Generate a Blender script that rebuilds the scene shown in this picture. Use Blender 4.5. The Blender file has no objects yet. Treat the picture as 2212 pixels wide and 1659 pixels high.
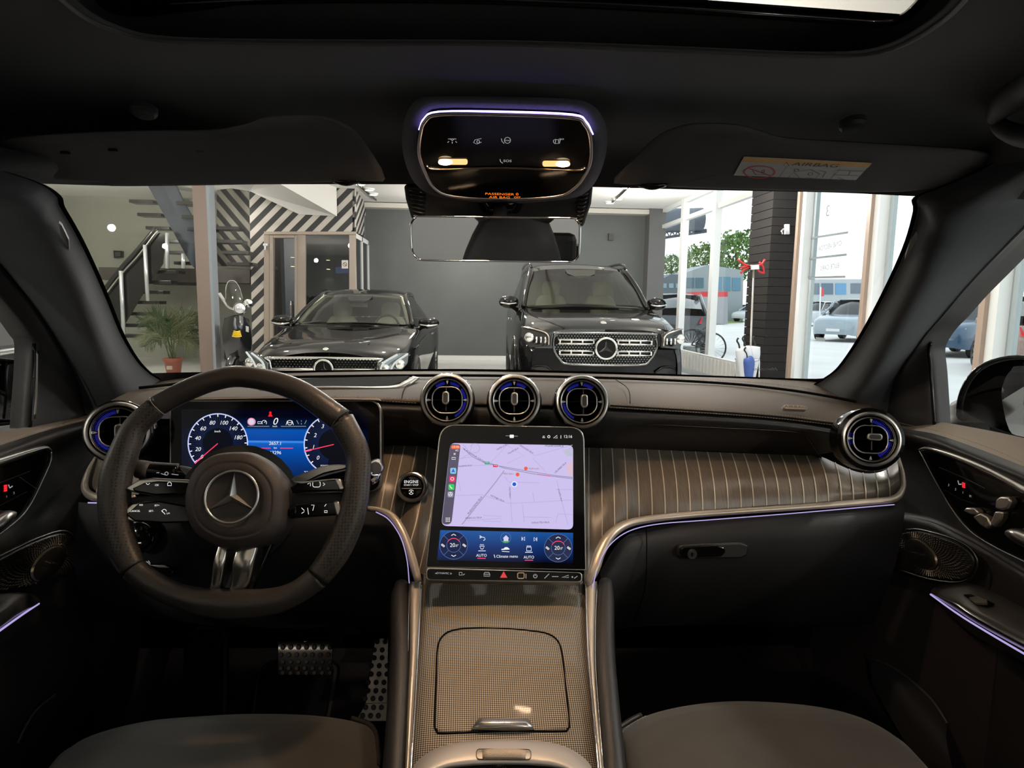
import bpy, bmesh, math, random
from mathutils import Vector as V, Matrix, Quaternion
from mathutils.geometry import tessellate_polygon
random.seed(7)
sc = bpy.context.scene
COL = sc.collection
pi = math.pi
# ------------------------------------------------------------ camera
FPX = 1400.0
CAM = V((0.0, 0.0, 1.36))
PITCH, YAW, ROLL = math.radians(7.3), math.radians(4.3), 0.015
RC = (Matrix.Rotation(-YAW, 3, 'Z') @ Matrix.Rotation(pi / 2 - PITCH, 3, 'X') @ Matrix.Rotation(ROLL, 3, 'Z'))
cd = bpy.data.cameras.new('camera')
cd.sensor_fit = 'HORIZONTAL'
cd.sensor_width = 36.0
cd.lens = 36.0 * FPX / 2212.0
cd.clip_start = 0.02
cd.clip_end = 400
cam = bpy.data.objects.new('camera', cd)
COL.objects.link(cam)
cam.matrix_world = Matrix.Translation(CAM) @ RC.to_4x4()
sc.camera = cam
# ------------------------------------------------------------ sky, exposure
w = bpy.data.worlds.new('world')
sc.world = w
w.use_nodes = True
nt = w.node_tree
bg = nt.nodes['Background']
tc = nt.nodes.new('ShaderNodeTexCoord')
sp = nt.nodes.new('ShaderNodeSeparateXYZ')
rp = nt.nodes.new('ShaderNodeValToRGB')
rp.color_ramp.elements[0].position = 0.0
rp.color_ramp.elements[0].color = (0.98, 0.99, 1.0, 1)
rp.color_ramp.elements[1].position = 0.8
rp.color_ramp.elements[1].color = (0.84, 0.91, 1.0, 1)
nt.links.new(tc.outputs['Generated'], sp.inputs[0])
nt.links.new(sp.outputs['Z'], rp.inputs[0])
nt.links.new(rp.outputs[0], bg.inputs['Color'])
bg.inputs['Strength'].default_value = 2.0
sc.view_settings.view_transform = 'Standard'
sc.view_settings.look = 'None'
sc.view_settings.gamma = 1.0
sc.view_settings.use_curve_mapping = False
sc.view_settings.exposure = 0.0
try:
    sc.cycles.max_bounces = 8
    sc.cycles.diffuse_bounces = 3
    sc.cycles.glossy_bounces = 4
    sc.cycles.transparent_max_bounces = 16
    sc.cycles.transmission_bounces = 4
    sc.cycles.sample_clamp_indirect = 3.0
    sc.cycles.caustics_reflective = False
    sc.cycles.caustics_refractive = False
except Exception:
    pass

def light(name, kind, loc, energy, color=(1, 1, 1), size=0.1, size_y=None, target=None, **kw):
    ld = bpy.data.lights.new(name, kind)
    ld.energy = energy
    ld.color = color
    if kind == 'AREA':
        ld.size = size
        if size_y:
            ld.shape = 'RECTANGLE'
            ld.size_y = size_y
    else:
        ld.shadow_soft_size = size
    for k, v in kw.items():
        setattr(ld, k, v)
    o = bpy.data.objects.new(name, ld)
    COL.objects.link(o)
    o.location = loc
    if target is not None:
        d = (V(target) - V(loc)).normalized()
        o.rotation_euler = d.to_track_quat('-Z', 'Y').to_euler()
    return o

# added point lights without fixtures below the ceiling, brightening room and ceiling
for (x, y, e) in ((-6.2, 11.2, 80), (-3.0, 8.2, 55), (-.6, 5.2, 45), (1.9, 5.4, 70), (3.4, 8.4, 60), (-6.0, 6.0, 40), (-5.5, 1.0, 30), (2.8, 1.0, 70), (-1.5, -3.0, 70), (2.8, -4.0, 60), (-.3, 8.6, 70), (-4.6, 12.4, 35), (.1, 13.3, 60), (3.4, 12.2, 40), (.2, 10.2, 50)):
    light('showroom_fill_light', 'POINT', (x, y, 2.75), e * 1.9, (1.0, 0.93, 0.85), 0.07)
# portals guide the daylight through the window wall
for (yy, ln) in ((11.8, 6.0), (5.2, 7.0), (-2.0, 7.0)):
    o = light('window_portal', 'AREA', (4.62, yy, 1.75), 1, (1, 1, 1), 3.3, ln)
    o.rotation_euler = (0, pi / 2, 0)
    o.data.cycles.is_portal = True

# ------------------------------------------------------------ helpers
def ray(px, py):
    return RC @ V(((px - 1106.0) / FPX, (829.5 - py) / FPX, -1.0))

def D(px, py, Y=None, X=None, Z=None):
    r = ray(px, py)
    if Y is not None:
        t = Y / r.y
    elif X is not None:
        t = X / r.x
    else:
        t = (Z - CAM.z) / r.z
    return CAM + r * t

MW = {}

def mlocal(parent):
    return MW[parent.name].inverted() if parent is not None else Matrix.Identity(4)

def tag(o, label=None, cat=None, group=None, kind=None):
    if label: o['label'] = label
    if cat: o['category'] = cat
    if group: o['group'] = group
    if kind: o['kind'] = kind
    return o

def thing(name, label, cat, loc=(0, 0, 0), rot=None, group=None, kind=None):
    o = bpy.data.objects.new(name, None)
    COL.objects.link(o)
    m = Matrix.Translation(V(loc))
    if rot is not None:
        m = m @ rot.to_4x4()
    o.matrix_world = m
    o.empty_display_size = 0.05
    MW[o.name] = m
    tag(o, label, cat, group, kind)
    return o

def link(name, data, parent=None, label=None, origin=True):
    o = bpy.data.objects.new(name, data)
    COL.objects.link(o)
    if parent is not None:
        o.parent = parent
        MW[o.name] = MW[parent.name].copy()
    else:
        MW[o.name] = Matrix.Identity(4)
    if label: o['label'] = label
    return o

def mk(name, verts, faces, m, parent=None, smooth=True, bevel=0, bseg=2, solid=0, sub=0, label=None, local=False, off=-1):
    """verts in world space (or in the parent's space when local)"""
    me = bpy.data.meshes.new(name)
    vs = [V(v) for v in verts]
    base = V((0, 0, 0))
    if not local:
        if parent is not None:
            inv = mlocal(parent)
            vs = [inv @ v for v in vs]
        else:
            lo = V((min(v.x for v in vs), min(v.y for v in vs), min(v.z for v in vs)))
            hi = V((max(v.x for v in vs), max(v.y for v in vs), max(v.z for v in vs)))
            base = V(((lo.x + hi.x) / 2, (lo.y + hi.y) / 2, lo.z))
            vs = [v - base for v in vs]
    me.from_pydata([tuple(v) for v in vs], [], faces)
    me.update()
    if m is not None:
        me.materials.append(m)
    bm = bmesh.new(); bm.from_mesh(me)
    bmesh.ops.recalc_face_normals(bm, faces=bm.faces)
    bm.to_mesh(me); bm.free()
    if smooth:
        me.polygons.foreach_set('use_smooth', [True] * len(me.polygons))
    o = link(name, me, parent, label)
    if parent is None:
        o.location = base
        MW[o.name] = Matrix.Translation(base)
    if solid:
        s = o.modifiers.new('solid', 'SOLIDIFY'); s.thickness = solid; s.offset = off
    if bevel:
        b = o.modifiers.new('bevel', 'BEVEL'); b.width = bevel; b.segments = bseg
        b.limit_method = 'ANGLE'; b.angle_limit = math.radians(35); b.harden_normals = False
    if sub:
        s = o.modifiers.new('sub', 'SUBSURF'); s.levels = sub; s.render_levels = sub
    return o

def smooth_angle(o, deg=40):
    me = o.data
    try:
        me.set_sharp_from_angle(angle=math.radians(deg))
    except Exception:
        pass
    return o

def crp(p0, p1, p2, p3, t):
    return 0.5 * ((2 * p1) + (-p0 + p2) * t + (2 * p0 - 5 * p1 + 4 * p2 - p3) * t * t + (-p0 + 3 * p1 - 3 * p2 + p3) * t ** 3)

def cr(pts, k=4, closed=False):
    n = len(pts)
    if k <= 1: return list(pts)
    out = []
    segs = n if closed else n - 1
    for i in range(segs):
        if closed:
            a, b, c, d = pts[(i - 1) % n], pts[i], pts[(i + 1) % n], pts[(i + 2) % n]
        else:
            b, c = pts[i], pts[i + 1]
            a = pts[i - 1] if i > 0 else b * 2 - c
            d = pts[i + 2] if i + 2 < n else c * 2 - b
        for j in range(k):
            out.append(crp(a, b, c, d, j / k))
    if not closed: out.append(pts[-1])
    return out

def gridmesh(rows, cu=False, cv=False):
    n, mcount = len(rows), len(rows[0])
    vs = [v for r in rows for v in r]
    fs = []
    for i in range(n if cv else n - 1):
        for j in range(mcount if cu else mcount - 1):
            a = i * mcount + j; b = i * mcount + (j + 1) % mcount
            i2 = (i + 1) % n
            c = i2 * mcount + (j + 1) % mcount; d = i2 * mcount + j
            fs.append((a, b, c, d))
    return vs, fs

def loft(name, rows, m, parent=None, k=4, k2=3, cu=False, cv=False, cap=False, **kw):
    rows = [cr([V(p) for p in r], k, cu) for r in rows]
    if k2 > 1:
        cols = [cr([r[j] for r in rows], k2, cv) for j in range(len(rows[0]))]
        rows = [[c[i] for c in cols] for i in range(len(cols[0]))]
    vs, fs = gridmesh(rows, cu, cv)
    if cap:
        mcount = len(rows[0])
        fs.append(tuple(range(mcount)))
        fs.append(tuple(range((len(rows) - 1) * mcount, len(rows) * mcount)))
    return mk(name, vs, fs, m, parent, **kw)

def pl(name, rows, m, parent=None, **kw):
    """rows of (px, py, Y)"""
    return loft(name, [[D(a, b, Y=c) for (a, b, c) in r] for r in rows], m, parent, **kw)

def tube(name, pts, r, m, parent=None, seg=8, k=4, closed=False, flat=1.0, up=None, cap=True, **kw):
    pts = [V(p) for p in pts]
    if not isinstance(r, (list, tuple)): r = [r] * len(pts)
    rr = [V((x, 0, 0)) for x in r]
    P = cr(pts, k, closed); Rr = [abs(x.x) for x in cr(rr, k, closed)]
    n = len(P)
    rows = []
    nrm = None
    for i in range(n):
        if closed: t = (P[(i + 1) % n] - P[i - 1])
        else: t = (P[min(i + 1, n - 1)] - P[max(i - 1, 0)])
        if t.length < 1e-9: t = V((0, 0, 1))
        t.normalize()
        if up is not None:
            u = V(up); u = (u - t * u.dot(t))
            if u.length < 1e-6: u = t.orthogonal()
            u.normalize()
        elif nrm is None:
            u = t.orthogonal().normalized()
        else:
            u = (nrm - t * nrm.dot(t)).normalized()
        nrm = u
        s = t.cross(u)
        rows.append([P[i] + (s * math.cos(2 * pi * q / seg) + u * flat * math.sin(2 * pi * q / seg)) * Rr[i] for q in range(seg)])
    vs, fs = gridmesh(rows, True, closed)
    if cap and not closed:
        fs.append(tuple(range(seg))); fs.append(tuple(range((n - 1) * seg, n * seg)))
    return mk(name, vs, fs, m, parent, **kw)

class Fr:
    """a plane frame: origin, x axis, normal towards the viewer"""
    def __init__(s, o, x, n):
        s.o = V(o); s.z = V(n).normalized()
        x = V(x); s.x = (x - s.z * x.dot(s.z)).normalized(); s.y = s.z.cross(s.x)
    def p(s, x, y, z=0.0): return s.o + s.x * x + s.y * y + s.z * z
    def px(s, px, py, z=0.0):
        r = ray(px, py); o = s.o + s.z * z
        t = (o - CAM).dot(s.z) / r.dot(s.z)
        return CAM + r * t
    def uv(s, px, py, z=0.0):
        q = s.px(px, py, z) - s.o
        return q.dot(s.x), q.dot(s.y)
    def at(s, x, y, z=0.0):
        f = Fr(s.o, s.x, s.z); f.o = s.p(x, y, z); return f
    def rot(s):
        return Matrix((s.x, s.y, s.z)).transposed()

def slab(name, pts, n, depth, m, parent=None, bevel=0, smooth=False, **kw):
    """a polygon (world points, front face) pushed back by depth against its normal"""
    pts = [V(p) for p in pts]; n = V(n).normalized()
    k = len(pts)
    back = [p - n * depth for p in pts]
    fs = [tuple(range(k)), tuple(range(2 * k - 1, k - 1, -1))]
    for i in range(k):
        j = (i + 1) % k
        fs.append((i, j, k + j, k + i))
    o = mk(name, pts + back, fs, m, parent, smooth=smooth, bevel=bevel, **kw)
    if bevel: smooth_angle(o, 50)
    return o

def fslab(name, fr, pts2, depth, m, parent=None, z=0.0, k=1, **kw):
    P = [V((a, b, 0)) for a, b in pts2]
    if k > 1: P = cr(P, k, True)
    return slab(name, [fr.p(p.x, p.y, z) for p in P], fr.z, depth, m, parent, **kw)

def pxslab(name, fr, pxs, depth, m, parent=None, z=0.0, k=1, **kw):
    P = [V((a, b, 0)) for a, b in pxs]
    if k > 1: P = cr(P, k, True)
    return slab(name, [fr.px(p.x, p.y, z) for p in P], fr.z, depth, m, parent, **kw)

def rrect(w, h, r, n=5, cx=0, cy=0):
    out = []
    for (sx, sy, a0) in ((1, 1, 0), (-1, 1, 90), (-1, -1, 180), (1, -1, 270)):
        for i in range(n + 1):
            a = math.radians(a0 + 90 * i / n)
            out.append((cx + sx * (w / 2 - r) + r * math.cos(a), cy + sy * (h / 2 - r) + r * math.sin(a)))
    return out

def box(name, lo, hi, m, parent=None, bevel=0, **kw):
    x0, y0, z0 = lo; x1, y1, z1 = hi
    vs = [(x, y, z) for x in (x0, x1) for y in (y0, y1) for z in (z0, z1)]
    fs = [(0, 1, 3, 2), (4, 6, 7, 5), (0, 4, 5, 1), (2, 3, 7, 6), (0, 2, 6, 4), (1, 5, 7, 3)]
    return mk(name, vs, fs, m, parent, smooth=False, bevel=bevel, **kw)

def lathe(name, fr, prof, m, parent=None, seg=40, sx=1.0, sy=1.0, close=False, **kw):
    rows = [[fr.p(r * sx * math.cos(2 * pi * q / seg), r * sy * math.sin(2 * pi * q / seg), z) for q in range(seg)] for r, z in prof]
    vs, fs = gridmesh(rows, True, close)
    o = mk(name, vs, fs, m, parent, **kw)
    smooth_angle(o, 40)
    return o

def shape_lathe(name, fr, outline, prof, m, parent=None, close=False, **kw):
    """sweep a profile (offset scale s, z) over a closed outline in the frame plane"""
    rows = [[fr.p(a * s, b * s, z) for a, b in outline] for s, z in prof]
    vs, fs = gridmesh(rows, True, close)
    o = mk(name, vs, fs, m, parent, **kw); smooth_angle(o, 40)
    return o

def text(s, fr, px, py, h, m, parent, name='lettering', rot=0, align='CENTER', sx=1.0, shear=0, z=0.0004, flip=False, ext=0.0):
    cu = bpy.data.curves.new(name, 'FONT')
    cu.body = s; cu.align_x = align; cu.align_y = 'CENTER'
    u0 = fr.uv(px, py - h / 2); u1 = fr.uv(px, py + h / 2)
    size = math.hypot(u0[0] - u1[0], u0[1] - u1[1]) / 0.7
    cu.size = size; cu.shear = shear; cu.extrude = ext
    cu.resolution_u = 3
    cu.materials.append(m)
    tmp = bpy.data.objects.new('tmp_text', cu)
    me = bpy.data.meshes.new_from_object(tmp)
    bpy.data.objects.remove(tmp)
    me.name = name
    x, y = fr.uv(px, py)
    mw = Matrix.Translation(fr.p(x, y, z)) @ fr.rot().to_4x4() @ Matrix.Rotation(math.radians(rot), 4, 'Z') @ Matrix.Diagonal(((-sx if flip else sx), 1, 1, 1))
    me.transform(mlocal(parent) @ mw)
    if not me.materials: me.materials.append(m)
    o = link(name, me, parent)
    return o

def strokes(name, fr, lines, wd, m, parent, z=0.0004, dep=0.0, px=True):
    """flat print: ribbons along pixel polylines; width in pixels"""
    vs, fs = [], []
    for ln in lines:
        P = [V(fr.uv(a, b) + (0,)) if px else V((a, b, 0)) for a, b in ln]
        if px:
            a0 = V(fr.uv(*ln[0]) + (0,)); a1 = V(fr.uv(ln[0][0] + 1, ln[0][1]) + (0,)); hw = (a1 - a0).length * wd / 2
        else:
            hw = wd / 2
        closed = (P[0] - P[-1]).length < 1e-7 and len(P) > 2
        if closed: P = P[:-1]
        n = len(P); b = len(vs)
        for i in range(n):
            t = (P[(i + 1) % n] - P[i - 1]) if closed else (P[min(i + 1, n - 1)] - P[max(i - 1, 0)])
            if t.length < 1e-9: t = V((1, 0, 0))
            t.normalize(); q = V((-t.y, t.x, 0)) * hw
            vs += [fr.p(P[i].x + q.x, P[i].y + q.y, z), fr.p(P[i].x - q.x, P[i].y - q.y, z)]
        for i in range(n if closed else n - 1):
            j = (i + 1) % n
            fs.append((b + 2 * i, b + 2 * j, b + 2 * j + 1, b + 2 * i + 1))
    return mk(name, vs, fs, m, parent, smooth=False, solid=dep)

def circ(cx, cy, r, a0=0, a1=360, n=28, ry=None):
    ry = ry or r
    return [(cx + r * math.cos(math.radians(a0 + (a1 - a0) * i / n)), cy - ry * math.sin(math.radians(a0 + (a1 - a0) * i / n))) for i in range(n + 1)]

def rq(c, r, n=6):
    out = []; k = len(c)
    for i in range(k):
        p, a, b = V(c[i]), V(c[i - 1]), V(c[(i + 1) % k])
        rr = r[i] if isinstance(r, (list, tuple)) else r
        u = p + (a - p).normalized() * rr; v = p + (b - p).normalized() * rr
        for j in range(n + 1):
            t = j / n; q = u * (1 - t) ** 2 + p * 2 * t * (1 - t) + v * t * t; out.append((q.x, q.y))
    return out

def poly(name, fr, pxs, m, parent, z=0.0003):
    return mk(name, [fr.px(a, b, z) for a, b in pxs], [tuple(range(len(pxs)))], m, parent, smooth=False)

# ------------------------------------------------------------ materials
MC = {}
def mat(name, col, rough=0.5, metal=0.0, coat=0.0, spec=0.5, em=None, es=0.0, noise=0.0, nscale=40, bump=0.0, bscale=400, sheen=0.0, coord='Object'):
    if name in MC: return MC[name]
    m = bpy.data.materials.new(name); m.use_nodes = True
    t = m.node_tree; b = t.nodes['Principled BSDF']
    b.inputs['Base Color'].default_value = (*col, 1)
    b.inputs['Roughness'].default_value = rough
    b.inputs['Metallic'].default_value = metal
    b.inputs['Coat Weight'].default_value = coat
    b.inputs['Coat Roughness'].default_value = 0.04
    b.inputs['Specular IOR Level'].default_value = spec
    if sheen: b.inputs['Sheen Weight'].default_value = sheen
    if em:
        b.inputs['Emission Color'].default_value = (*em, 1)
        b.inputs['Emission Strength'].default_value = es
    tcn = t.nodes.new('ShaderNodeTexCoord')
    if noise:
        n = t.nodes.new('ShaderNodeTexNoise'); n.inputs['Scale'].default_value = nscale; n.inputs['Detail'].default_value = 4
        t.links.new(tcn.outputs[coord], n.inputs['Vector'])
        r = t.nodes.new('ShaderNodeValToRGB')
        r.color_ramp.elements[0].position = 0.3; r.color_ramp.elements[1].position = 0.7
        r.color_ramp.elements[0].color = tuple(c * (1 - noise) for c in col) + (1,)
        r.color_ramp.elements[1].color = tuple(min(1, c * (1 + noise)) for c in col) + (1,)
        t.links.new(n.outputs['Fac'], r.inputs[0]); t.links.new(r.outputs[0], b.inputs['Base Color'])
    if bump:
        n2 = t.nodes.new('ShaderNodeTexNoise'); n2.inputs['Scale'].default_value = bscale; n2.inputs['Detail'].default_value = 3
        t.links.new(tcn.outputs[coord], n2.inputs['Vector'])
        bp = t.nodes.new('ShaderNodeBump'); bp.inputs['Strength'].default_value = bump; bp.inputs['Distance'].default_value = 0.001
        t.links.new(n2.outputs['Fac'], bp.inputs['Height']); t.links.new(bp.outputs[0], b.inputs['Normal'])
    MC[name] = m
    return m

def em(name, col, s=1.0):
    if name in MC: return MC[name]
    m = bpy.data.materials.new(name); m.use_nodes = True
    b = m.node_tree.nodes['Principled BSDF']
    b.inputs['Base Color'].default_value = (0, 0, 0, 1)
    b.inputs['Roughness'].default_value = 0.4
    b.inputs['Emission Color'].default_value = (*col, 1)
    b.inputs['Emission Strength'].default_value = s
    MC[name] = m
    return m

def glass(name, tint=(1, 1, 1), refl=0.05, rough=0.0):
    if name in MC: return MC[name]
    m = bpy.data.materials.new(name); m.use_nodes = True
    t = m.node_tree; t.nodes.remove(t.nodes['Principled BSDF'])
    out = t.nodes['Material Output']
    tr = t.nodes.new('ShaderNodeBsdfTransparent'); tr.inputs[0].default_value = (*tint, 1)
    gl = t.nodes.new('ShaderNodeBsdfGlossy'); gl.inputs['Roughness'].default_value = rough
    lw = t.nodes.new('ShaderNodeLayerWeight'); lw.inputs[0].default_value = .5
    pw = t.nodes.new('ShaderNodeMath'); pw.operation = 'POWER'; pw.inputs[1].default_value = 5
    mu = t.nodes.new('ShaderNodeMath'); mu.operation = 'MULTIPLY_ADD'; mu.inputs[1].default_value = min(.8, refl * 8); mu.inputs[2].default_value = refl
    mu.use_clamp = True
    mx = t.nodes.new('ShaderNodeMixShader')
    t.links.new(lw.outputs['Facing'], pw.inputs[0]); t.links.new(pw.outputs[0], mu.inputs[0]); t.links.new(mu.outputs[0], mx.inputs[0])
    t.links.new(tr.outputs[0], mx.inputs[1]); t.links.new(gl.outputs[0], mx.inputs[2])
    t.links.new(mx.outputs[0], out.inputs[0])
    MC[name] = m
    return m

TAUPE = mat('taupe leather', (0.084, 0.064, 0.049), 0.62, spec=.08, bump=0.25, bscale=900, noise=0.05, nscale=8)
BLACK_L = mat('black leather', (0.016, 0.015, 0.015), 0.5, bump=0.3, bscale=700)
BLACK_S = mat('black soft plastic', (0.012, 0.012, 0.0125), 0.6, bump=0.2, bscale=900)
HEADL = mat('black headliner cloth', (0.022, 0.022, 0.023), 0.95, bump=0.3, bscale=1500, sheen=0.1)
PILLAR = mat('charcoal pillar cloth', (0.027, 0.030, 0.036), 0.9, bump=0.3, bscale=1200, sheen=0.1)
GLOSS = mat('gloss black', (0.004, 0.004, 0.004), 0.09, spec=0.28)
SATIN = mat('satin silver', (0.58, 0.55, 0.51), 0.28, metal=1.0)
CHROME = mat('chrome', (0.85, 0.84, 0.82), 0.07, metal=1.0)
DARKMET = mat('dark brushed metal', (0.12, 0.11, 0.10), 0.3, metal=1.0)
STITCH = mat('grey thread', (0.35, 0.31, 0.27), 0.7)
DARK = mat('matt black void', (0.003, 0.003, 0.003), 0.9, spec=0.1)
CARPET = mat('brown black carpet', (0.020, 0.013, 0.012), 1.0, bump=0.8, bscale=900, noise=0.5, nscale=500)
SUEDE = mat('dark suede', (0.054, 0.048, 0.038), 0.95, noise=0.22, nscale=7, bump=0.3, bscale=1500, sheen=0.25)
AMBIENT = em('ambient light strip', (0.62, 0.50, 1.0), 0.75)
WHITE_P = em('white backlit print', (1, 1, 1), 0.9)
GREY_P = em('grey backlit print', (0.7, 0.7, 0.72), 0.5)
# ============================================================ DASHBOARD
dash = thing('dashboard', 'wide car dashboard with taupe leather top, pinstriped dark trim and black glove box', 'dashboard', D(1090, 900, Y=1.3))
pl('upper_pad', [
    [(300, 822, 1.42), (450, 809, 1.50), (700, 803, 1.56), (1000, 801, 1.58), (1300, 807, 1.56), (1550, 814, 1.50), (1700, 818, 1.44), (1800, 826, 1.38), (1860, 850, 1.32)],
    [(285, 842, 1.28), (440, 829, 1.32), (700, 819, 1.36), (1000, 815, 1.37), (1300, 820, 1.36), (1550, 828, 1.32), (1700, 843, 1.28), (1800, 860, 1.24), (1880, 876, 1.20)],
    [(250, 860, 1.14), (420, 846, 1.16), (700, 838, 1.17), (1000, 836, 1.17), (1300, 842, 1.17), (1550, 858, 1.16), (1700, 874, 1.14), (1800, 888, 1.13), (1905, 902, 1.12)],
    [(205, 886, 1.06), (400, 866, 1.07), (700, 858, 1.07), (1000, 868, 1.07), (1300, 875, 1.07), (1550, 889, 1.07), (1680, 899, 1.07), (1790, 912, 1.07), (1920, 926, 1.07)],
    [(200, 900, 1.07), (400, 876, 1.08), (700, 866, 1.08), (1000, 878, 1.08), (1300, 884, 1.08), (1550, 897, 1.08), (1680, 907, 1.08), (1790, 920, 1.08), (1920, 936, 1.08)],
], TAUPE, dash, k=6, k2=4)
# gap line between the rear strip and the front pad, and the speaker tray behind the display
gapline = [(300, 838, 1.262), (450, 823, 1.30), (650, 814, 1.33), (1000, 811, 1.345), (1300, 816, 1.335), (1550, 827, 1.30), (1700, 842, 1.26), (1800, 858, 1.222), (1850, 868, 1.20)]
tube('pad_groove', [D(*p[:2], Y=p[2] - .004) for p in gapline], .0028, DARK, dash, seg=6, k=5)
fa = lambda pts, dy=-.008: [D(a, b, Y=c + dy) for a, b, c in pts]
tr_ = slab('speaker_tray', fa([(560, 822, 1.27), (700, 816, 1.30), (884, 812, 1.31), (872, 824, 1.25), (842, 833, 1.20), (700, 834, 1.19), (520, 842, 1.19)]), (0, -.2, 1), .004, DARK, dash)
pl('tray_rim', [
    [(560, 838, 1.16), (700, 834, 1.165), (838, 834, 1.165), (872, 824, 1.20), (892, 812, 1.27)],
    [(560, 841, 1.15), (700, 838, 1.15), (842, 840, 1.15), (880, 832, 1.18), (905, 815, 1.26)],
], mat('taupe lip', (0.11, 0.087, 0.068), 0.4), dash, k=6, k2=1, solid=.004)
# stitching : double rows of short threads along the pad edge
def stitches(name, rows, n, parent, m=STITCH, ln=.0035, r=.0005):
    vs, fs = [], []
    for rw in rows:
        P = cr([V(p) for p in rw], 24)
        L = [0]
        for i in range(1, len(P)): L.append(L[-1] + (P[i] - P[i - 1]).length)
        cnt = int(L[-1] / (ln * 1.45)); j = 0
        for q in range(cnt):
            s = q * ln * 1.45
            while j < len(P) - 2 and L[j + 1] < s: j += 1
            t = (P[j + 1] - P[j]).normalized(); o = P[j] + t * (s - L[j])
            to = (CAM - o).normalized(); u = t.cross(to).normalized() * r
            b = len(vs)
            vs += [o - u, o + u, o + t * ln + u * .6, o + t * ln - u * .6, o + t * ln * .5 + to * r * 1.6]
            fs += [(b, b + 1, b + 4), (b + 1, b + 2, b + 4), (b + 2, b + 3, b + 4), (b + 3, b, b + 4)]
    o = mk(name, vs, fs, m, parent)
    o['kind'] = 'stuff'
    return o
e1 = [(905, 861, 1.063), (1000, 864, 1.063)]
st1 = [(1318, 872, 1.064), (1550, 886, 1.064), (1680, 896, 1.064), (1790, 909, 1.064), (1830, 914, 1.064)]
st2 = [(a, b + 8, c + .001) for a, b, c in st1]
st3 = [(400, 863, 1.064), (700, 856, 1.064), (905, 862, 1.064)]
st4 = [(820, 866, 1.068), (905, 871, 1.068)]
st5 = [(700, 811, 1.40), (1000, 808, 1.42), (1300, 813, 1.40), (1550, 821, 1.36), (1700, 833, 1.30), (1800, 850, 1.25)]
stitches('stitching', [[D(a, b, Y=c - .006) for a, b, c in s] for s in (st1, st2, st3, st4, st5)], 0, dash)
tube('pad_seam', [D(a, b + 4, Y=c - .003) for a, b, c in st1], .0012, DARK, dash, seg=5)
tube('pad_seam', [D(a, b, Y=c - .004) for a, b, c in [(1330, 820, 1.27), (1352, 835, 1.18), (1360, 850, 1.12), (1361, 871, 1.068)]], .0008, DARK, dash, seg=5)
tube('pad_seam', [D(a, b, Y=c - .004) for a, b, c in [(905, 818, 1.27), (880, 832, 1.18), (871, 846, 1.12), (868, 862, 1.068)]], .0008, DARK, dash, seg=5)
# airbag badge on the pad
fb = Fr(D(1716, 882, Y=1.085), D(1760, 885, Y=1.085) - D(1670, 879, Y=1.085), (0, -1, .9))
bd = mk('airbag_badge', *(lambda P: ([fb.p(a, b, .004) for a, b in P] + [fb.p(a, b, -.004) for a, b in P], [tuple(range(len(P)))] + [(i, (i + 1) % len(P), len(P) + (i + 1) % len(P), len(P) + i) for i in range(len(P))]))(rrect(.042, .0085, .004)), mat('bronze badge', (0.45, 0.37, 0.28), 0.4, metal=.6), dash, smooth=False)
text('AIRBAG', fb, 1716, 882, 5, mat('badge print', (.08, .06, .05), .5), dash, name='badge_lettering', z=.0045, sx=1.6)
# dark band below the pad
pl('lower_band', [
    [(790, 862, 1.085), (900, 868, 1.085), (1000, 873, 1.085), (1300, 880, 1.085), (1550, 893, 1.085), (1700, 905, 1.085), (1830, 922, 1.085), (1925, 935, 1.085)],
    [(790, 880, 1.060), (900, 884, 1.060), (1000, 886, 1.060), (1300, 896, 1.060), (1550, 906, 1.060), (1700, 918, 1.060), (1830, 940, 1.060), (1930, 950, 1.070)],
    [(790, 903, 1.075), (870, 904, 1.075), (945, 940, 1.075), (1270, 946, 1.075), (1345, 918, 1.075), (1550, 924, 1.075), (1730, 934, 1.075), (1780, 980, 1.085)],
    [(790, 908, 1.13), (870, 908, 1.13), (945, 944, 1.13), (1270, 950, 1.13), (1345, 922, 1.13), (1550, 928, 1.13), (1730, 938, 1.13), (1775, 986, 1.13)],
], BLACK_L, dash, k=6, k2=4)
pl('light_recess', [
    [(790, 906, 1.10), (870, 905, 1.10), (950, 935, 1.10), (1265, 935, 1.10), (1345, 917, 1.10), (1550, 923, 1.10), (1720, 932, 1.10), (1775, 985, 1.10)],
    [(790, 962, 1.165), (870, 963, 1.165), (950, 966, 1.165), (1265, 967, 1.165), (1345, 970, 1.165), (1550, 975, 1.165), (1720, 984, 1.165), (1775, 990, 1.13)],
], mat('smoked recess panel', (0.060, 0.050, 0.044), 0.35), dash, k=5, k2=2)
tube('recess_edge', [D(a, b, Y=c) for a, b, c in [(1272, 945, 1.072), (1340, 917, 1.07), (1550, 924, 1.07), (1715, 933, 1.07), (1745, 948, 1.07), (1768, 982, 1.08)]], .0007, DARKMET, dash, seg=6)
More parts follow.
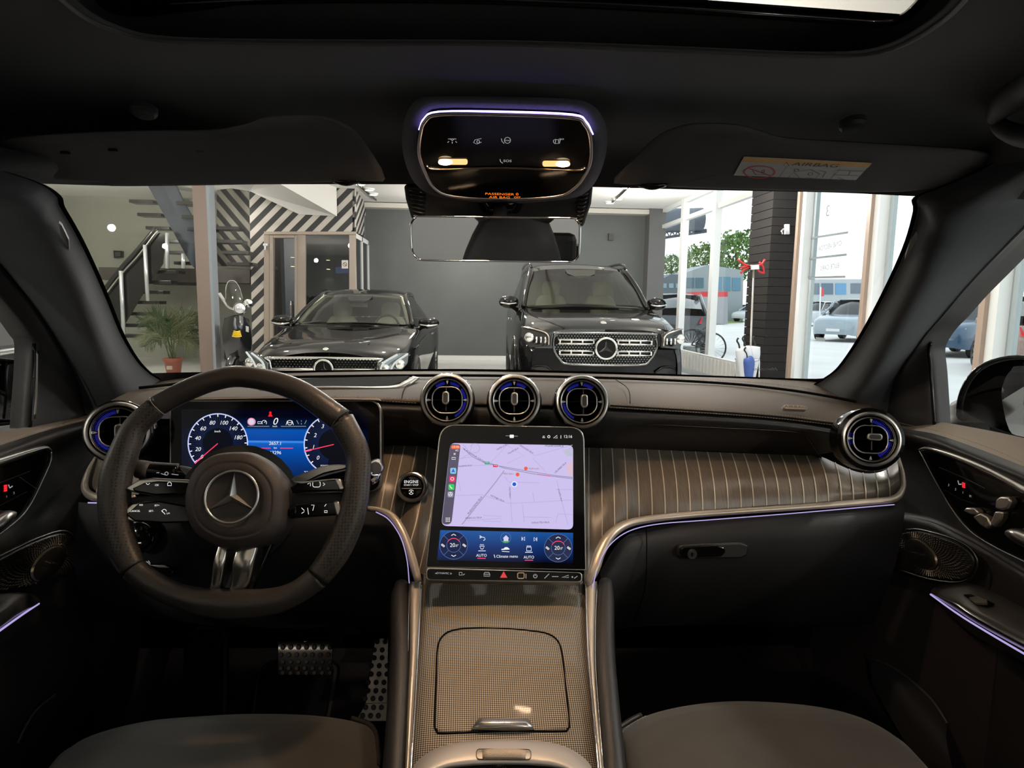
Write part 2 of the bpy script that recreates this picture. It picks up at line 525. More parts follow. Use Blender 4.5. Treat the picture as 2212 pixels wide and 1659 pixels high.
# pinstriped panel, passenger side
m = bpy.data.materials.new('brushed dark wood'); m.use_nodes = True
t = m.node_tree; b = t.nodes['Principled BSDF']; tcn = t.nodes.new('ShaderNodeTexCoord'); mp = t.nodes.new('ShaderNodeMapping')
mp.inputs['Scale'].default_value = (700, 60, 14)
n = t.nodes.new('ShaderNodeTexNoise'); n.inputs['Scale'].default_value = 1.0; n.inputs['Detail'].default_value = 3
r = t.nodes.new('ShaderNodeValToRGB'); r.color_ramp.elements[0].position = .3; r.color_ramp.elements[1].position = .72
r.color_ramp.elements[0].color = (.135, .113, .089, 1); r.color_ramp.elements[1].color = (.205, .174, .140, 1)
t.links.new(tcn.outputs['Object'], mp.inputs[0]); t.links.new(mp.outputs[0], n.inputs['Vector']); t.links.new(n.outputs['Fac'], r.inputs[0]); t.links.new(r.outputs[0], b.inputs['Base Color'])
b.inputs['Roughness'].default_value = .33
bp = t.nodes.new('ShaderNodeBump'); bp.inputs['Strength'].default_value = .25; bp.inputs['Distance'].default_value = .0006
t.links.new(n.outputs['Fac'], bp.inputs['Height']); t.links.new(bp.outputs[0], b.inputs['Normal'])
WOOD = m
INLAY = mat('pale inlay', (0.66, 0.60, 0.50), 0.4)
tops = [(1262, 967), (1272, 967), (1298, 968), (1322, 968), (1348, 969), (1373, 970), (1398, 971), (1423, 972), (1450, 973), (1476, 974), (1502, 975), (1528, 976), (1555, 977), (1580, 978), (1606, 979), (1633, 980), (1660, 981), (1687, 982), (1715, 983), (1742, 984), (1768, 984), (1804, 1000), (1835, 1014), (1864, 1022), (1890, 1022), (1915, 1014), (1938, 990)]
bots = [(1262, 1262), (1272, 1256), (1301, 1196), (1328, 1156), (1355, 1134), (1381, 1123), (1409, 1116), (1437, 1111), (1464, 1107), (1491, 1104), (1518, 1102), (1545, 1100), (1573, 1098), (1601, 1096), (1628, 1094), (1656, 1092), (1683, 1090), (1710, 1089), (1737, 1087), (1764, 1085), (1790, 1083), (1817, 1081), (1843, 1080), (1870, 1078), (1896, 1076), (1922, 1073), (1943, 1062)]
def decor(tops, bots, dt, db, fracs, bow=0.75):
    rows = []
    for f in fracs:
        row = []
        for i, ((xa, ya), (xb, yb)) in enumerate(zip(tops, bots)):
            g = 1 - (1 - f) ** 2.2
            ta, tb = (dt(i) if callable(dt) else dt), (db(i) if callable(db) else db)
            x = xa + (xb - xa) * g
            y = ya + (yb - ya) * f
            Y = ta + (tb - ta) * (f ** .8) - .022 * math.sin(pi * min(1, f))
            row.append((x, y, Y))
        rows.append(row)
    return rows
FR = (0, .12, .25, .4, .6, .8, 1.0)
dR = decor(tops, bots, lambda i: 1.15 if i < 20 else 1.15 - .012 * (i - 19), lambda i: 1.03 if i > 5 else .93 + .02 * i, FR)
pl('wood_panel', dR, WOOD, dash, k=2, k2=3)
def inlays(rows, idx, parent, w=1.1):
    for i in idx:
        c = [rw[i] for rw in rows]
        P = cr([D(a, b, Y=y) for a, b, y in c], 4)
        L = []; 
        rr = [[D(a - w, b, Y=y - .0012) for a, b, y in c], [D(a + w, b, Y=y - .0012) for a, b, y in c]]
        loft('inlay_strip', rr, INLAY, parent, k=4, k2=1, smooth=False, solid=.0012)
inlays(dR, range(1, 26), dash)
topl = [(812, 963), (826, 963), (851, 962), (874, 963), (901, 963), (925, 965), (943, 972), (966, 975)]
midl = [(795, 1010), (805, 1012), (835, 1012), (858, 1016), (883, 1020), (911, 1020), (931, 1060), (955, 1080)]
botl = [(792, 1092), (800, 1092), (823, 1097), (843, 1107), (864, 1130), (884, 1180), (905, 1236), (930, 1245)]
dL = []
for f in FR:
    row = []
    for (a, bb), (c, d), (e, g) in zip(topl, midl, botl):
        tt = f; q = 1 - tt
        cx = 2 * c - .5 * a - .5 * e; cy = (bb + g) / 2
        row.append((a * q * q + 2 * cx * q * tt + e * tt * tt, bb * q * q + 2 * cy * q * tt + g * tt * tt, 1.15 + (.0 - .12) * tt ** .8 - .02 * math.sin(pi * tt) - (.06 * tt if e > 880 else 0)))
    dL.append(row)
pl('wood_panel', dL, WOOD, dash, k=2, k2=3)
inlays(dL, range(2, 7), dash)
# silver trims
TRIM = mat('satin champagne trim', (0.60, 0.52, 0.43), 0.36, metal=.5)
tR = [(1268, 1262, .915, .006), (1284, 1225, .925, .009), (1296, 1190, .94, .009), (1318, 1153, .96, .0085), (1352, 1130, .985, .008), (1400, 1119, 1.00, .0075), (1480, 1110, 1.01, .007), (1600, 1101, 1.01, .0068), (1750, 1091, 1.01, .0068), (1880, 1081, 1.01, .007), (1932, 1074, 1.01, .007), (1950, 1052, 1.02, .005), (1950, 1022, 1.03, .004), (1940, 985, 1.05, .003)]
tube('silver_trim', [D(a, b + 3, Y=c) for a, b, c, d in tR], [d for *_, d in tR], TRIM, dash, seg=10, flat=.8)
tL = [(795, 1098, .99, .005), (822, 1103, .985, .006), (845, 1115, .975, .008), (864, 1138, .96, .0085), (880, 1175, .945, .009), (893, 1215, .93, .009), (905, 1256, .915, .007)]
tube('silver_trim', [D(a - 1, b, Y=c) for a, b, c, d in tL], [d for *_, d in tL], TRIM, dash, seg=10, flat=.8)
aR = [(1277, 1290, .90), (1287, 1240, .915), (1303, 1198, .93), (1330, 1165, .955), (1370, 1143, .98), (1430, 1131, .995), (1520, 1124, 1.0), (1700, 1110, 1.0), (1850, 1097, 1.0), (1932, 1090, 1.0)]
tube('ambient_strip', [D(a, b, Y=c) for a, b, c in aR], .0008, AMBIENT, dash, seg=6)
aL = [(812, 1106, .975), (836, 1119, .965), (855, 1142, .95), (870, 1172, .935), (880, 1215, .92), (884, 1260, .91)]
tube('ambient_strip', [D(a, b, Y=c) for a, b, c in aL], .0008, AMBIENT, dash, seg=6)
# small trim piece left of the steering wheel
pl('wood_panel', [[(212, 985, 1.06), (235, 985, 1.06), (262, 985, 1.06), (300, 985, 1.06)], [(196, 1015, 1.05), (225, 1015, 1.04), (258, 1020, 1.04), (300, 1020, 1.04)], [(186, 1045, 1.04), (215, 1065, 1.03), (250, 1068, 1.03), (300, 1068, 1.03)]], WOOD, dash, k=4, k2=3)
strip = [[(230, 990, 1.05), (216, 1030, 1.035), (206, 1066, 1.025)], [(232.5, 990, 1.05), (218.5, 1030, 1.035), (208.5, 1066, 1.025)]]
loft('inlay_strip', [[D(a, b, Y=c - .002) for a, b, c in q] for q in strip], INLAY, dash, k=4, k2=1, solid=.001)
tube('silver_trim', [D(a, b, Y=c) for a, b, c in [(208, 985, 1.06), (192, 1015, 1.04), (183, 1045, 1.03), (188, 1064, 1.02), (206, 1074, 1.01), (240, 1077, 1.01), (290, 1078, 1.01)]], [.002, .0035, .005, .006, .0065, .0065, .0065], TRIM, dash, seg=10)
tube('ambient_strip', [D(a, b, Y=c) for a, b, c in [(190, 1086, 1.01), (290, 1088, 1.01)]], .001, AMBIENT, dash, seg=6)
# lower passenger side with the glove box
pl('glove_box_panel', [
    [(1296, 1235, .96), (1345, 1163, .985), (1420, 1137, 1.01), (1600, 1116, 1.01), (1780, 1103, 1.01), (1955, 1083, 1.02)],
    [(1300, 1270, .945), (1350, 1200, .965), (1430, 1172, .985), (1600, 1152, .985), (1780, 1140, .985), (1952, 1125, 1.00)],
    [(1305, 1310, .95), (1350, 1270, .96), (1430, 1250, .985), (1600, 1240, .985), (1780, 1230, .985), (1935, 1215, 1.01)],
    [(1310, 1350, .98), (1350, 1325, 1.0), (1430, 1318, 1.02), (1600, 1316, 1.02), (1780, 1312, 1.02), (1905, 1300, 1.05)],
    [(1315, 1368, 1.06), (1350, 1356, 1.08), (1430, 1352, 1.10), (1600, 1352, 1.10), (1780, 1355, 1.10), (1890, 1345, 1.12)],
    [(1315, 1350, 1.4), (1350, 1340, 1.4), (1430, 1338, 1.4), (1600, 1338, 1.4), (1780, 1338, 1.4), (1890, 1335, 1.4)],
], BLACK_S, dash, k=5, k2=4)
tube('glove_box_seam', [D(a, b, Y=c - .004) for a, b, c in [(1396, 1140, .998), (1397, 1200, .972), (1393, 1270, .972), (1372, 1340, 1.03)]], .001, DARK, dash, seg=5)
gf = Fr(D(1540, 1190, Y=.979), (1, 0, 0.0), (0, -1, .12))
hb = pxslab('glove_box_handle', gf, [(1472, 1178), (1600, 1172), (1617, 1178), (1616, 1200), (1600, 1207), (1478, 1208), (1466, 1203), (1466, 1184)], .012, mat('handle recess', (.020, .019, .018), .45), dash, bevel=.003, z=.008)
pxslab('handle_flap', gf, [(1475, 1182), (1550, 1178), (1566, 1184), (1568, 1194), (1558, 1203), (1478, 1205), (1470, 1198), (1470, 1187)], .008, GLOSS, hb, bevel=.002, z=.0135)
lathe('lock', gf.at(*gf.uv(1488, 1192), .014), [(0, .001), (.003, .001), (.0035, .0022), (.0075, .0022), (.0085, 0), (.0085, -.006)], mat('lock steel', (.30, .29, .27), .25, metal=1), hb, seg=24)
box('lock_slot', gf.p(*gf.uv(1488, 1192), .0165) - V((.0008, .0005, .0028)), gf.p(*gf.uv(1488, 1192), .0165) + V((.0008, .0005, .0028)), DARK, hb)
# lower driver side
pl('knee_panel', [
    [(170, 1085, 1.03), (300, 1092, 1.03), (500, 1092, 1.03), (700, 1094, 1.03), (800, 1100, 1.02), (845, 1128, .99), (868, 1180, .97), (884, 1250, .95)],
    [(165, 1140, 1.02), (300, 1150, 1.01), (500, 1150, 1.01), (700, 1150, 1.01), (780, 1155, 1.00), (825, 1185, .985), (852, 1230, .97), (878, 1290, .96)],
    [(160, 1220, 1.04), (300, 1250, 1.03), (500, 1260, 1.03), (700, 1250, 1.03), (780, 1255, 1.02), (820, 1270, 1.01), (850, 1300, 1.0), (874, 1340, .99)],
    [(180, 1300, 1.12), (300, 1330, 1.10), (500, 1352, 1.10), (700, 1352, 1.10), (780, 1350, 1.08), (820, 1350, 1.06), (850, 1365, 1.04), (870, 1380, 1.03)],
    [(180, 1290, 1.4), (300, 1320, 1.4), (500, 1335, 1.4), (700, 1335, 1.4), (780, 1335, 1.4), (820, 1335, 1.4), (850, 1345, 1.4), (870, 1360, 1.4)],
], BLACK_S, dash, k=4, k2=4)
kf = Fr(D(330, 1215, Y=1.0), (1, 0, 0), (0, -1, .25))
sw = lathe('light_switch', Fr(D(300, 1158, Y=.985), (1, 0, 0), (.15, -1, .2)), [(0, .010), (.016, .010), (.019, .008), (.021, 0), (.026, -.001), (.027, -.004), (.027, -.03)], GLOSS, dash, seg=32)
lf = Fr(D(300, 1158, Y=.985), (1, 0, 0), (.15, -1, .2))
strokes('switch_highlight', lf, [circ(300, 1158, 30, -20, 75)], 4, SATIN, sw, z=.002)
strokes('switch_mark', lf, [[(286, 1172), (310, 1170)]], 3, GREY_P, sw, z=.0105)
pk = pxslab('parking_brake_switch', kf, [(315, 1218), (360, 1222), (374, 1232), (374, 1246), (330, 1248), (315, 1244)], .012, GLOSS, dash, z=.014, bevel=.002)
pxslab('switch_lever', kf, [(318, 1220), (355, 1221), (365, 1227), (342, 1227)], .004, SATIN, pk, z=.018, bevel=.001)
strokes('brake_symbol', kf, [circ(327, 1214, 4), circ(327, 1214, 7, 120, 240, 8), circ(327, 1214, 7, -60, 60, 8)], 1.2, GREY_P, pk, z=.0155)
text('P', kf, 327, 1214, 5, GREY_P, pk, z=.0155)
for sx_ in (-.74, .86):
    mk('kick_panel', [(sx_, .9, .36), (sx_, 1.8, .36), (sx_, 1.8, 1.1), (sx_, .9, 1.0)], [(0, 1, 2, 3)], CARPET, dash, solid=.02, smooth=False)
mk('dash_core', [D(a, b, Y=c) for a, b, c in [(150, 900, 1.42), (1980, 940, 1.42), (1940, 1400, 1.42), (180, 1400, 1.42)]], [(0, 1, 2, 3)], DARK, dash)

# ============================================================ ENGINE BUTTON
eb = thing('start_button', 'round engine start stop button with silver ring left of touchscreen', 'button', D(890, 1052, Y=1.075))
ef = Fr(D(890, 1052, Y=1.028), (1, 0, 0), (-.05, -1, .3))
lathe('bezel_ring', ef, [(.0250, -.02), (.0250, .002), (.0238, .005), (.0218, .006), (.0210, .003), (.0200, .0022), (.0192, .004), (.0184, .003), (.0175, -.001)], SATIN, eb, seg=48)
lathe('button_cap', ef, [(0, .0042), (.010, .004), (.0165, .003), (.0178, 0)], GLOSS, eb, seg=40)
text('ENGINE', ef, 889, 1041, 6.2, WHITE_P, eb, z=.0046)
text('START / STOP', ef, 889, 1048, 3.6, WHITE_P, eb, z=.0046)
text('A', ef, 889, 1063, 6, WHITE_P, eb, z=.0046)
strokes('auto_symbol', ef, [circ(889, 1063, 5, 20, 160, 8), circ(889, 1063, 5, 200, 340, 8)], .9, WHITE_P, eb, z=.0046)
strokes('button_split', ef, [[(868, 1055), (911, 1055)]], 1.4, TRIM, eb, z=.0046)

# ============================================================ AIR VENTS
BLUE = em('blue vent light', (0.04, 0.05, 0.75), 0.38)
VENTS = 'turbine air vents'
def vent(px, py, Y, R, n, label, xdir=(1, 0, 0), vert=True, arcs=(), tabpx=(0, 0), house=1.0, glow=1.0):
    f = Fr(D(px, py, Y=Y), xdir, n)
    t = thing('air_vent', label, 'air vent', f.o, f.rot(), VENTS)
    lathe('housing', f, [(R * .90, -.05), (R * 1.02 * house, -.045), (R * 1.04 * house, -.006), (R * 1.01 * house, .000), (R * .97, .002)], GLOSS, t, seg=56)
    lathe('bezel_ring', f, [(R * .985, -.01), (R * .99, .003), (R * .95, .0065), (R * .90, .007), (R * .855, .0045), (R * .84, -.004)], SATIN, t, seg=64)
    lathe('inner_ring', f, [(R * .80, -.004), (R * .80, .0035), (R * .765, .005), (R * .735, .003), (R * .725, -.004)], CHROME, t, seg=64)
    lathe('groove', f, [(R * .85, -.004), (R * .79, -.005)], DARK, t, seg=48)
    lathe('throat', f, [(R * .73, -.002), (R * .70, -.012), (R * .60, -.022), (R * .3, -.04), (0, -.04)], GLOSS, t, seg=48)
    # light segments behind the inner ring
    for a0, a1 in arcs:
        rows = []
        for rr, zz in ((.70, -.006), (.655, -.0075), (.61, -.011)):
            rows.append([f.p(R * rr * math.cos(math.radians(a)), R * rr * math.sin(math.radians(a)), zz) for a in [a0 + (a1 - a0) * i / 18 for i in range(19)]])
        vs, fs = gridmesh(rows); mk('light_segment', vs, fs, BLUE, t)
        vs, fs = [], []
        nrib = int(abs(a1 - a0) / 4)
        for i in range(nrib):
            a = math.radians(a0 + (a1 - a0) * (i + .5) / nrib); da = math.radians(.9)
            b = len(vs)
            vs += [f.p(R * .71 * math.cos(a - da), R * .71 * math.sin(a - da), -.0035), f.p(R * .71 * math.cos(a + da), R * .71 * math.sin(a + da), -.0035), f.p(R * .60 * math.cos(a + da), R * .60 * math.sin(a + da), -.009), f.p(R * .60 * math.cos(a - da), R * .60 * math.sin(a - da), -.009)]
            fs.append((b, b + 1, b + 2, b + 3))
        o = mk('segment_ribs', vs, fs, DARKMET, t, solid=.0008, smooth=False); o['kind'] = 'stuff'
    ov = rrect(R * 1.12, R * .98, R * .40, 8)
    tube('oval_ring', [f.p(a, b, -.001) for a, b in ov], .0011, SATIN, t, seg=8, k=1, closed=True)
    shape_lathe('oval_duct', f, ov, [(.98, -.001), (.96, -.02), (.85, -.035), (.01, -.036)], DARK, t)
    shape_lathe('oval_duct_outside', f, ov, [(1.02, -.001), (1.08, -.02)], GLOSS, t)
    for a in (90, 180, 270, 0):
        ca, sa = math.cos(math.radians(a)), math.sin(math.radians(a))
        q = [(.72, -.045), (.72, .045), (.60, .012), (.60, -.012)]
        slab('marker', [f.p(R * (u * ca - v * sa), R * (u * sa + v * ca), .001) for u, v in q], f.z, .004, SATIN, t)
    dx, dy = tabpx
    fc = f.at(dx, dy, 0)
    if vert:
        fslab('vane', fc, [(-.0008, -R * .47), (.0008, -R * .47), (.0008, R * .47), (-.0008, R * .47)], .02, DARKMET, t, z=-.004)
        fslab('vane', f.at(0, R*.02, 0), [(-R * .53, -.0008), (R * .53, -.0008), (R * .53, .0008), (-R * .53, .0008)], .02, GLOSS, t, z=-.012)
        tb = fslab('tab', fc, rrect(R * .26, R * .50, R * .12, 5), .012, SATIN, t, z=.008, bevel=.0015)
        fslab('tab_inset', fc, rrect(R * .16, R * .38, R * .075, 5), .002, BLACK_S, tb, z=.0086)
    else:
        fslab('vane', f, [(-R * .53, -.0008), (R * .53, -.0008), (R * .53, .0008), (-R * .53, .0008)], .02, GLOSS, t, z=-.004)
        fslab('vane', fc, [(-.0008, -R * .47), (.0008, -R * .47), (.0008, R * .47), (-.0008, R * .47)], .02, DARKMET, t, z=-.008)
        tb = fslab('tab', fc, rrect(R * .50, R * .26, R * .12, 5), .012, SATIN, t, z=.008, bevel=.0015)
        fslab('tab_inset', fc, rrect(R * .38, R * .16, R * .075, 5), .002, BLACK_S, tb, z=.0086)
    return t
vent(966, 864, 1.00, .0415, (-.05, -1, .22), 'silver ringed round air vent, left one of the middle three above the touchscreen', arcs=[(-65, -5), (5, 40), (100, 130), (50, 82)], tabpx=(-.002, .003))
vent(1111, 866, 1.00, .0418, (-.05, -1, .22), 'silver ringed round air vent, centre one of the middle three above the touchscreen', arcs=[(50, 82), (98, 140)], tabpx=(0, .003))
vent(1257, 868, 1.00, .0425, (-.05, -1, .22), 'silver ringed round air vent, right one of the middle three above the touchscreen', arcs=[(185, 245), (98, 140), (50, 82)], tabpx=(.003, .001))
vent(1881, 949, .985, .0455, (-.28, -1, .22), 'round air vent in a gloss black pod beside the passenger door', xdir=(1, -.28, 0), vert=False, arcs=[(-60, -5), (5, 80), (160, 200)], tabpx=(.004, .004), house=1.10)
vent(255, 932, .985, .0445, (.30, -1, .22), 'round air vent beside the driver door, half hidden behind steering wheel', xdir=(1, .30, 0), arcs=[(98, 175), (185, 240)], tabpx=(.002, 0), house=1.02)
# ============================================================ INSTRUMENT DISPLAY
cf = Fr(D(597, 960, Y=1.03), D(820, 962, Y=1.03) - D(372, 958, Y=1.03), (0, -1, .22))
ins = thing('instrument_display', 'wide black instrument screen with two round dials behind steering wheel', 'screen', cf.o, cf.rot())
def rpx(x0, y0, x1, y1, r, n=5):
    return [(a, b) for a, b in rrect(x1 - x0, y1 - y0, r, n, (x0 + x1) / 2, (y0 + y1) / 2)]
pxslab('case', cf, rpx(366, 864, 824, 1062, 24), .03, SATIN, ins, z=-.001, bevel=.001)
gl = pxslab('screen_glass', cf, rpx(369, 867, 820, 1060, 22), .004, GLOSS, ins, z=.0015)
# lit picture
m = bpy.data.materials.new('instrument picture'); m.use_nodes = True
t = m.node_tree; b = t.nodes['Principled BSDF']; b.inputs['Base Color'].default_value = (0, 0, 0, 1); b.inputs['Roughness'].default_value = .15
tcn = t.nodes.new('ShaderNodeTexCoord'); sx = t.nodes.new('ShaderNodeSeparateXYZ'); t.links.new(tcn.outputs['Object'], sx.inputs[0])
W2 = abs(cf.uv(790, 960)[0] - cf.uv(395, 960)[0]) / 2
def mrange(src, a, b_, c, d, smooth=False):
    q = t.nodes.new('ShaderNodeMapRange'); q.inputs[1].default_value = a; q.inputs[2].default_value = b_; q.inputs[3].default_value = c; q.inputs[4].default_value = d
    if smooth: q.interpolation_type = 'SMOOTHSTEP'
    t.links.new(src, q.inputs[0]); return q.outputs[0]
yb = cf.uv(600, 1045)[1]; yt = cf.uv(600, 900)[1]; ym = cf.uv(600, 952)[1]
r = t.nodes.new('ShaderNodeValToRGB'); cr_ = r.color_ramp
v = mrange(sx.outputs['Y'], yb, yt, 0, 1); t.links.new(v, r.inputs[0])
cr_.elements[0].position = 0; cr_.elements[0].color = (0.0, 0.005, 0.03, 1)
cr_.elements[1].position = 1; cr_.elements[1].color = (0.0, 0.0, 0.006, 1)
for p_, c_ in ((.25, (0.0, .03, .18, 1)), (.52, (0.0, .075, .42, 1)), (.60, (0.005, .10, .50, 1)), (.625, (.05, .30, .85, 1)), (.645, (0.0, .05, .33, 1)), (.80, (0, .08, .42, 1)), (.83, (0, .012, .06, 1))):
    e = cr_.elements.new(p_); e.color = c_
ab = t.nodes.new('ShaderNodeMath'); ab.operation = 'ABSOLUTE'; t.links.new(sx.outputs['X'], ab.inputs[0])
k_ = mrange(ab.outputs[0], .045, .14, 1, .03, True)
mx = t.nodes.new('ShaderNodeMix'); mx.data_type = 'RGBA'; mx.inputs[6].default_value = (0, 0, .002, 1)
t.links.new(k_, mx.inputs[0]); t.links.new(r.outputs[0], mx.inputs[7]); t.links.new(mx.outputs[2], b.inputs['Emission Color']); b.inputs['Emission Strength'].default_value = 1.0
pxslab('picture', cf, rpx(392, 884, 796, 1048, 4), .0005, m, ins, z=.0020)
def dial(cx, cy, rx, name, marks, ang, hand_to):
    g = pxslab(name, cf, circ(cx, cy, rx)[:-1], .0003, em('dial face', (0.0, 0.001, 0.006), 1.0), ins, z=.0024)
    strokes('dial_ring', cf, [circ(cx, cy, rx, ang[0], ang[1], 50)], 2.6, em('dial ring', (.55, .60, .95), 1.0), g, z=.0027)
    tk, rays_ = [], []
    for i in range(61):
        a = math.radians(ang[0] + (ang[1] - ang[0]) * i / 60)
        c, s_ = math.cos(a), -math.sin(a)
        rays_.append([(cx + c * rx * .52, cy + s_ * rx * .52), (cx + c * rx * .98, cy + s_ * rx * .98)])
    strokes('dial_rays', cf, rays_, .8, em('dial ray', (.01, .03, .14), 1.0), g, z=.0026)
    for i, (lab, a) in enumerate(marks):
        a = math.radians(a); c, s_ = math.cos(a), -math.sin(a)
        tk.append([(cx + c * rx * .90, cy + s_ * rx * .90), (cx + c * rx * .99, cy + s_ * rx * .99)])
        if lab: text(lab, cf, cx + c * rx * .70, cy + s_ * rx * .72, 8.5, WHITE_P, g, name='dial_number', shear=.2, z=.0029)
    strokes('dial_ticks', cf, tk, 2, WHITE_P, g, z=.0028)
    strokes('needle', cf, [[(cx, cy), hand_to]], 1.8, em('needle red', (1.0, .05, .12), 1.2), g, z=.0031)
    strokes('needle_glow', cf, [[(cx + (hand_to[0] - cx) * .75, cy + (hand_to[1] - cy) * .75), hand_to]], 3.2, em('needle pink', (1.0, .25, .6), 1.2), g, z=.0030)
    return g
g = dial(472, 958, 64, 'speed_dial', [('0', 219), ('20', 196), ('40', 166), ('60', 136), ('80', 106), ('100', 74), ('140', 44), ('180', 16), ('220', -14), ('', 207), ('', 181), ('', 151), ('', 121), ('', 90), ('', 59), ('', 30), ('', 1)], (238, -30), (423, 1000))
text('km/h', cf, 471, 932, 4.5, WHITE_P, g, z=.0029, shear=.2)
strokes('low_speed_arc', cf, [circ(472, 958, 64, 219, 236, 8)], 2.6, em('needle pink', (1, .25, .6), 1.2), g, z=.0030)
g = dial(722, 960, 64, 'power_dial', [('3', 123), ('2', 155), ('1', 187), ('0', 219), ('', 139), ('', 171), ('', 203), ('', 107)], (250, 20), (658, 975))
text('POWER', cf, 702, 1006, 3.5, WHITE_P, g, z=.0029)
text('CHARGE', cf, 737, 1006, 3.5, em('charge cyan', (.05, .45, 1), 1), g, z=.0029)
text('0', cf, 595, 911, 15, WHITE_P, ins, name='speed_reading', shear=.25, z=.003)
text('km/h', cf, 595, 921, 3.4, WHITE_P, ins, z=.003)
text('2657.1', cf, 596, 958, 7, WHITE_P, ins, name='trip_reading', z=.003)
text('km', cf, 596, 967.5, 4, WHITE_P, ins, z=.003)
text('63296', cf, 596, 978, 7, WHITE_P, ins, name='odometer_reading', z=.003)
text('23.5 °C', cf, 672, 1021, 6.5, WHITE_P, ins, name='temperature_reading', z=.003)
strokes('separator', cf, [[(560, 968), (586, 968)], [(606, 968), (634, 968)]], 1.3, em('needle red', (1, .05, .12), 1.2), ins, z=.003)
strokes('lane_symbol', cf, [[(536, 921), (583, 921)], [(608, 921), (662, 921)], [(642, 908), (646, 916)], [(663, 908), (659, 916)], [(652, 908), (652, 911)], [(652, 914), (652, 917)]], 1.1, GREY_P, ins, z=.003)
s_ = strokes('wheel_symbol', cf, [circ(627, 913, 5), [(622, 913), (632, 913)], [(619, 918), (622, 909)], [(635, 918), (632, 909)]], 1.1, WHITE_P, ins, z=.003)
strokes('cruise_symbol', cf, [circ(572, 913, 5, -40, 220, 12), [(572, 913), (576, 909)], [(558, 911), (566, 911), (566, 915), (558, 915), (558, 911)]], 1.1, WHITE_P, ins, z=.003)
poly('speed_limit_sign', cf, circ(544, 911, 8)[:-1], em('sign white', (.8, .7, .9), .9), ins, z=.0026)
strokes('sign_rim', cf, [circ(544, 911, 7.5)], 1.8, em('sign red', (.9, .25, .4), .9), ins, z=.003)
poly('seatbelt_warning', cf, [(584, 888), (587, 891), (586, 894), (589, 899), (588, 900), (580, 900), (579, 899), (582, 894), (581, 891)], em('warning red', (.9, .01, .02), 1.0), ins, z=.003)
strokes('green_lamp', cf, [circ(413, 1022, 4, 0, 200, 8)], 1.5, em('lamp green', (.05, .8, .2), .9), ins, z=.003)
pxslab('brow', cf.at(0, 0, .012), [(380, 859), (600, 856), (818, 861), (818, 864), (600, 860), (380, 864)], .03, mat('pale brow lip', (0.42, .37, .31), .35), ins)

# ============================================================ CENTRAL TOUCHSCREEN
A = D(950, 922, Y=.985); B = D(1260, 925, Y=.985); C_ = D(918, 1226, Y=.905); E_ = D(1262, 1232, Y=.905)
up = ((A + B) / 2 - (C_ + E_) / 2); xx = (B - A)
sf = Fr((A + B + C_ + E_) / 4, xx, xx.cross(up))
scr = thing('touchscreen', 'tall central touchscreen showing a pale map above a blue climate bar', 'screen', sf.o, sf.rot())
OUT = [(930, 1226), (942, 960), (948, 935), (962, 921), (985, 917), (1100, 918), (1225, 921), (1248, 925), (1260, 937), (1264, 960), (1268, 1232)]
OUT = [(921, 1226), (934, 1140), (946, 945), (953, 926), (968, 917), (1000, 915), (1220, 919), (1248, 923), (1260, 934), (1264, 950), (1266, 1232)]
OUT = rq([(919, 1226), (951, 916), (1262, 922), (1267, 1232)], [2, 34, 30, 2])
pxslab('case', sf, OUT, .016, SATIN, scr, z=.0, bevel=.0015)
OUT = rq([(919, 1226), (951, 916), (1262, 922), (1267, 1232)], [2, 34, 30, 2])
ins_ = [(1093 + (x - 1093) * .984, 1070 + (y - 1070) * .987) for x, y in OUT]
pxslab('screen_glass', sf, ins_, .003, mat('screen black glass', (.003, .003, .004), .08, spec=.35), scr, z=.0022)
# map
mpm = bpy.data.materials.new('map picture'); mpm.use_nodes = True
b = mpm.node_tree.nodes['Principled BSDF']; b.inputs['Base Color'].default_value = (0, 0, 0, 1); b.inputs['Roughness'].default_value = .3
b.inputs['Emission Color'].default_value = (.60, .52, .84, 1); b.inputs['Emission Strength'].default_value = 1.0
MAPQ = rq([(953, 1136), (973, 957), (1238, 962), (1238, 1144)], [14, 11, 11, 12])
MAPQ_ = [(972, 968), (974, 960), (982, 957), (1100, 959), (1228, 962), (1236, 965), (1238, 972), (1238, 1060), (1238, 1132), (1235, 1140), (1227, 1143), (1100, 1140), (966, 1136), (957, 1133), (954, 1126), (963, 1050)]
mp_ = pxslab('map', sf, MAPQ, .0004, mpm, scr, z=.0028)
ROADC = em('map road', (.30, .29, .47), 1.0); ROADL = em('map lane', (.47, .42, .70), 1.0)
def rd(name, lines, wd, m_=None, z=.0030):
    strokes(name, sf, lines, wd, m_ or ROADL, mp_, z=z)
rd('main_road', [[(1000, 968), (1020, 987), (1050, 1002), (1088, 1009), (1150, 1020), (1200, 1028), (1238, 1032)], [(1055, 1000), (1090, 1012), (1150, 1024), (1238, 1035)]], 1.6, ROADC)
rd('street', [[(1089, 1017), (1068, 1045), (1040, 1080), (1010, 1118), (998, 1133)]], 2.2, em('map street', (.36, .33, .52), 1.0))
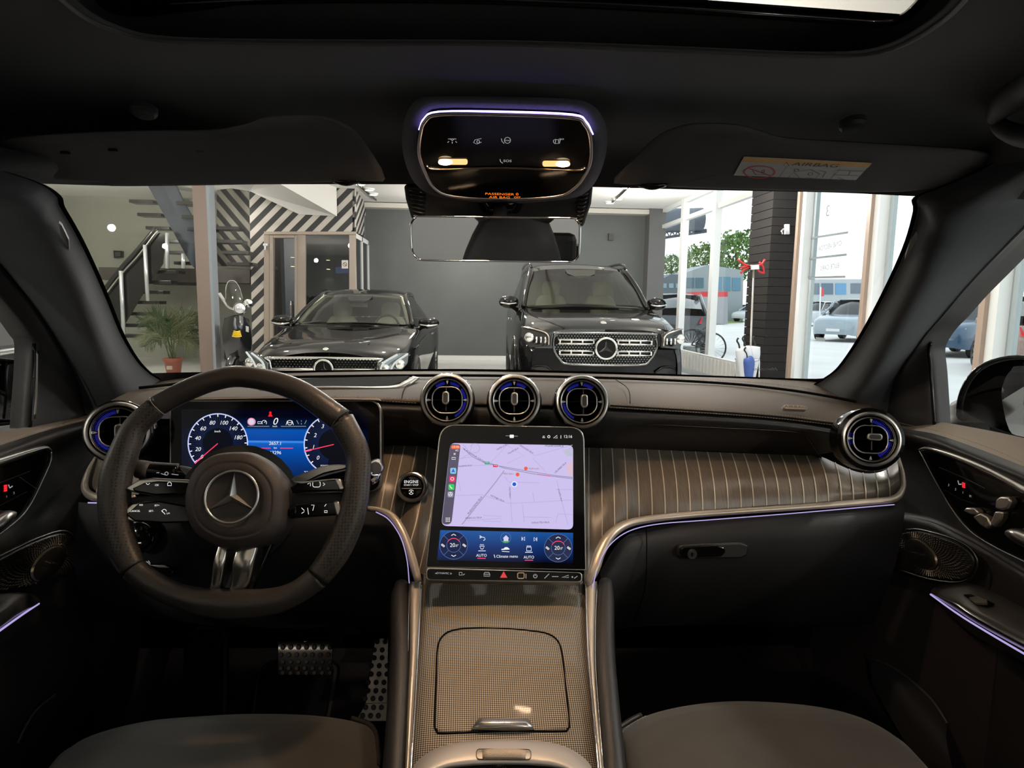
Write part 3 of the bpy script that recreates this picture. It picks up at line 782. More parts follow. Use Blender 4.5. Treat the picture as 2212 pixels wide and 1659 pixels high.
rd('street', [[(995, 1062), (985, 1010)], [(975, 994), (1030, 986)], [(988, 1008), (1060, 1005)], [(1090, 1030), (1098, 1042), (1165, 1043)], [(1101, 1050), (1103, 1085), (1106, 1130)], [(985, 1071), (1040, 1069), (1100, 1088), (1160, 1085), (1236, 1080)], [(1128, 1090), (1132, 1128)], [(1202, 1038), (1212, 1080), (1226, 1133)], [(1150, 1064), (1154, 1086)], [(1200, 1058), (1236, 1058)], [(1010, 1125), (1080, 1120)], [(1020, 962), (1012, 985)], [(1060, 1000), (1095, 962), (1130, 985), (1095, 1002)], [(1120, 962), (1155, 985), (1236, 962)], [(1150, 990), (1180, 1022)], [(1130, 1117), (1190, 1118)], [(1045, 1113), (1083, 1116), (1082, 1127), (1043, 1126), (1045, 1113)], [(1200, 1130), (1205, 1110), (1236, 1112)]], 1.2)
rd('slip_road', [circ(1026, 969, 10, -120, 160, 14), [(995, 992), (1018, 978)], [(1000, 960), (1012, 975)]], 1.6)
rd('traffic_line', [[(1160, 1025), (1189, 1029)]], 1.0, em('map red', (.75, .02, .10), 1.0), z=.0033)
poly('park_area', sf, [(1215, 973), (1236, 965), (1237, 985), (1225, 986)], em('map park', (.50, .52, .66), 1.0), mp_, z=.0029)
poly('plaza_area', sf, [(1224, 1005), (1236, 995), (1238, 1030), (1226, 1022)], em('map plaza', (.72, .50, .62), 1.0), mp_, z=.0029)
TX = em('map lettering ink', (.06, .05, .10), 1.0)
for s_, x, y, h, ro in (('PLESKODALE', 1197, 964, 4.6, -1), ('A. KULMANA GATVE', 1024, 985, 3.8, -32), ('TAPŠEĻU IELA', 1085, 966, 3.2, 28), ('TALVES IELA', 1108, 975, 3.2, 30), ('APGULDES IELA', 1137, 971, 3.2, -32), ('NORMA IELA', 1005, 1007, 3.2, 6), ('PLIENCIEMA IELA', 1026, 1092, 4.2, 52), ('VECINĶU IELA', 1074, 1077, 3.4, -24), ('PRIEKULU IELA', 1023, 1119, 3.6, 3), ('LIELIRBES IELA', 1210, 1011, 3.6, 42), ('CEĻTNIEKU', 1101, 1065, 3.0, -87), ('STŪRĪŠU IELA', 1209, 1070, 3.0, -75), ('DIGULTĒJU IELA', 1167, 1129, 3.6, 2)):
    text(s_, sf, x, y, h, TX, mp_, name='street_name', rot=ro, z=.0032, sx=1.05)
text('MESS Select', sf, 1098, 1024, 3.4, em('poi ink', (.30, .10, .07), 1), mp_, name='place_name', z=.0032)
text("McDonald's", sf, 1153, 1013, 3.4, em('poi ink', (.30, .10, .07), 1), mp_, name='place_name', z=.0032)
poly('place_marker', sf, circ(1136, 1012, 4)[:-1], em('marker orange', (.85, .10, .04), 1), mp_, z=.0033)
poly('place_marker', sf, circ(1118, 1025, 4)[:-1], em('marker orange', (.85, .10, .04), 1), mp_, z=.0033)
for x, y, c_, s_ in ((1052, 1000, (.02, .30, .22), 'E22'), (1070, 1006, (.75, .01, .08), 'A10')):
    pp = poly('road_shield', sf, rpx(x - 5, y - 3, x + 5, y + 3, 1), em('shield ' + s_, c_, 1), mp_, z=.0034)
    text(s_, sf, x, y, 3, WHITE_P, mp_, name='shield_number', z=.0037)
poly('position_dot_halo', sf, circ(1111, 1046, 6.5)[:-1], em('halo white', (.85, .85, .95), 1), mp_, z=.0034)
poly('position_dot', sf, circ(1111, 1046, 4.3)[:-1], em('dot blue', (.0, .10, .70), 1), mp_, z=.0036)
# side bar of the map
SB = rq([(954, 1133), (973, 959), (995, 960), (975, 1133)], [10, 6, 6, 10])
SB_ = [(974, 965), (979, 960), (990, 960), (994, 964), (993, 985), (985, 1060), (977, 1126), (973, 1132), (962, 1132), (956, 1127), (958, 1100), (966, 1040)]
sb = poly('app_bar', sf, SB, em('bar grey', (.09, .08, .13), 1), mp_, z=.0031)
def app(x, y, c_, w=6.4):
    pxslab('app_icon', sf, rpx(x - w, y - w, x + w, y + w, 2.6), .0002, em('app %d %d' % (x, y), c_, 1), mp_, z=.0034)
poly('clock_pill', sf, rpx(974, 962, 994, 970, 4), em('pill orange', (.85, .14, .05), 1), mp_, z=.0034)
text('12:16', sf, 984, 966, 4.4, WHITE_P, mp_, z=.0038)
text('4G', sf, 987, 974, 4, WHITE_P, mp_, z=.0038)
text('×', sf, 982, 982, 8, WHITE_P, mp_, z=.0038)
strokes('battery_symbol', sf, [[(976, 989), (984, 989), (984, 993), (976, 993), (976, 989)]], 1.2, WHITE_P, mp_, z=.0038)
app(979, 1017, (.25, .55, .75)); app(977, 1035, (.85, .03, .15)); app(975, 1052, (.03, .60, .10)); app(973, 1068, (.26, .24, .36))
poly('app_symbol', sf, [(979, 1012), (983, 1021), (979, 1019), (975, 1021)], em('dot blue', (0, .1, .7), 1), mp_, z=.0038)
strokes('app_symbol', sf, [circ(977, 1035, 3.2)], 1.2, WHITE_P, mp_, z=.0038)
strokes('app_symbol', sf, [[(972, 1049), (973, 1053), (977, 1056)]], 1.8, WHITE_P, mp_, z=.0038)
strokes('app_symbol', sf, [circ(973, 1068, 4), [(973, 1064), (973, 1068), (970, 1070)], [(973, 1068), (976, 1070)]], 1, WHITE_P, mp_, z=.0038)
strokes('grid_symbol', sf, [[(x, y), (x + 2, y)] for x in (963, 966.5, 970) for y in (1119.5, 1123, 1126.5)], 2, WHITE_P, mp_, z=.0038)
# top status line
text('12:16', sf, 1226, 944, 6, WHITE_P, scr, name='clock', z=.003)
strokes('status_symbols', sf, [circ(1185, 944, 2.5), [(1195, 947), (1203, 947), (1203, 941), (1195, 947)], [(1211, 941), (1211, 948)], [(1171, 946), (1177, 946)], [(1172, 943), (1176, 943)]], 1.2, WHITE_P, scr, z=.003)
strokes('handset_line', sf, [[(1092, 942), (1118, 943)]], 1.0, GREY_P, scr, z=.003)
pxslab('handset_symbol', sf, rpx(1101, 939, 1110, 946, 1.5), .0002, WHITE_P, scr, z=.0031)
# climate bar
m = bpy.data.materials.new('climate bar picture'); m.use_nodes = True
t = m.node_tree; b = t.nodes['Principled BSDF']; b.inputs['Base Color'].default_value = (0, 0, 0, 1); b.inputs['Roughness'].default_value = .12
tcn = t.nodes.new('ShaderNodeTexCoord'); sx = t.nodes.new('ShaderNodeSeparateXYZ'); t.links.new(tcn.outputs['Object'], sx.inputs[0])
yb = sf.uv(1090, 1215)[1]; yt = sf.uv(1090, 1146)[1]
r = t.nodes.new('ShaderNodeValToRGB'); v = mrange(sx.outputs['Y'], yb, yt, 0, 1); t.links.new(v, r.inputs[0])
r.color_ramp.elements[0].color = (0.001, .003, .02, 1); r.color_ramp.elements[1].color = (0.01, .10, .38, 1)
e = r.color_ramp.elements.new(.45); e.color = (.004, .03, .17, 1)
t.links.new(r.outputs[0], b.inputs['Emission Color']); b.inputs['Emission Strength'].default_value = .9
cb = pxslab('climate_bar', sf, [(951, 1145), (1238, 1151), (1238, 1217), (944, 1210)], .0004, m, scr, z=.0028)
for cx, cy in ((980, 1178), (1205, 1184)):
    g = pxslab('temperature_dial', sf, circ(cx, cy, 30)[:-1], .0003, em('dial navy', (.004, .012, .06), 1), cb, z=.0032)
    strokes('dial_lines', sf, [circ(cx, cy, 30), circ(cx, cy, 15)] + [[(cx + c * 16, cy + s * 16), (cx + c * 30, cy + s * 30)] for c, s in ((.7, .7), (-.7, .7), (.7, -.7), (-.7, -.7))], .8, em('dial line blue', (.10, .18, .42), 1), g, z=.0035)
    strokes('heat_arc', sf, [circ(cx, cy, 15, 30, 150, 12)], 1.3, em('needle red', (1, .05, .12), 1.2), g, z=.0037)
    strokes('arrows', sf, [[(cx - 5, cy - 21), (cx, cy - 24), (cx + 5, cy - 21)], [(cx - 5, cy + 21), (cx, cy + 24), (cx + 5, cy + 21)]], 1.5, WHITE_P, g, z=.0037)
    text('20', sf, cx - 2.5, cy, 8.5, WHITE_P, g, name='temperature', z=.0037)
    text('.0°', sf, cx + 7, cy + 1, 5, WHITE_P, g, name='temperature', z=.0037)
    for dx in (-23, 23):
        strokes('fan_symbol', sf, [circ(cx + dx - 1.6, cy - 1, 1.8, n=8), circ(cx + dx + 1.6, cy + 1.5, 1.8, n=8)], 1.3, WHITE_P, g, z=.0037)
for x, y in ((1040, 1200), (1142, 1204)):
    text('AUTO', sf, x, y, 6, WHITE_P, cb, z=.0035)
    strokes('red_underline', sf, [[(x - 9, y + 6), (x + 9, y + 6)]], 1.6, em('needle red', (1, .05, .12), 1.2), cb, z=.0035)
text('Climate menu', sf, 1095, 1202, 6, WHITE_P, cb, z=.0035)
text('MAX', sf, 1041, 1177, 3, WHITE_P, cb, z=.0035); text('REAR', sf, 1142, 1180, 3, WHITE_P, cb, z=.0035)
strokes('bar_symbols', sf, [[(1036, 1163), (1041, 1160), (1036, 1157)], [(1036, 1160), (1046, 1161), (1048, 1165), (1044, 1168)], [(1127, 1160), (1127, 1168)], [(1133, 1160), (1128, 1164), (1133, 1168), (1133, 1160)], [(1159, 1161), (1159, 1169)], [(1153, 1161), (1158, 1165), (1153, 1169), (1153, 1161)], [(1036, 1180), (1046, 1180), (1043, 1186), (1039, 1186), (1036, 1180)], [(1033, 1190), (1049, 1190)], [(1137, 1182), (1147, 1182), (1147, 1190), (1137, 1190), (1137, 1182)], [(1134, 1193), (1150, 1193)], [(1067, 1198), (1069, 1205)], [(1084, 1191), (1100, 1192)]], 1.3, WHITE_P, cb, z=.0035)
poly('car_symbol', sf, [(1083, 1186), (1088, 1185), (1091, 1182), (1096, 1182), (1100, 1185), (1101, 1187), (1083, 1188)], WHITE_P, cb, z=.0035)
poly('home_symbol', sf, [(1086, 1163), (1093, 1156), (1100, 1163), (1098, 1163), (1098, 1169), (1088, 1169), (1088, 1163)], em('home pale', (.75, .70, .95), .9), cb, z=.0037)
strokes('home_ring', sf, [circ(1092, 1162, 11)], .8, em('dial line blue', (.1, .18, .42), 1), cb, z=.0034)
poly('home_grass', sf, [(1083, 1169), (1102, 1169), (1097, 1173), (1088, 1173)], em('grass green', (.05, .35, .10), 1), cb, z=.0035)

# ============================================================ BUTTON BAR
A = D(920, 1228, Y=.885); B = D(1258, 1240, Y=.885)
bf = Fr(D(1089, 1243, Y=.885), B - A, (0, -1, .75))
bar = thing('button_bar', 'slim gloss black button bar with chrome edge below touchscreen', 'control panel', bf.o, bf.rot())
BO = rq([(920, 1225), (1258, 1236), (1258, 1259), (920, 1253)], 9)
BO_ = [(926, 1226), (1090, 1229), (1252, 1236), (1258, 1241), (1258, 1253), (1252, 1258), (1090, 1256), (926, 1253), (920, 1248), (920, 1231)]
pxslab('chrome_edge', bf, BO, .02, SATIN, bar, z=0, bevel=.001)
pxslab('panel', bf, [(1089 + (x - 1089) * .985, 1243 + (y - 1243) * .80) for x, y in BO], .002, GLOSS, bar, z=.0012)
text('DYNAMIC', bf, 957, 1239, 4.2, GREY_P, bar, z=.0016)
poly('hazard_triangle', bf, [(1080, 1248), (1088, 1234), (1096, 1248)], em('hazard red', (.75, .05, .05), .9), bar, z=.0016)
strokes('bar_symbols', bf, [[(943, 1238), (940, 1239), (943, 1240), (943, 1238)], [(973, 1238), (976, 1240), (973, 1241), (973, 1238)], [(992, 1237), (998, 1237), (998, 1243), (992, 1243), (992, 1237)], [(1000, 1243), (1004, 1240)], [(1045, 1241), (1047, 1237), (1056, 1237), (1058, 1241), (1058, 1245), (1045, 1245), (1045, 1241), (1058, 1241)], circ(1156, 1245, 4, 120, 420, 12), [(1156, 1240), (1156, 1245)], [(1176, 1250), (1186, 1240)], [(1192, 1246), (1206, 1246)], [(1213, 1248), (1228, 1243), (1228, 1248), (1213, 1248)], [(1234, 1247), (1238, 1247)], [(1236, 1245), (1236, 1249)], [(1240, 1250), (1247, 1245)], [(1136, 1240), (1136, 1250)]], 1.3, GREY_P, bar, z=.0016)
strokes('reader_frame', bf, [rpx(1118, 1238, 1132, 1250, 3) + [rpx(1118, 1238, 1132, 1250, 3)[0]]], 2.0, mat('gold frame', (.8, .6, .4), .3, metal=1), bar, z=.0016)
# ============================================================ STEERING WHEEL
wf = Fr(D(510, 1065, Y=.84), (1, 0, 0), (0, -1, .40))
sw = thing('steering_wheel', 'flat bottomed black leather steering wheel with silver lower spoke', 'steering wheel', wf.o, wf.rot())
GRIP = bpy.data.materials.new('perforated leather'); GRIP.use_nodes = True
t = GRIP.node_tree; b = t.nodes['Principled BSDF']; b.inputs['Roughness'].default_value = .42
tcn = t.nodes.new('ShaderNodeTexCoord'); vo = t.nodes.new('ShaderNodeTexVoronoi'); vo.inputs['Scale'].default_value = 250; vo.inputs['Randomness'].default_value = .25
r = t.nodes.new('ShaderNodeValToRGB'); r.color_ramp.elements[0].position = .16; r.color_ramp.elements[1].position = .46
r.color_ramp.elements[0].color = (.002, .002, .002, 1); r.color_ramp.elements[1].color = (.045, .038, .032, 1)
bp = t.nodes.new('ShaderNodeBump'); bp.inputs['Strength'].default_value = .9; bp.inputs['Distance'].default_value = .001
t.links.new(tcn.outputs['Object'], vo.inputs['Vector']); t.links.new(vo.outputs['Distance'], r.inputs[0]); t.links.new(r.outputs[0], b.inputs['Base Color'])
t.links.new(r.outputs[0], bp.inputs['Height']); t.links.new(bp.outputs[0], b.inputs['Normal'])
WLEA = mat('wheel leather', (.040, .034, .030), .34, bump=.25, bscale=800)
WP = [(530, 814, 24), (638, 841, 25), (738, 908, 27), (772, 978, 26), (771, 1046, 28), (759, 1114, 30), (729, 1187, 30), (688, 1246, 27), (640, 1280, 26), (582, 1300, 29), (480, 1304, 32), (390, 1288, 26), (323, 1256, 26), (288, 1229, 27), (262, 1175, 31), (248, 1105, 33), (250, 1035, 33), (266, 983, 31), (292, 923, 26), (340, 877, 24), (394, 848, 24), (460, 822, 24)]
def wpt(i, z=0): 
    x, y, r_ = WP[i % len(WP)]; return wf.px(x, y, z)
def wr(i): 
    x, y, r_ = WP[i % len(WP)]
    return (wf.px(x + r_, y) - wf.px(x, y)).length
def seg(a, b, name, m, grow=1.0):
    idx = list(range(a, b + 1))
    tube(name, [wpt(i) for i in idx], [wr(i) * grow for i in idx], m, sw, seg=20, k=8, up=tuple(wf.z), flat=.95)
# split at grip seams: right seam between 1-2 (x~690,870) and at 7; left at 19 and 13
seg(19, 19 + 5, 'rim_leather', WLEA)      # 19..24 => 19,20,21,0,1,2
seg(2, 7, 'grip', GRIP, 1.02)
seg(7, 13, 'rim_leather', WLEA)
seg(13, 19, 'grip', GRIP, 1.02)
for i in (2, 7, 13, 19):
    a, b_ = wpt(i - 1), wpt(i + 1)
    tdir = (b_ - a).normalized(); c = wpt(i); rr = wr(i) * 1.02
    s_ = tdir.cross(wf.z)
    tube('seam', [c + (s_ * math.cos(2 * pi * q / 16) + wf.z * math.sin(2 * pi * q / 16)) * rr for q in range(16)], .0005, STITCH if i in (19,) else DARK, sw, seg=6, k=1, closed=True)
# hub
HUBM = mat('wheel hub vinyl', (.045, .036, .032), .55, bump=.35, bscale=900)
hx, hy = 518, 1085
HO = [(518, 978), (560, 983), (600, 1010), (624, 1048), (627, 1090), (618, 1140), (590, 1172), (545, 1186), (500, 1188), (455, 1172), (425, 1145), (410, 1105), (411, 1060), (430, 1015), (470, 985)]
ho = [(V(wf.uv(a, b_) + (0,))) for a, b_ in HO]
hc_ = sum(ho, V()) / len(ho)
hor = cr(ho, 4, True)
rows = []
for s_, z in ((.96, -.035), (1.0, -.012), (1.0, .006), (.975, .016), (.92, .023), (.80, .0275), (.76, .0282), (.745, .0275), (.73, .0282), (.62, .0295), (.57, .0288), (.545, .0268), (.3, .0262), (.01, .0262)):
    rows.append([wf.p(hc_.x + (p.x - hc_.x) * s_, hc_.y + (p.y - hc_.y) * s_, z) for p in hor])
vs, fs = gridmesh(rows, True); mk('airbag_cover', vs, fs, HUBM, sw)
def star_emblem(fr, R, m, parent, h, ring=True, ringw=.09, rot=0, ringm=None):
    """three pointed star in a ring"""
    vs, fs = [], []
    vs.append(fr.p(0, 0, h)); 
    for i in range(3):
        a = math.radians(90 + rot + 120 * i)
        tip = (R * .97 * math.cos(a), R * .97 * math.sin(a)); v_ = R * .17
        a1, a2 = a - math.radians(60), a + math.radians(60)
        b = len(vs)
        vs += [fr.p(*tip, h * .15), fr.p(v_ * math.cos(a1), v_ * math.sin(a1), h * .1), fr.p(v_ * math.cos(a2), v_ * math.sin(a2), h * .1), fr.p(*tip, -h * .3), fr.p(v_ * math.cos(a1), v_ * math.sin(a1), -h * .3), fr.p(v_ * math.cos(a2), v_ * math.sin(a2), -h * .3)]
        fs += [(0, b, b + 1), (0, b + 2, b), (b, b + 3, b + 4, b + 1), (b, b + 2, b + 5, b + 3)]
    o = mk('star', vs, fs, m, parent, smooth=False)
    if ring:
        tube('star_ring', [fr.p(R * math.cos(a), R * math.sin(a), h * .3) for a in [2 * pi * i / 40 for i in range(40)]], R * ringw, ringm or m, parent, seg=10, k=1, closed=True)
    return o
ex, ey = wf.uv(502, 1073, .028)
star_emblem(wf.at(ex, ey, .0275), (wf.px(557, 1073) - wf.px(502, 1073)).length, mat('soft chrome', (.85, .83, .80), .30, metal=1), sw, .009, ringw=.05)
text('AIRBAG', wf, 520, 1147, 8, mat('embossed vinyl', (.02, .017, .015), .6), sw, name='embossed_lettering', z=.0308, sx=1.2)
# spokes
def spoke(name, pts, z, depth, m, bevel=.002, k=3, **kw):
    return pxslab(name, wf, pts, depth, m, sw, z=z, k=k, bevel=bevel, **kw)
spoke('spoke_body', [(275, 1075), (420, 1060), (420, 1120), (280, 1110)], -.006, .014, BLACK_S, k=1)
spoke('spoke_body', [(620, 1060), (740, 1062), (738, 1110), (620, 1120)], -.006, .014, BLACK_S, k=1)
# left upper switch pod
a = spoke('switch_trim', [(268, 1055), (300, 1036), (330, 1032), (422, 1037), (424, 1050), (420, 1066), (330, 1070), (282, 1062)], .0085, .014, SATIN, k=1)
spoke('switch_pad', [(284, 1055), (310, 1043), (340, 1039), (418, 1043), (418, 1066), (335, 1070), (290, 1062)], .0115, .012, GLOSS, k=1)
a = spoke('switch_trim', [(257, 1112), (285, 1088), (315, 1082), (330, 1083), (300, 1105), (285, 1118), (300, 1130), (275, 1124)], .006, .014, SATIN, k=1)
spoke('switch_pad', [(270, 1112), (300, 1086), (345, 1082), (418, 1095), (420, 1128), (350, 1130), (290, 1126)], .0085, .012, GLOSS, k=1)
# right pods
spoke('switch_pad', [(626, 1052), (650, 1040), (735, 1034), (742, 1050), (736, 1060), (660, 1062), (632, 1066)], .0115, .012, GLOSS, k=1)
spoke('switch_trim', [(632, 1040), (650, 1045), (728, 1036), (722, 1034), (655, 1040)], .013, .010, SATIN, k=1, bevel=.001)
spoke('switch_trim', [(722, 1034), (736, 1034), (743, 1055), (738, 1059), (732, 1059)], .0125, .014, SATIN, k=1)
spoke('switch_pad', [(618, 1100), (640, 1090), (722, 1082), (730, 1112), (650, 1118), (622, 1116)], .0085, .012, GLOSS, k=1)
spoke('switch_trim', [(719, 1083), (732, 1082), (737, 1100), (735, 1113), (725, 1113)], .010, .014, SATIN, k=1)
spoke('switch_trim', [(622, 1100), (640, 1093), (640, 1112), (625, 1112)], .0095, .006, GLOSS, k=1)
text('CANCEL', wf, 299, 1105, 4, WHITE_P, sw, name='switch_lettering', z=.009)
text('RES', wf, 312, 1092, 3.5, WHITE_P, sw, name='switch_lettering', z=.009)
text('SET-', wf, 334, 1105, 4, WHITE_P, sw, name='switch_lettering', z=.009)
text('SET+', wf, 346, 1093, 3.5, WHITE_P, sw, name='switch_lettering', z=.009)
text('OK', wf, 348, 1050, 4, WHITE_P, sw, name='switch_lettering', z=.012)
text('LIM', wf, 370, 1110, 3.2, WHITE_P, sw, name='switch_lettering', z=.009)
strokes('switch_symbols', wf, [[(358, 1104), (366, 1112)], circ(364, 1106, 4.5, 0, 200, 8), [(325, 1046), (329, 1049), (333, 1046)], [(371, 1051), (371, 1046), (375, 1043), (379, 1046), (379, 1051), (371, 1051)]], 1.2, WHITE_P, sw, z=.0122)
strokes('switch_symbols', wf, [[(655, 1098), (661, 1104)], [(655, 1110), (661, 1106)], [(676, 1092), (682, 1092), (679, 1104)], [(668, 1098), (670, 1112)], [(704, 1095), (708, 1090)], [(704, 1104), (710, 1104), (710, 1108), (704, 1108), (704, 1104)]], 1.2, WHITE_P, sw, z=.0092)
strokes('switch_symbols', wf, [rpx(680, 1042, 696, 1054, 4) + [rpx(680, 1042, 696, 1054, 4)[0]], [(669, 1048), (675, 1044), (675, 1052)], [(702, 1045), (706, 1048), (702, 1051)]], 1.2, WHITE_P, sw, z=.0122)
# twin metal bottom spoke
MSP = mat('brushed spoke metal', (.62, .57, .50), .24, metal=1)
def lower(pts, name='lower_spoke'):
    P = [(wf.px(a, b_, .0), wf.px(c, d, .0)) for (a, b_), (c, d) in pts]
    rows = []
    for q, (l, r_) in enumerate(P):
        mid = (l + r_) / 2
        zz = [.006, .0095, .0035, -.004][q]
        rows.append([l - wf.z * .012, l + wf.z * (zz - .003), l.lerp(r_, .15) + wf.z * (zz + .002), mid + wf.z * (zz + .0035), l.lerp(r_, .85) + wf.z * (zz + .002), r_ + wf.z * (zz - .003), r_ - wf.z * .012])
    loft(name, rows, MSP, sw, k=3, k2=4)
lower([((474, 1178), (497, 1180)), ((466, 1215), (492, 1217)), ((458, 1252), (482, 1256)), ((446, 1282), (470, 1288))])
lower([((514, 1180), (560, 1180)), ((507, 1215), (552, 1217)), ((500, 1255), (542, 1255)), ((485, 1288), (520, 1284))])
spoke('lower_spoke_back', [(484, 1170), (590, 1170), (560, 1240), (540, 1285), (470, 1290)], -.008, .01, GLOSS, k=1)
# column, stalks
tube('column_shroud', [wf.px(518, 1080, -.03), wf.px(518, 1080, -.20) + V((0, 0, -.02))], [.075, .085], BLACK_S, sw, seg=24, k=2)
lv = thing('wiper_stalk', 'gloss black stalk with silver lettering behind upper left spoke', 'stalk', wf.px(340, 1020, -.03))
tube('arm', [wf.px(430, 1032, -.035), wf.px(392, 1022, -.03), wf.px(362, 1020, -.025)], [.011, .0105, .009], GLOSS, lv, seg=14)
tube('knob', [wf.px(386, 1021, -.027), wf.px(350, 1019, -.025), wf.px(298, 1014, -.025)], [.0125, .0125, .0115], GLOSS, lv, seg=18)
tube('end_cap', [wf.px(326, 1018, -.025), wf.px(300, 1013, -.025), wf.px(296, 1013, -.025)], [.0128, .0122, .011], mat('dark ribbed cap', (.05, .045, .04), .5), lv, seg=18, k=2)
sfk = wf.at(0, 0, -.011)
strokes('stalk_symbols', wf, [[(330, 1019), (336, 1019)], [(340, 1021), (350, 1024)], [(363, 1022), (378, 1024)], circ(352, 1021, 3.5)], 1.4, GREY_P, lv, z=-.0105)
for side, P in (('left', [(424, 1040), (400, 1026), (388, 1012), (398, 1010), (418, 1018), (440, 1030)]), ('right', [(626, 1036), (665, 1018), (705, 1005), (742, 1004), (745, 1012), (700, 1022), (655, 1042)])):
    pxslab('shift_paddle', wf, P, .006, mat('dark chrome', (.18, .17, .16), .18, metal=1), sw, z=-.018, k=3, bevel=.001)
gs = thing('gear_stalk', 'gloss black gear selector stalk with chrome end right of steering wheel', 'stalk', wf.px(760, 1025, -.04))
tube('arm', [wf.px(640, 1062, -.05), wf.px(700, 1040, -.045), wf.px(770, 1024, -.04), wf.px(800, 1018, -.04)], [.010, .010, .0105, .0115], GLOSS, gs, seg=14)
tube('end_knob', [wf.px(796, 1030, -.04), wf.px(800, 1022, -.035), wf.px(806, 1012, -.03)], [.014, .0155, .013], CHROME, gs, seg=20)
lathe('end_button', Fr(wf.px(812, 1010, -.025), (1, 0, 0), (0, -1, .15)), [(0, .004), (.008, .004), (.0095, .002), (.0105, -.004), (.011, -.012)], SATIN, gs, seg=24)

# ============================================================ CENTRE CONSOLE
con = thing('center_console', 'sloping center console in woven silver black trim between the front seats', 'console', D(1090, 1400, Y=.82))
A = D(1090, 1262, Y=.925); B = D(1090, 1659, Y=.66)
kfN = V((0, 0, 1)) ; d_ = (A - B).normalized(); kn = V((1, 0, 0)).cross(d_)
kc = Fr(A.lerp(B, .5), (1, 0, 0), kn if kn.z > 0 else -kn)
CARB = bpy.data.materials.new('woven metal fibre'); CARB.use_nodes = True
t = CARB.node_tree; b = t.nodes['Principled BSDF']
tcn = t.nodes.new('ShaderNodeTexCoord'); mp = t.nodes.new('ShaderNodeMapping'); mp.inputs['Rotation'].default_value = (0, 0, math.radians(45)); mp.inputs['Scale'].default_value = (1, 1, 1)
sx = t.nodes.new('ShaderNodeSeparateXYZ')
def mth(op, a=None, b_=None, v1=None, v2=None):
    q = t.nodes.new('ShaderNodeMath'); q.operation = op
    if a is not None: t.links.new(a, q.inputs[0])
    if b_ is not None: t.links.new(b_, q.inputs[1])
    if v1 is not None: q.inputs[0].default_value = v1
    if v2 is not None: q.inputs[1].default_value = v2
    return q.outputs[0]
t.links.new(tcn.outputs['Object'], mp.inputs[0]); t.links.new(mp.outputs[0], sx.inputs[0])
KF = 2 * pi / .0037
s1 = mth('SINE', mth('MULTIPLY', sx.outputs['X'], v2=KF)); s2 = mth('SINE', mth('MULTIPLY', sx.outputs['Y'], v2=KF))
pr = mth('MULTIPLY', s1, s2)
r = t.nodes.new('ShaderNodeValToRGB'); r.color_ramp.elements[0].position = .40; r.color_ramp.elements[1].position = .66
r.color_ramp.elements[0].color = (.016, .013, .011, 1); r.color_ramp.elements[1].color = (.38, .32, .24, 1)
ad = mth('ADD', mth('MULTIPLY', pr, v2=.5), v2=.5)
t.links.new(ad, r.inputs[0]); t.links.new(r.outputs[0], b.inputs['Base Color'])
b.inputs['Metallic'].default_value = .25; b.inputs['Roughness'].default_value = .55; b.inputs['Coat Weight'].default_value = .8; b.inputs['Coat Roughness'].default_value = .05
# build console skin as world mesh whose object space is the console frame
def kloft(name, rows, m, parent, k=4, k2=3, **kw):
    return loft(name, [[kc.px(a, b_, z) for a, b_, z in r_] for r_ in rows], m, parent, k=k, k2=k2, **kw)
kt = thing('k', 'x', 'x', kc.o, kc.rot()); bpy.data.objects.remove(kt)   # frame only
con.matrix_world = Matrix.Translation(kc.o) @ kc.rot().to_4x4(); MW[con.name] = con.matrix_world.copy()
def krow(y, xl, xr, z=0, drop=.006):
    return [(xl, y, -drop * 2.2 + z), (xl + 6, y, -drop * .6 + z), (xl + 34, y, z), (xl + 110, y, z + .001), ((xl + xr) / 2, y, z + .0015), (xr - 110, y, z + .001), (xr - 34, y, z), (xr - 6, y, -drop * .6 + z), (xr, y, -drop * 2.2 + z)]
kloft('woven_panel', [krow(1240, 913, 1263), krow(1262, 912, 1264), krow(1330, 907, 1266), krow(1400, 903, 1270), krow(1480, 898, 1277), krow(1560, 893, 1284), krow(1640, 888, 1292), krow(1720, 882, 1302)], CARB, con, k=3, k2=3)
seam = [(958, 1372), (985, 1360), (1030, 1357), (1090, 1358), (1140, 1362), (1180, 1368), (1203, 1382), (1214, 1410), (1222, 1480), (1230, 1560), (1226, 1574), (1212, 1580), (1100, 1580), (960, 1584), (944, 1577), (939, 1560), (942, 1470), (945, 1400)]
tube('lid_seam', [kc.px(a, b_, .0012) for a, b_ in seam], .0011, DARK, con, seg=6, k=5, closed=True)
kloft('sliding_lid', [[(962 + 4, 1374, .0016), (1030, 1361, .0016), (1140, 1366, .0016), (1198, 1384, .0016)], [(949, 1440, .0017), (1030, 1440, .0022), (1140, 1440, .0022), (1215, 1440, .0017)], [(944, 1520, .0017), (1030, 1520, .0022), (1140, 1520, .0022), (1223, 1520, .0017)], [(948, 1578, .0016), (1030, 1579, .0018), (1140, 1577, .0018), (1222, 1573, .0016)]], CARB, con, k=4, k2=3)
hd = kloft('lid_handle', [[(1034, 1552, .002), (1045, 1552, .008), (1130, 1552, .008), (1141, 1552, .002)], [(1030, 1557, .002), (1042, 1556, .010), (1133, 1556, .010), (1145, 1557, .002)], [(1024, 1566, .002), (1040, 1562, .011), (1136, 1562, .011), (1150, 1566, .002)], [(1018, 1577, .002), (1036, 1572, .008), (1140, 1572, .008), (1155, 1576, .002)], [(1018, 1580, -.002), (1036, 1580, .001), (1140, 1580, .001), (1155, 1580, -.002)]], SATIN, con, k=2, k2=2)
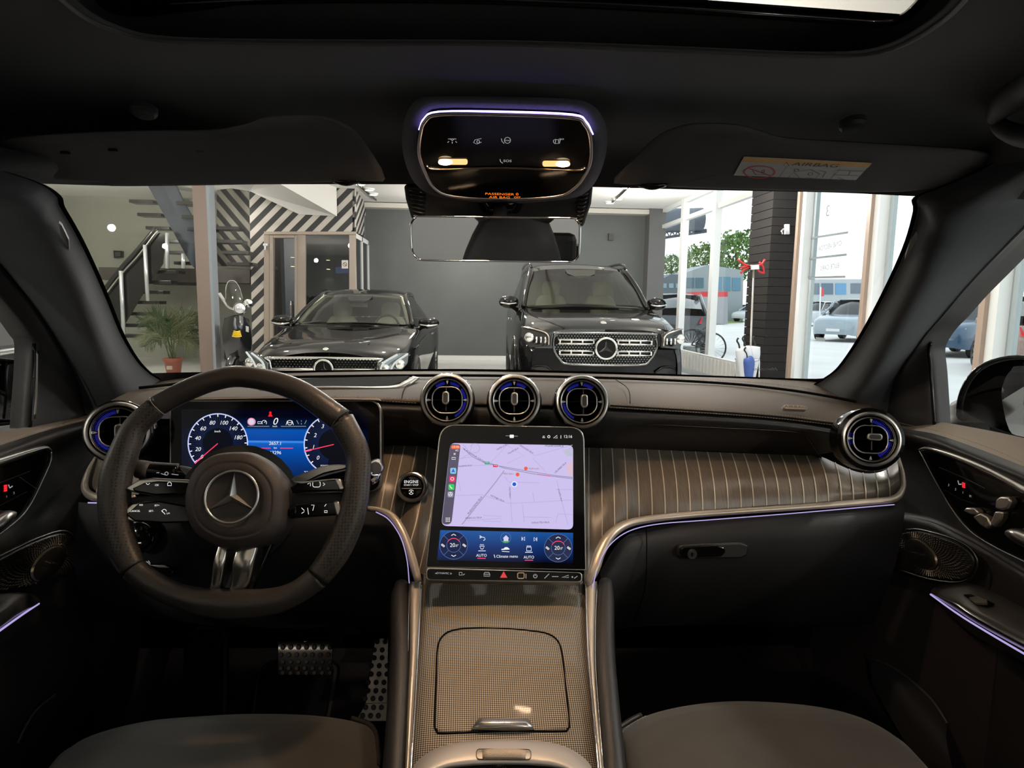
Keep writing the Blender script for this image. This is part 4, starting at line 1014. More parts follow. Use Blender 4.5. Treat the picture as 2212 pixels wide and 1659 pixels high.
# side rails
RAIL = [(1266, 1250, 0), (1266, 1330, 0), (1270, 1420, 0), (1279, 1520, 0), (1291, 1640, 0), (1300, 1720, 0)]
kloft('side_trim', [[(1262, 1256, -.010), (1263, 1330, -.010), (1266, 1420, -.010), (1276, 1520, -.010), (1286, 1640, -.010), (1294, 1720, -.010)], [(1266, 1256, .004), (1268, 1330, .004), (1272, 1420, .004), (1281, 1520, .004), (1292, 1640, .004), (1300, 1720, .004)], [(1283, 1256, .006), (1281, 1330, .006), (1281, 1420, .006), (1287, 1520, .006), (1298, 1640, .006), (1306, 1720, .006)], [(1290, 1256, -.01), (1288, 1330, -.01), (1286, 1420, -.01), (1291, 1520, -.01), (1303, 1640, -.01), (1310, 1720, -.01)]], TRIM, con, k=4, k2=3)
kloft('side_trim', [[(913, 1256, -.010), (908, 1330, -.010), (904, 1420, -.010), (898, 1520, -.010), (891, 1640, -.010), (886, 1720, -.010)], [(909, 1256, .004), (904, 1330, .004), (899, 1420, .004), (893, 1520, .004), (886, 1640, .004), (881, 1720, .004)], [(889, 1256, .006), (889, 1330, .006), (888, 1420, .006), (883, 1520, .006), (878, 1640, .006), (873, 1720, .006)], [(884, 1256, -.01), (883, 1330, -.01), (882, 1420, -.01), (877, 1520, -.01), (873, 1640, -.01), (868, 1720, -.01)]], TRIM, con, k=4, k2=3)
tube('chrome_line', [kc.px(a, b_, .007) for a, b_ in [(911, 1256), (907, 1330), (902, 1420), (896, 1520), (889, 1640), (884, 1720)]], .0012, CHROME, con, seg=8)
tube('chrome_line', [kc.px(a, b_, .007) for a, b_ in [(1265, 1256), (1267, 1330), (1271, 1420), (1280, 1520), (1291, 1640), (1299, 1720)]], .0012, CHROME, con, seg=8)
# padded knee rolls
tube('knee_pad', [kc.px(a, b_, -.010) for a, b_ in [(1308, 1258), (1306, 1300), (1304, 1400), (1312, 1520), (1324, 1660), (1330, 1740)]], [.010, .014, .015, .015, .015, .015], BLACK_L, con, seg=14)
tube('knee_pad', [kc.px(a, b_, -.010) for a, b_ in [(868, 1262), (864, 1300), (866, 1400), (862, 1520), (855, 1660), (850, 1740)]], [.010, .014, .015, .015, .015, .015], BLACK_L, con, seg=14)
kloft('side_wall', [[(1316, 1262, -.01), (1320, 1400, -.01), (1328, 1520, -.01), (1345, 1740, -.01)], [(1325, 1262, -.10), (1325, 1400, -.10), (1330, 1520, -.10), (1340, 1740, -.12)], [(1330, 1262, -.3), (1330, 1400, -.3), (1335, 1520, -.3), (1340, 1740, -.3)]], BLACK_S, con)
kloft('side_wall', [[(860, 1262, -.01), (853, 1400, -.01), (848, 1520, -.01), (835, 1740, -.01)], [(850, 1262, -.10), (845, 1400, -.10), (842, 1520, -.10), (835, 1740, -.12)], [(840, 1262, -.3), (838, 1400, -.3), (836, 1520, -.3), (835, 1740, -.3)]], BLACK_S, con)
tube('ambient_strip', [kc.px(a, b_, .0) for a, b_ in [(884, 1262), (883, 1330), (881, 1420), (875, 1520), (868, 1660)]], .0007, mat('thin chrome edge', (.7, .68, .66), .2, metal=1), con, seg=6)
tube('ambient_strip', [kc.px(a, b_, .0) for a, b_ in [(1290, 1262), (1287, 1330), (1286, 1420), (1292, 1520), (1303, 1660)]], .0007, mat('thin chrome edge', (.7, .68, .66), .2, metal=1), con, seg=6)
# arch of the cup holder lid at the rear
BEI = mat('pearl plastic', (0.50, 0.46, 0.42), .4, metal=.3)
kloft('armrest_arch', [[(880, 1690, .002), (905, 1640, .004), (975, 1606, .006), (1090, 1597, .006), (1200, 1606, .006), (1265, 1640, .004), (1292, 1690, .002)], [(884, 1690, .016), (912, 1648, .018), (980, 1614, .018), (1090, 1604, .018), (1195, 1614, .018), (1256, 1648, .018), (1288, 1690, .016)], [(900, 1700, .022), (945, 1662, .022), (1000, 1650, .022), (1090, 1646, .022), (1180, 1650, .022), (1230, 1664, .022), (1272, 1700, .022)], [(905, 1704, .010), (950, 1668, .010), (1003, 1656, .010), (1090, 1652, .010), (1177, 1656, .010), (1226, 1668, .010), (1268, 1704, .010)]], BEI, con, k=4, k2=4)
lt = tube('armrest_lens', [kc.px(a, b_, .0225) for a, b_ in [(1042, 1629), (1070, 1628), (1110, 1628), (1136, 1630)]], [.0052, .0058, .0058, .0052], mat('ribbed beige lens', (.55, .43, .32), .25, bump=.5, bscale=900), con, seg=10, k=2, up=tuple(kc.z), flat=.5)
tube('lens_frame', [kc.px(a, b_, .0228) for a, b_ in rq([(1029, 1618), (1147, 1619), (1147, 1641), (1029, 1640)], 9)], .0006, DARKMET, con, seg=6, k=1, closed=True)
kloft('armrest_lid', [[(912, 1670, .008), (1000, 1658, .008), (1085, 1655, .008)], [(905, 1760, .012), (1000, 1760, .014), (1085, 1760, .012)]], BLACK_L, con)
kloft('armrest_lid', [[(1095, 1655, .008), (1180, 1658, .008), (1262, 1672, .008)], [(1095, 1760, .012), (1180, 1760, .014), (1270, 1760, .012)]], BLACK_L, con)

# ============================================================ SEATS
SIDE = mat('seat bolster leather', (.030, .025, .022), .5, bump=.3, bscale=600)
def seat(name_label, arc, back_x, zf, parent=None, leather=None):
    P = cr([V(D(a, b_, Z=zf)) for a, b_ in arc], 6)
    st_ = thing('front_seat', name_label, 'seat', (sum(p.x for p in P) / len(P), .3, .42), None, 'front seats')
    n = len(P); xl, xr = P[0].x, P[-1].x
    rows = []
    prof = [(.015, -.20, 1.0), (.025, -.06, 1.0), (.018, -.02, 1.0), (0, 0, 1.0), (-.03, .014, .97), (-.08, .022, .95)]
    for dy, dz, s_ in prof:
        row = []
        for i, p in enumerate(P):
            u = i / (n - 1); edge = abs(2 * u - 1) ** 4
            row.append(V((p.x * s_ + (xl + xr) / 2 * (1 - s_), p.y + dy * (1 - .3 * edge), p.z + dz * (1 - edge * .8))))
        rows.append(row)
    for yy in (.55, .35, .12, -.12):
        row = []
        for i, p in enumerate(P):
            u = i / (n - 1); edge = abs(2 * u - 1)
            x = xl - .004 + (xr - xl + .008) * u
            row.append(V((x, min(yy, p.y - .10) if yy < .6 else yy, p.z + .024 + .03 * edge ** 3 - (.06 if edge > .995 else 0))))
        rows.append(row)
    loft('cushion', rows, SUEDE, st_, k=1, k2=2)
    # backrest
    cx = (xl + xr) / 2; w_ = (xr - xl) / 2
    bk = []
    for z_, y_, hw in ((zf + .02, -.14, w_ * .95), (zf + .25, -.24, w_ * .98), (zf + .45, -.30, w_ * .9), (zf + .60, -.34, w_ * .6), (zf + .63, -.36, w_ * .3)):
        bk.append([V((cx + hw * math.cos(a), y_ + (.06 if math.sin(a) > 0 else .07) * math.sin(a), z_)) for a in [2 * pi * i / 24 for i in range(24)]])
    loft('backrest', bk, BLACK_L, st_, k=1, k2=3, cu=True, cap=True)
    hr = []
    for z_, hw in ((zf + .59, .06), (zf + .61, .135), (zf + .75, .15), (zf + .86, .13), (zf + .89, .05)):
        hr.append([V((cx + hw * math.cos(a), -.34 + .045 * math.sin(a), z_)) for a in [2 * pi * i / 24 for i in range(24)]])
    loft('headrest', hr, BLACK_L, st_, k=1, k2=3, cu=True, cap=True)
    return st_, P
s1, P1 = seat('brown suede driver seat cushion edge in front of the pedals', [(112, 1700), (125, 1655), (165, 1607), (230, 1578), (330, 1556), (450, 1546), (560, 1542), (680, 1546), (770, 1560), (806, 1580), (816, 1625), (820, 1700)], 0, .765)
s2, P2 = seat('brown suede passenger seat cushion edge right of the console', [(1330, 1700), (1326, 1640), (1328, 1600), (1345, 1575), (1400, 1545), (1480, 1525), (1580, 1515), (1700, 1519), (1800, 1533), (1880, 1560), (1945, 1605), (1990, 1690)], 0, .765)
tube('piping', [p + V((0, .004, .001)) for p in P1[47:-3]], .0035, SIDE, s1, seg=8, k=1)
tube('piping', [p + V((-.002, .004, .001)) for p in P2[3:24]], .0035, SIDE, s2, seg=8, k=1)
stitches('stitching', [[p + V((.006, -.006, .008)) for p in P2[4:24]]], 0, s2)
kx = [(1320, 1560), (1326, 1640), (1350, 1680)]

# ============================================================ FOOTWELL
FZ = .42
fl = mk('floor_carpet', [(-.66, .3, FZ), (.80, .3, FZ), (.80, 1.28, FZ), (-.66, 1.28, FZ), (.80, 1.75, FZ + .42), (-.66, 1.75, FZ + .42)], [(0, 1, 2, 3), (3, 2, 4, 5)], CARPET, None, smooth=False)
tag(fl, kind='structure'); fl.name = 'floor_car'
PIP = mat('brown piping', (.075, .045, .034), .7)
MATM = mat('floor mat pile', (.012, .009, .009), 1.0, bump=.8, bscale=1100)
mt = thing('floor_mat', 'dark driver floor mat with brown bound edge under the brake pedal', 'floor mat', D(640, 1500, Z=FZ + .01))
mo = [(528, 1600), (545, 1550), (556, 1475), (570, 1442), (598, 1430), (700, 1430), (722, 1440), (724, 1460), (706, 1560), (700, 1600)]
def zp(a, b_, z):
    p = D(a, b_, Z=z)
    if p.y > 1.28:
        # on the sloping toe board
        r_ = ray(a, b_); n_ = V((0, -.42, .47)).normalized(); o_ = V((0, 1.28, z)); t_ = (o_ - CAM).dot(n_) / r_.dot(n_); p = CAM + r_ * t_
    return p
slab('mat_pile', [zp(a, b_, FZ + .012) for a, b_ in mo], (0, -.5, 1), .006, MATM, mt)
tube('bound_edge', [zp(a, b_, FZ + .014) for a, b_ in mo], .0045, PIP, mt, seg=6, k=4)
fr_ = thing('footrest', 'black footrest pad with brown edge left of the brake pedal', 'footrest', D(450, 1500, Y=1.3))
fo = [(388, 1600), (396, 1400), (405, 1366), (425, 1357), (468, 1357), (483, 1366), (487, 1400), (484, 1600)]
ff = Fr(D(440, 1450, Y=1.28), (1, 0, 0), (0, -1, .9))
pxslab('pad', ff, fo, .03, MATM, fr_, bevel=.004, k=1)
tube('bound_edge', [ff.px(a, b_, .001) for a, b_ in fo[3:]], .0035, PIP, fr_, seg=6, k=4)
# pedals
PED = mat('brushed pedal steel', (.34, .30, .26), .42, metal=1)
pf = Fr(D(660, 1421, Y=1.16), (1, 0, 0), (0, -1, .35))
bp_ = thing('brake_pedal', 'wide brushed steel brake pedal with rows of black rubber dots', 'pedal', pf.o, pf.rot())
rows = []
for (y, z) in ((1386, -.010), (1388, .0), (1400, .006), (1420, .003), (1440, -.004), (1456, -.014), (1457, -.02)):
    rows.append([pf.px(a, y, z) for a in (601, 605, 640, 680, 713, 718)])
loft('pedal_plate', rows, PED, bp_, k=2, k2=3, solid=.004)
RUB = mat('pedal rubber', (.008, .008, .008), .6)
def dot(fr, px, py, z, r_, parent, name='rubber_stud'):
    x, y = fr.uv(px, py, z); lathe(name, fr.at(x, y, z), [(0, .0022), (r_ * .7, .0022), (r_, 0), (r_, -.004)], RUB, parent, seg=12)
for j, (y, z) in enumerate(((1398, .0065), (1414, .0045), (1429, .000), (1443, -.0045), (1453, -.011))):
    for i in range(7):
        dot(pf, 611 + i * 17 - (4 if j % 2 else 0), y, z, .0048, bp_)
tube('pedal_arm', [pf.px(664, 1392, -.01), pf.px(664, 1372, -.03), pf.px(664, 1350, -.08)], .010, DARKMET, bp_, seg=10, flat=.6)
af = Fr(D(806, 1470, Y=1.18), (1, 0, 0), (-.05, -1, .55))
ap = thing('accelerator_pedal', 'tall narrow steel accelerator pedal with black dots beside the console', 'pedal', af.o, af.rot())
aout = [(810, 1384), (824, 1378), (840, 1381), (850, 1395), (850, 1558), (766, 1558), (776, 1545), (790, 1517), (794, 1490), (800, 1450)]
pxslab('pedal_plate', af, aout, .004, PED, ap, bevel=.0008)
tube('fold', [af.px(786, 1520, .0005), af.px(838, 1518, .0005)], .0008, CHROME, ap, seg=6, k=1)
for j, y in enumerate((1386, 1404, 1421, 1438, 1456, 1474, 1492, 1509, 1528, 1546)):
    x0 = 815 - (y - 1386) * .19 if j < 8 else 790 - (y - 1528) * .2
    for i in range(3):
        x = x0 + i * 17 - (3 if j % 2 else 0)
        if x < 846: dot(af, x, y, .0002, .0050, ap)
# ============================================================ DOORS
def dl(name, rows, m, parent, **kw):
    return loft(name, [[D(a, b_, X=c) for a, b_, c in r_] for r_ in rows], m, parent, **kw)
ldoor = thing('door_card', 'black driver door panel at the left edge with glossy seat switch triangle', 'car door', (-.70, 1.0, .5), None, 'front doors')
rdoor = thing('door_card', 'black passenger door panel at the right edge with silver seat shaped switches', 'car door', (.82, 1.0, .5), None, 'front doors')
SILL = mat('taupe sill leather', (.27, .225, .185), .55, spec=.15, bump=.25, bscale=900)  # dash leather in a lighter colour, making up for lamp light missing here
DOORB = mat('door black leather', (.022, .020, .019), .48, bump=.3, bscale=700)
dl('sill_pad', [[(-90, 950, -.725), (0, 933, -.725), (100, 914, -.725), (190, 894, -.725), (235, 884, -.72)], [(-90, 968, -.70), (0, 944, -.70), (100, 920, -.70), (190, 899, -.70), (235, 889, -.70)], [(-90, 990, -.672), (0, 962, -.672), (100, 930, -.672), (190, 907, -.675), (232, 897, -.68)]], SILL, ldoor)
dl('door_panel', [[(-90, 990, -.672), (0, 962, -.672), (100, 930, -.672), (190, 907, -.675), (232, 897, -.68)],
    [(-90, 1010, -.655), (0, 978, -.655), (100, 942, -.655), (190, 914, -.66), (232, 903, -.67)],
    [(-90, 1035, -.655), (0, 998, -.655), (100, 960, -.655), (190, 928, -.66), (232, 916, -.67)],
    [(-90, 1070, -.685), (0, 1025, -.685), (100, 990, -.685), (175, 965, -.685), (232, 945, -.69)],
    [(-90, 1180, -.69), (0, 1130, -.69), (100, 1090, -.69), (165, 1060, -.69), (225, 1030, -.70)],
    [(-90, 1240, -.685), (0, 1190, -.685), (80, 1150, -.685), (160, 1110, -.69), (215, 1080, -.70)],
    [(-90, 1300, -.69), (0, 1270, -.69), (80, 1240, -.69), (170, 1200, -.69), (210, 1180, -.70)],
    [(-90, 1720, -.70), (0, 1640, -.70), (80, 1520, -.70), (150, 1440, -.70), (200, 1380, -.72)],
    [(-90, 1900, -.70), (0, 1850, -.70), (80, 1780, -.70), (200, 1700, -.72), (240, 1660, -.74)]], DOORB, ldoor, k=4, k2=4)
stitches('stitching', [[D(a, b_, X=c + .003) for a, b_, c in [(-60, 978, -.670), (0, 957, -.672), (100, 926, -.672), (190, 904, -.675), (225, 895, -.68)]]], 0, ldoor)
lx = Fr(D(50, 1060, X=-.66), (0, 1, 0), (1, 0, .0))
def lpx(name, pts, z, dep, m, par, **kw): return pxslab(name, lx, pts, dep, m, par, z=z, **kw)
gp = lpx('switch_panel', [(-60, 1022), (0, 1004), (70, 976), (100, 969), (110, 976), (108, 996), (62, 1092), (30, 1126), (-60, 1200)], .004, .02, GLOSS, ldoor, bevel=.002)
tube('chrome_trim', [lx.px(a, b_, .007) for a, b_ in [(-60, 1014), (0, 996), (60, 977), (96, 968), (110, 974)]], [.007, .007, .006, .004, .002], SATIN, ldoor, seg=10)
tube('chrome_trim', [lx.px(a, b_, .006) for a, b_ in [(110, 974), (109, 996), (90, 1040), (62, 1095), (30, 1130), (-60, 1196)]], .0014, SATIN, ldoor, seg=8)
strokes('switch_lines', lx, [[(-20, 1048), (60, 1017)], [(-20, 1098), (52, 1062)], [(35, 1030), (75, 1058)]], 1.4, mat('engraved line', (.3, .28, .25), .3, metal=1), ldoor, z=.0045)
strokes('heat_lamps', lx, [[(1, 1050), (8, 1049)], [(1, 1055), (8, 1054)], [(1, 1060), (8, 1059)]], 3, em('seat heat red', (1, .02, .03), 1.2), ldoor, z=.0047)
for s_, x, y in (('1', 7, 1073), ('2', 23, 1065)): text(s_, lx, x, y, 5, GREY_P, ldoor, z=.0048, flip=False)
strokes('seat_symbol', lx, [[(11, 1047), (14, 1054), (20, 1050)]], 1.8, GREY_P, ldoor, z=.0047)
tube('door_handle', [lx.px(-60, 1170, .012), lx.px(-10, 1135, .016), lx.px(12, 1118, .012), lx.px(30, 1110, .006)], [.011, .0115, .010, .004], SATIN, ldoor, seg=12)
def speaker(fr, outline, cx, cy, rx, ry, parent, dirs):
    sp_ = pxslab('speaker_grille', fr, outline, .012, mat('speaker black', (.010, .0095, .009), .4), parent, z=.004, k=3, bevel=.002)
    ux, uy = fr.uv(cx, cy)
    r0 = (V(fr.uv(cx + rx, cy)) - V(fr.uv(cx, cy))).length; r1 = (V(fr.uv(cx, cy + ry)) - V(fr.uv(cx, cy))).length
    P = [V(fr.uv(a, b_)) for a, b_ in outline]
    def inside(x, y):
        c = False; n_ = len(P)
        for i in range(n_):
            a, b_ = P[i], P[i - 1]
            if (a.y > y) != (b_.y > y) and x < (b_.x - a.x) * (y - a.y) / (b_.y - a.y) + a.x: c = not c
        return c
    vs, fs = [], []
    f0 = fr.at(ux, uy, .005)
    for j in range(2, 16):
        for i in range(60):
            a = 2 * pi * (i + .5 * (j % 2)) / 60; rr = r0 * (1 + .14 * (j - 1))
            x, y = ux + rr * math.cos(a), uy + rr * math.sin(a) * (r1 / r0)
            if not inside(x * 1.0, y): continue
            d_ = V((math.cos(a), math.sin(a))) * (.0016 + .00022 * j); q = V((-d_.y, d_.x)).normalized() * .0007
            b0 = len(vs)
            for sx_, sy_ in ((-1, -1), (1, -1), (1, 1), (-1, 1)): vs.append(fr.p(x + d_.x * sx_ + q.x * sy_, y + d_.y * sx_ + q.y * sy_, .0046))
            vs.append(fr.p(x, y, .0056)); fs += [(b0, b0 + 1, b0 + 4), (b0 + 1, b0 + 2, b0 + 4), (b0 + 2, b0 + 3, b0 + 4), (b0 + 3, b0, b0 + 4)]
    o = mk('perforation', vs, fs, mat('perforated bronze', (.22, .18, .13), .35, metal=1), sp_, smooth=False); o['kind'] = 'stuff'
    DISC = mat('disc', (.42, .36, .27), .3, metal=1)
    lathe('centre_disc', f0, [(0, .0015), (r0 * .3, .001), (r0 * .92, .0035), (r0, .003), (r0 * 1.04, 0)], DISC, sp_, seg=48, sy=r1 / r0)
    strokes('disc_lettering', fr, [[(cx - rx * .45, cy - 4), (cx - rx * .05, cy + dirs * 1)], [(cx + rx * .05, cy - dirs * 1), (cx + rx * .45, cy + 3)]], 1.6, mat('disc print', (.6, .55, .48), .4, metal=1), sp_, z=.0095)
    return sp_
lo_ = [(-50, 1235), (0, 1207), (70, 1174), (130, 1153), (152, 1163), (164, 1190), (162, 1218), (140, 1236), (60, 1264), (20, 1271), (-50, 1285)]
speaker(lx, lo_, 98, 1216, 34, 30, ldoor, 1)
tube('speaker_rim', [lx.px(a, b_, .006) for a, b_ in [(-50, 1226), (0, 1201), (70, 1168), (130, 1148), (156, 1158), (168, 1190)]], .0022, DARKMET, ldoor, seg=8)
# arm rest
dl('armrest', [[(-60, 1300, -.69), (0, 1284, -.69), (55, 1281, -.69), (84, 1290, -.70)], [(-60, 1300, -.66), (0, 1284, -.655), (55, 1282, -.66), (86, 1296, -.69)], [(-60, 1350, -.60), (0, 1320, -.61), (40, 1302, -.63), (86, 1300, -.69)], [(-60, 1392, -.59), (0, 1350, -.60), (40, 1322, -.625), (86, 1303, -.69)], [(-60, 1400, -.60), (0, 1358, -.61), (40, 1330, -.635), (86, 1305, -.69)], [(-60, 1430, -.66), (0, 1392, -.67), (40, 1360, -.68), (80, 1330, -.70)]], mat('satin dark armrest', (.10, .092, .085), .35, metal=.4), ldoor, k=4, k2=3)
dl('switch_recess', [[(-60, 1302, -.662), (0, 1289, -.66), (38, 1288, -.662), (48, 1294, -.665)], [(-60, 1330, -.64), (0, 1310, -.64), (35, 1303, -.645), (48, 1296, -.655)], [(-60, 1350, -.625), (0, 1326, -.63), (30, 1310, -.64), (48, 1298, -.65)]], GLOSS, ldoor)
tube('ambient_strip', [D(a, b_, X=c) for a, b_, c in [(-60, 1405, -.596), (0, 1362, -.607), (45, 1330, -.632), (84, 1304, -.688)]], .0014, AMBIENT, ldoor, seg=6)
tube('pocket_edge', [D(a, b_, X=-.69) for a, b_ in [(38, 1605), (55, 1570), (82, 1530), (120, 1500)]], .002, mat('pocket lip', (.06, .055, .05), .5), ldoor, seg=6)

# right door
dl('sill_pad', [[(1895, 905, .86), (1960, 916, .86), (2021, 911, .87), (2110, 925, .87), (2212, 946, .87), (2330, 975, .87)], [(1900, 908, .84), (1960, 922, .84), (2021, 921, .85), (2110, 942, .85), (2212, 972, .85), (2330, 1006, .85)], [(1905, 913, .82), (1950, 925, .82), (2021, 938, .82), (2110, 968, .82), (2212, 1008, .82), (2330, 1060, .82)]], SILL, rdoor)
dl('door_panel', [[(1905, 913, .82), (1950, 925, .82), (2021, 938, .82), (2110, 968, .82), (2212, 1008, .82), (2330, 1060, .82)],
    [(1905, 922, .80), (1950, 932, .80), (2021, 950, .80), (2110, 985, .80), (2212, 1026, .80), (2330, 1080, .80)],
    [(1905, 940, .80), (1950, 948, .80), (2021, 966, .80), (2110, 1000, .80), (2212, 1045, .80), (2330, 1100, .80)],
    [(1905, 980, .83), (1950, 980, .83), (2021, 995, .83), (2110, 1040, .83), (2212, 1085, .83), (2330, 1140, .83)],
    [(1925, 1100, .835), (1960, 1105, .835), (2021, 1120, .835), (2110, 1165, .835), (2212, 1225, .835), (2330, 1290, .835)],
    [(1920, 1130, .83), (1960, 1130, .83), (2021, 1145, .83), (2110, 1190, .83), (2212, 1250, .83), (2330, 1310, .83)],
    [(1915, 1260, .84), (1950, 1270, .84), (2010, 1290, .84), (2110, 1330, .84), (2212, 1390, .84), (2330, 1450, .84)],
    [(1850, 1480, .85), (1900, 1500, .85), (1960, 1560, .85), (2060, 1640, .85), (2212, 1800, .85), (2330, 1900, .85)],
    [(1850, 1600, .86), (1900, 1700, .86), (1960, 1760, .86), (2060, 1840, .86), (2212, 2000, .86), (2330, 2200, .86)]], DOORB, rdoor, k=4, k2=4)
stitches('stitching', [[D(a, b_, X=c - .003) for a, b_, c in [(1915, 905, .826), (1950, 915, .826), (2021, 930, .826), (2082, 948, .826), (2150, 972, .826), (2212, 1000, .826)]]], 0, rdoor)
rx_ = Fr(D(2100, 1080, X=.81), (0, -1, 0), (-1, 0, 0))
def rpxs(name, pts, z, dep, m, par, **kw): return pxslab(name, rx_, pts, dep, m, par, z=z, **kw)
rpxs('switch_panel', [(1986, 974), (2025, 976), (2129, 1020), (2260, 1085), (2260, 1240), (2212, 1213), (2138, 1176), (2091, 1143), (2054, 1096), (2016, 1030)], .004, .02, GLOSS, rdoor, bevel=.002)
tube('chrome_trim', [rx_.px(a, b_, .007) for a, b_ in [(1986, 972), (2005, 969), (2060, 985), (2129, 1013), (2212, 1056), (2280, 1092)]], [.002, .004, .006, .007, .007, .007], SATIN, rdoor, seg=10)
tube('chrome_trim', [rx_.px(a, b_, .006) for a, b_ in [(1987, 974), (2016, 1030), (2054, 1096), (2091, 1143), (2138, 1176), (2212, 1213), (2270, 1240)]], .0014, SATIN, rdoor, seg=8)
strokes('switch_lines', rx_, [[(2033, 1009), (2090, 1033), (2134, 1055)], [(2045, 1058), (2080, 1078), (2110, 1088)]], 1.2, mat('engraved line', (.3, .28, .25), .3, metal=1), rdoor, z=.0045)
strokes('heat_lamps', rx_, [[(2084, 1043), (2091, 1045)], [(2084, 1047), (2091, 1049)], [(2084, 1051), (2091, 1053)]], 2.4, em('seat heat red', (1, .02, .03), 1.2), rdoor, z=.0047)
for s_, x, y in (('3', 2055, 1048), ('2', 2070, 1057), ('1', 2086, 1064), ('M', 2102, 1072)): text(s_, rx_, x, y, 5, GREY_P, rdoor, z=.0048)
strokes('seat_symbol', rx_, [[(2075, 1038), (2077, 1046), (2083, 1046)]], 1.8, GREY_P, rdoor, z=.0047)
SW = mat('sand blasted switch', (.50, .46, .40), .35, metal=.9)
def soft(name, pts, zt, m, par, bev=.0025): return rpxs(name, pts, zt, .012, m, par, k=1, bevel=bev)
soft('seat_switch', [(2079, 1104), (2086, 1096), (2104, 1097), (2113, 1106), (2110, 1114), (2096, 1112)], .016, SW, rdoor)
soft('seat_switch', [(2100, 1116), (2116, 1108), (2134, 1118), (2140, 1136), (2130, 1143), (2116, 1134)], .016, SW, rdoor)
soft('seat_switch', [(2138, 1130), (2148, 1104), (2166, 1106), (2162, 1122), (2146, 1140)], .016, SW, rdoor)
soft('seat_switch', [(2148, 1098), (2150, 1080), (2160, 1072), (2178, 1074), (2184, 1084), (2176, 1098), (2164, 1102)], .018, SW, rdoor)
tube('door_handle', [rx_.px(2180, 1152, .008), rx_.px(2200, 1158, .016), rx_.px(2240, 1176, .018)], [.006, .011, .012], SATIN, rdoor, seg=12)
so = [(1938, 1160), (1958, 1150), (1990, 1150), (2063, 1172), (2098, 1198), (2103, 1222), (2092, 1242), (2066, 1252), (2007, 1245), (1945, 1226), (1932, 1200)]
speaker(rx_, so, 1995, 1196, 34, 28, rdoor, -1)
tube('speaker_rim', [rx_.px(a, b_, .006) for a, b_ in [(1958, 1145), (1990, 1145), (2065, 1166), (2104, 1194), (2111, 1224), (2096, 1249), (2066, 1259), (2005, 1251), (1940, 1231)]], .0022, DARKMET, rdoor, seg=8)
dl('armrest', [[(2020, 1268, .84), (2060, 1258, .84), (2110, 1262, .84), (2212, 1312, .84), (2330, 1375, .84)], [(2013, 1272, .83), (2060, 1266, .81), (2110, 1274, .80), (2212, 1326, .80), (2330, 1390, .80)], [(2009, 1277, .83), (2060, 1292, .77), (2110, 1318, .75), (2212, 1368, .74), (2330, 1425, .74)], [(2009, 1280, .83), (2060, 1306, .765), (2110, 1336, .745), (2212, 1390, .735), (2330, 1450, .735)], [(2010, 1283, .83), (2060, 1316, .775), (2110, 1348, .755), (2212, 1404, .745), (2330, 1465, .745)], [(2020, 1300, .84), (2070, 1345, .82), (2110, 1375, .81), (2212, 1430, .80), (2330, 1490, .80)]], mat('satin dark armrest', (.10, .092, .085), .35, metal=.4), rdoor, k=4, k2=3)
dl('armrest_edge', [[(2009, 1279, .829), (2060, 1300, .764), (2110, 1330, .744), (2212, 1383, .734), (2330, 1440, .734)], [(2009, 1280, .826), (2060, 1306, .758), (2110, 1338, .738), (2212, 1394, .728), (2330, 1455, .728)], [(2010, 1282, .829), (2060, 1314, .768), (2110, 1347, .748), (2212, 1404, .738), (2330, 1467, .738)]], SATIN, rdoor)
tube('ambient_strip', [D(a, b_, X=c) for a, b_, c in [(2010, 1284, .826), (2060, 1320, .768), (2110, 1352, .75), (2212, 1412, .738), (2330, 1478, .738)]], .0014, AMBIENT, rdoor, seg=6)
wr_ = mk('window_switch_recess', [D(a, b_, X=c) for a, b_, c in [(2082, 1284, .772), (2108, 1283, .79), (2148, 1304, .775), (2128, 1308, .757)]], [(0, 1, 2, 3)], DARK, rdoor, solid=.002, smooth=False)
mk('window_switch', [D(a, b_, X=c) for a, b_, c in [(2095, 1295, .766), (2112, 1291, .778), (2134, 1300, .768), (2134, 1307, .758), (2108, 1306, .757)]], [(0, 1, 2, 3, 4)], mat('switch grey', (.12, .11, .10), .3), rdoor, solid=.003, smooth=False)
tube('pocket_edge', [D(a, b_, X=.835) for a, b_ in [(1870, 1418), (1910, 1432), (1955, 1460), (2011, 1509), (2046, 1562)]], .0025, mat('pocket lip', (.06, .055, .05), .5), rdoor, seg=6)
dl('pocket_wall', [[(1872, 1420, .836), (1910, 1434, .836), (1955, 1462, .836), (2011, 1511, .836), (2046, 1564, .836)], [(1880, 1440, .80), (1920, 1470, .79), (1960, 1510, .78), (2010, 1570, .78), (2046, 1610, .78)], [(1885, 1480, .80), (1930, 1560, .79), (1980, 1640, .78), (2040, 1700, .78), (2080, 1740, .78)]], mat('pocket cloth', (.02, .018, .018), .9), rdoor)

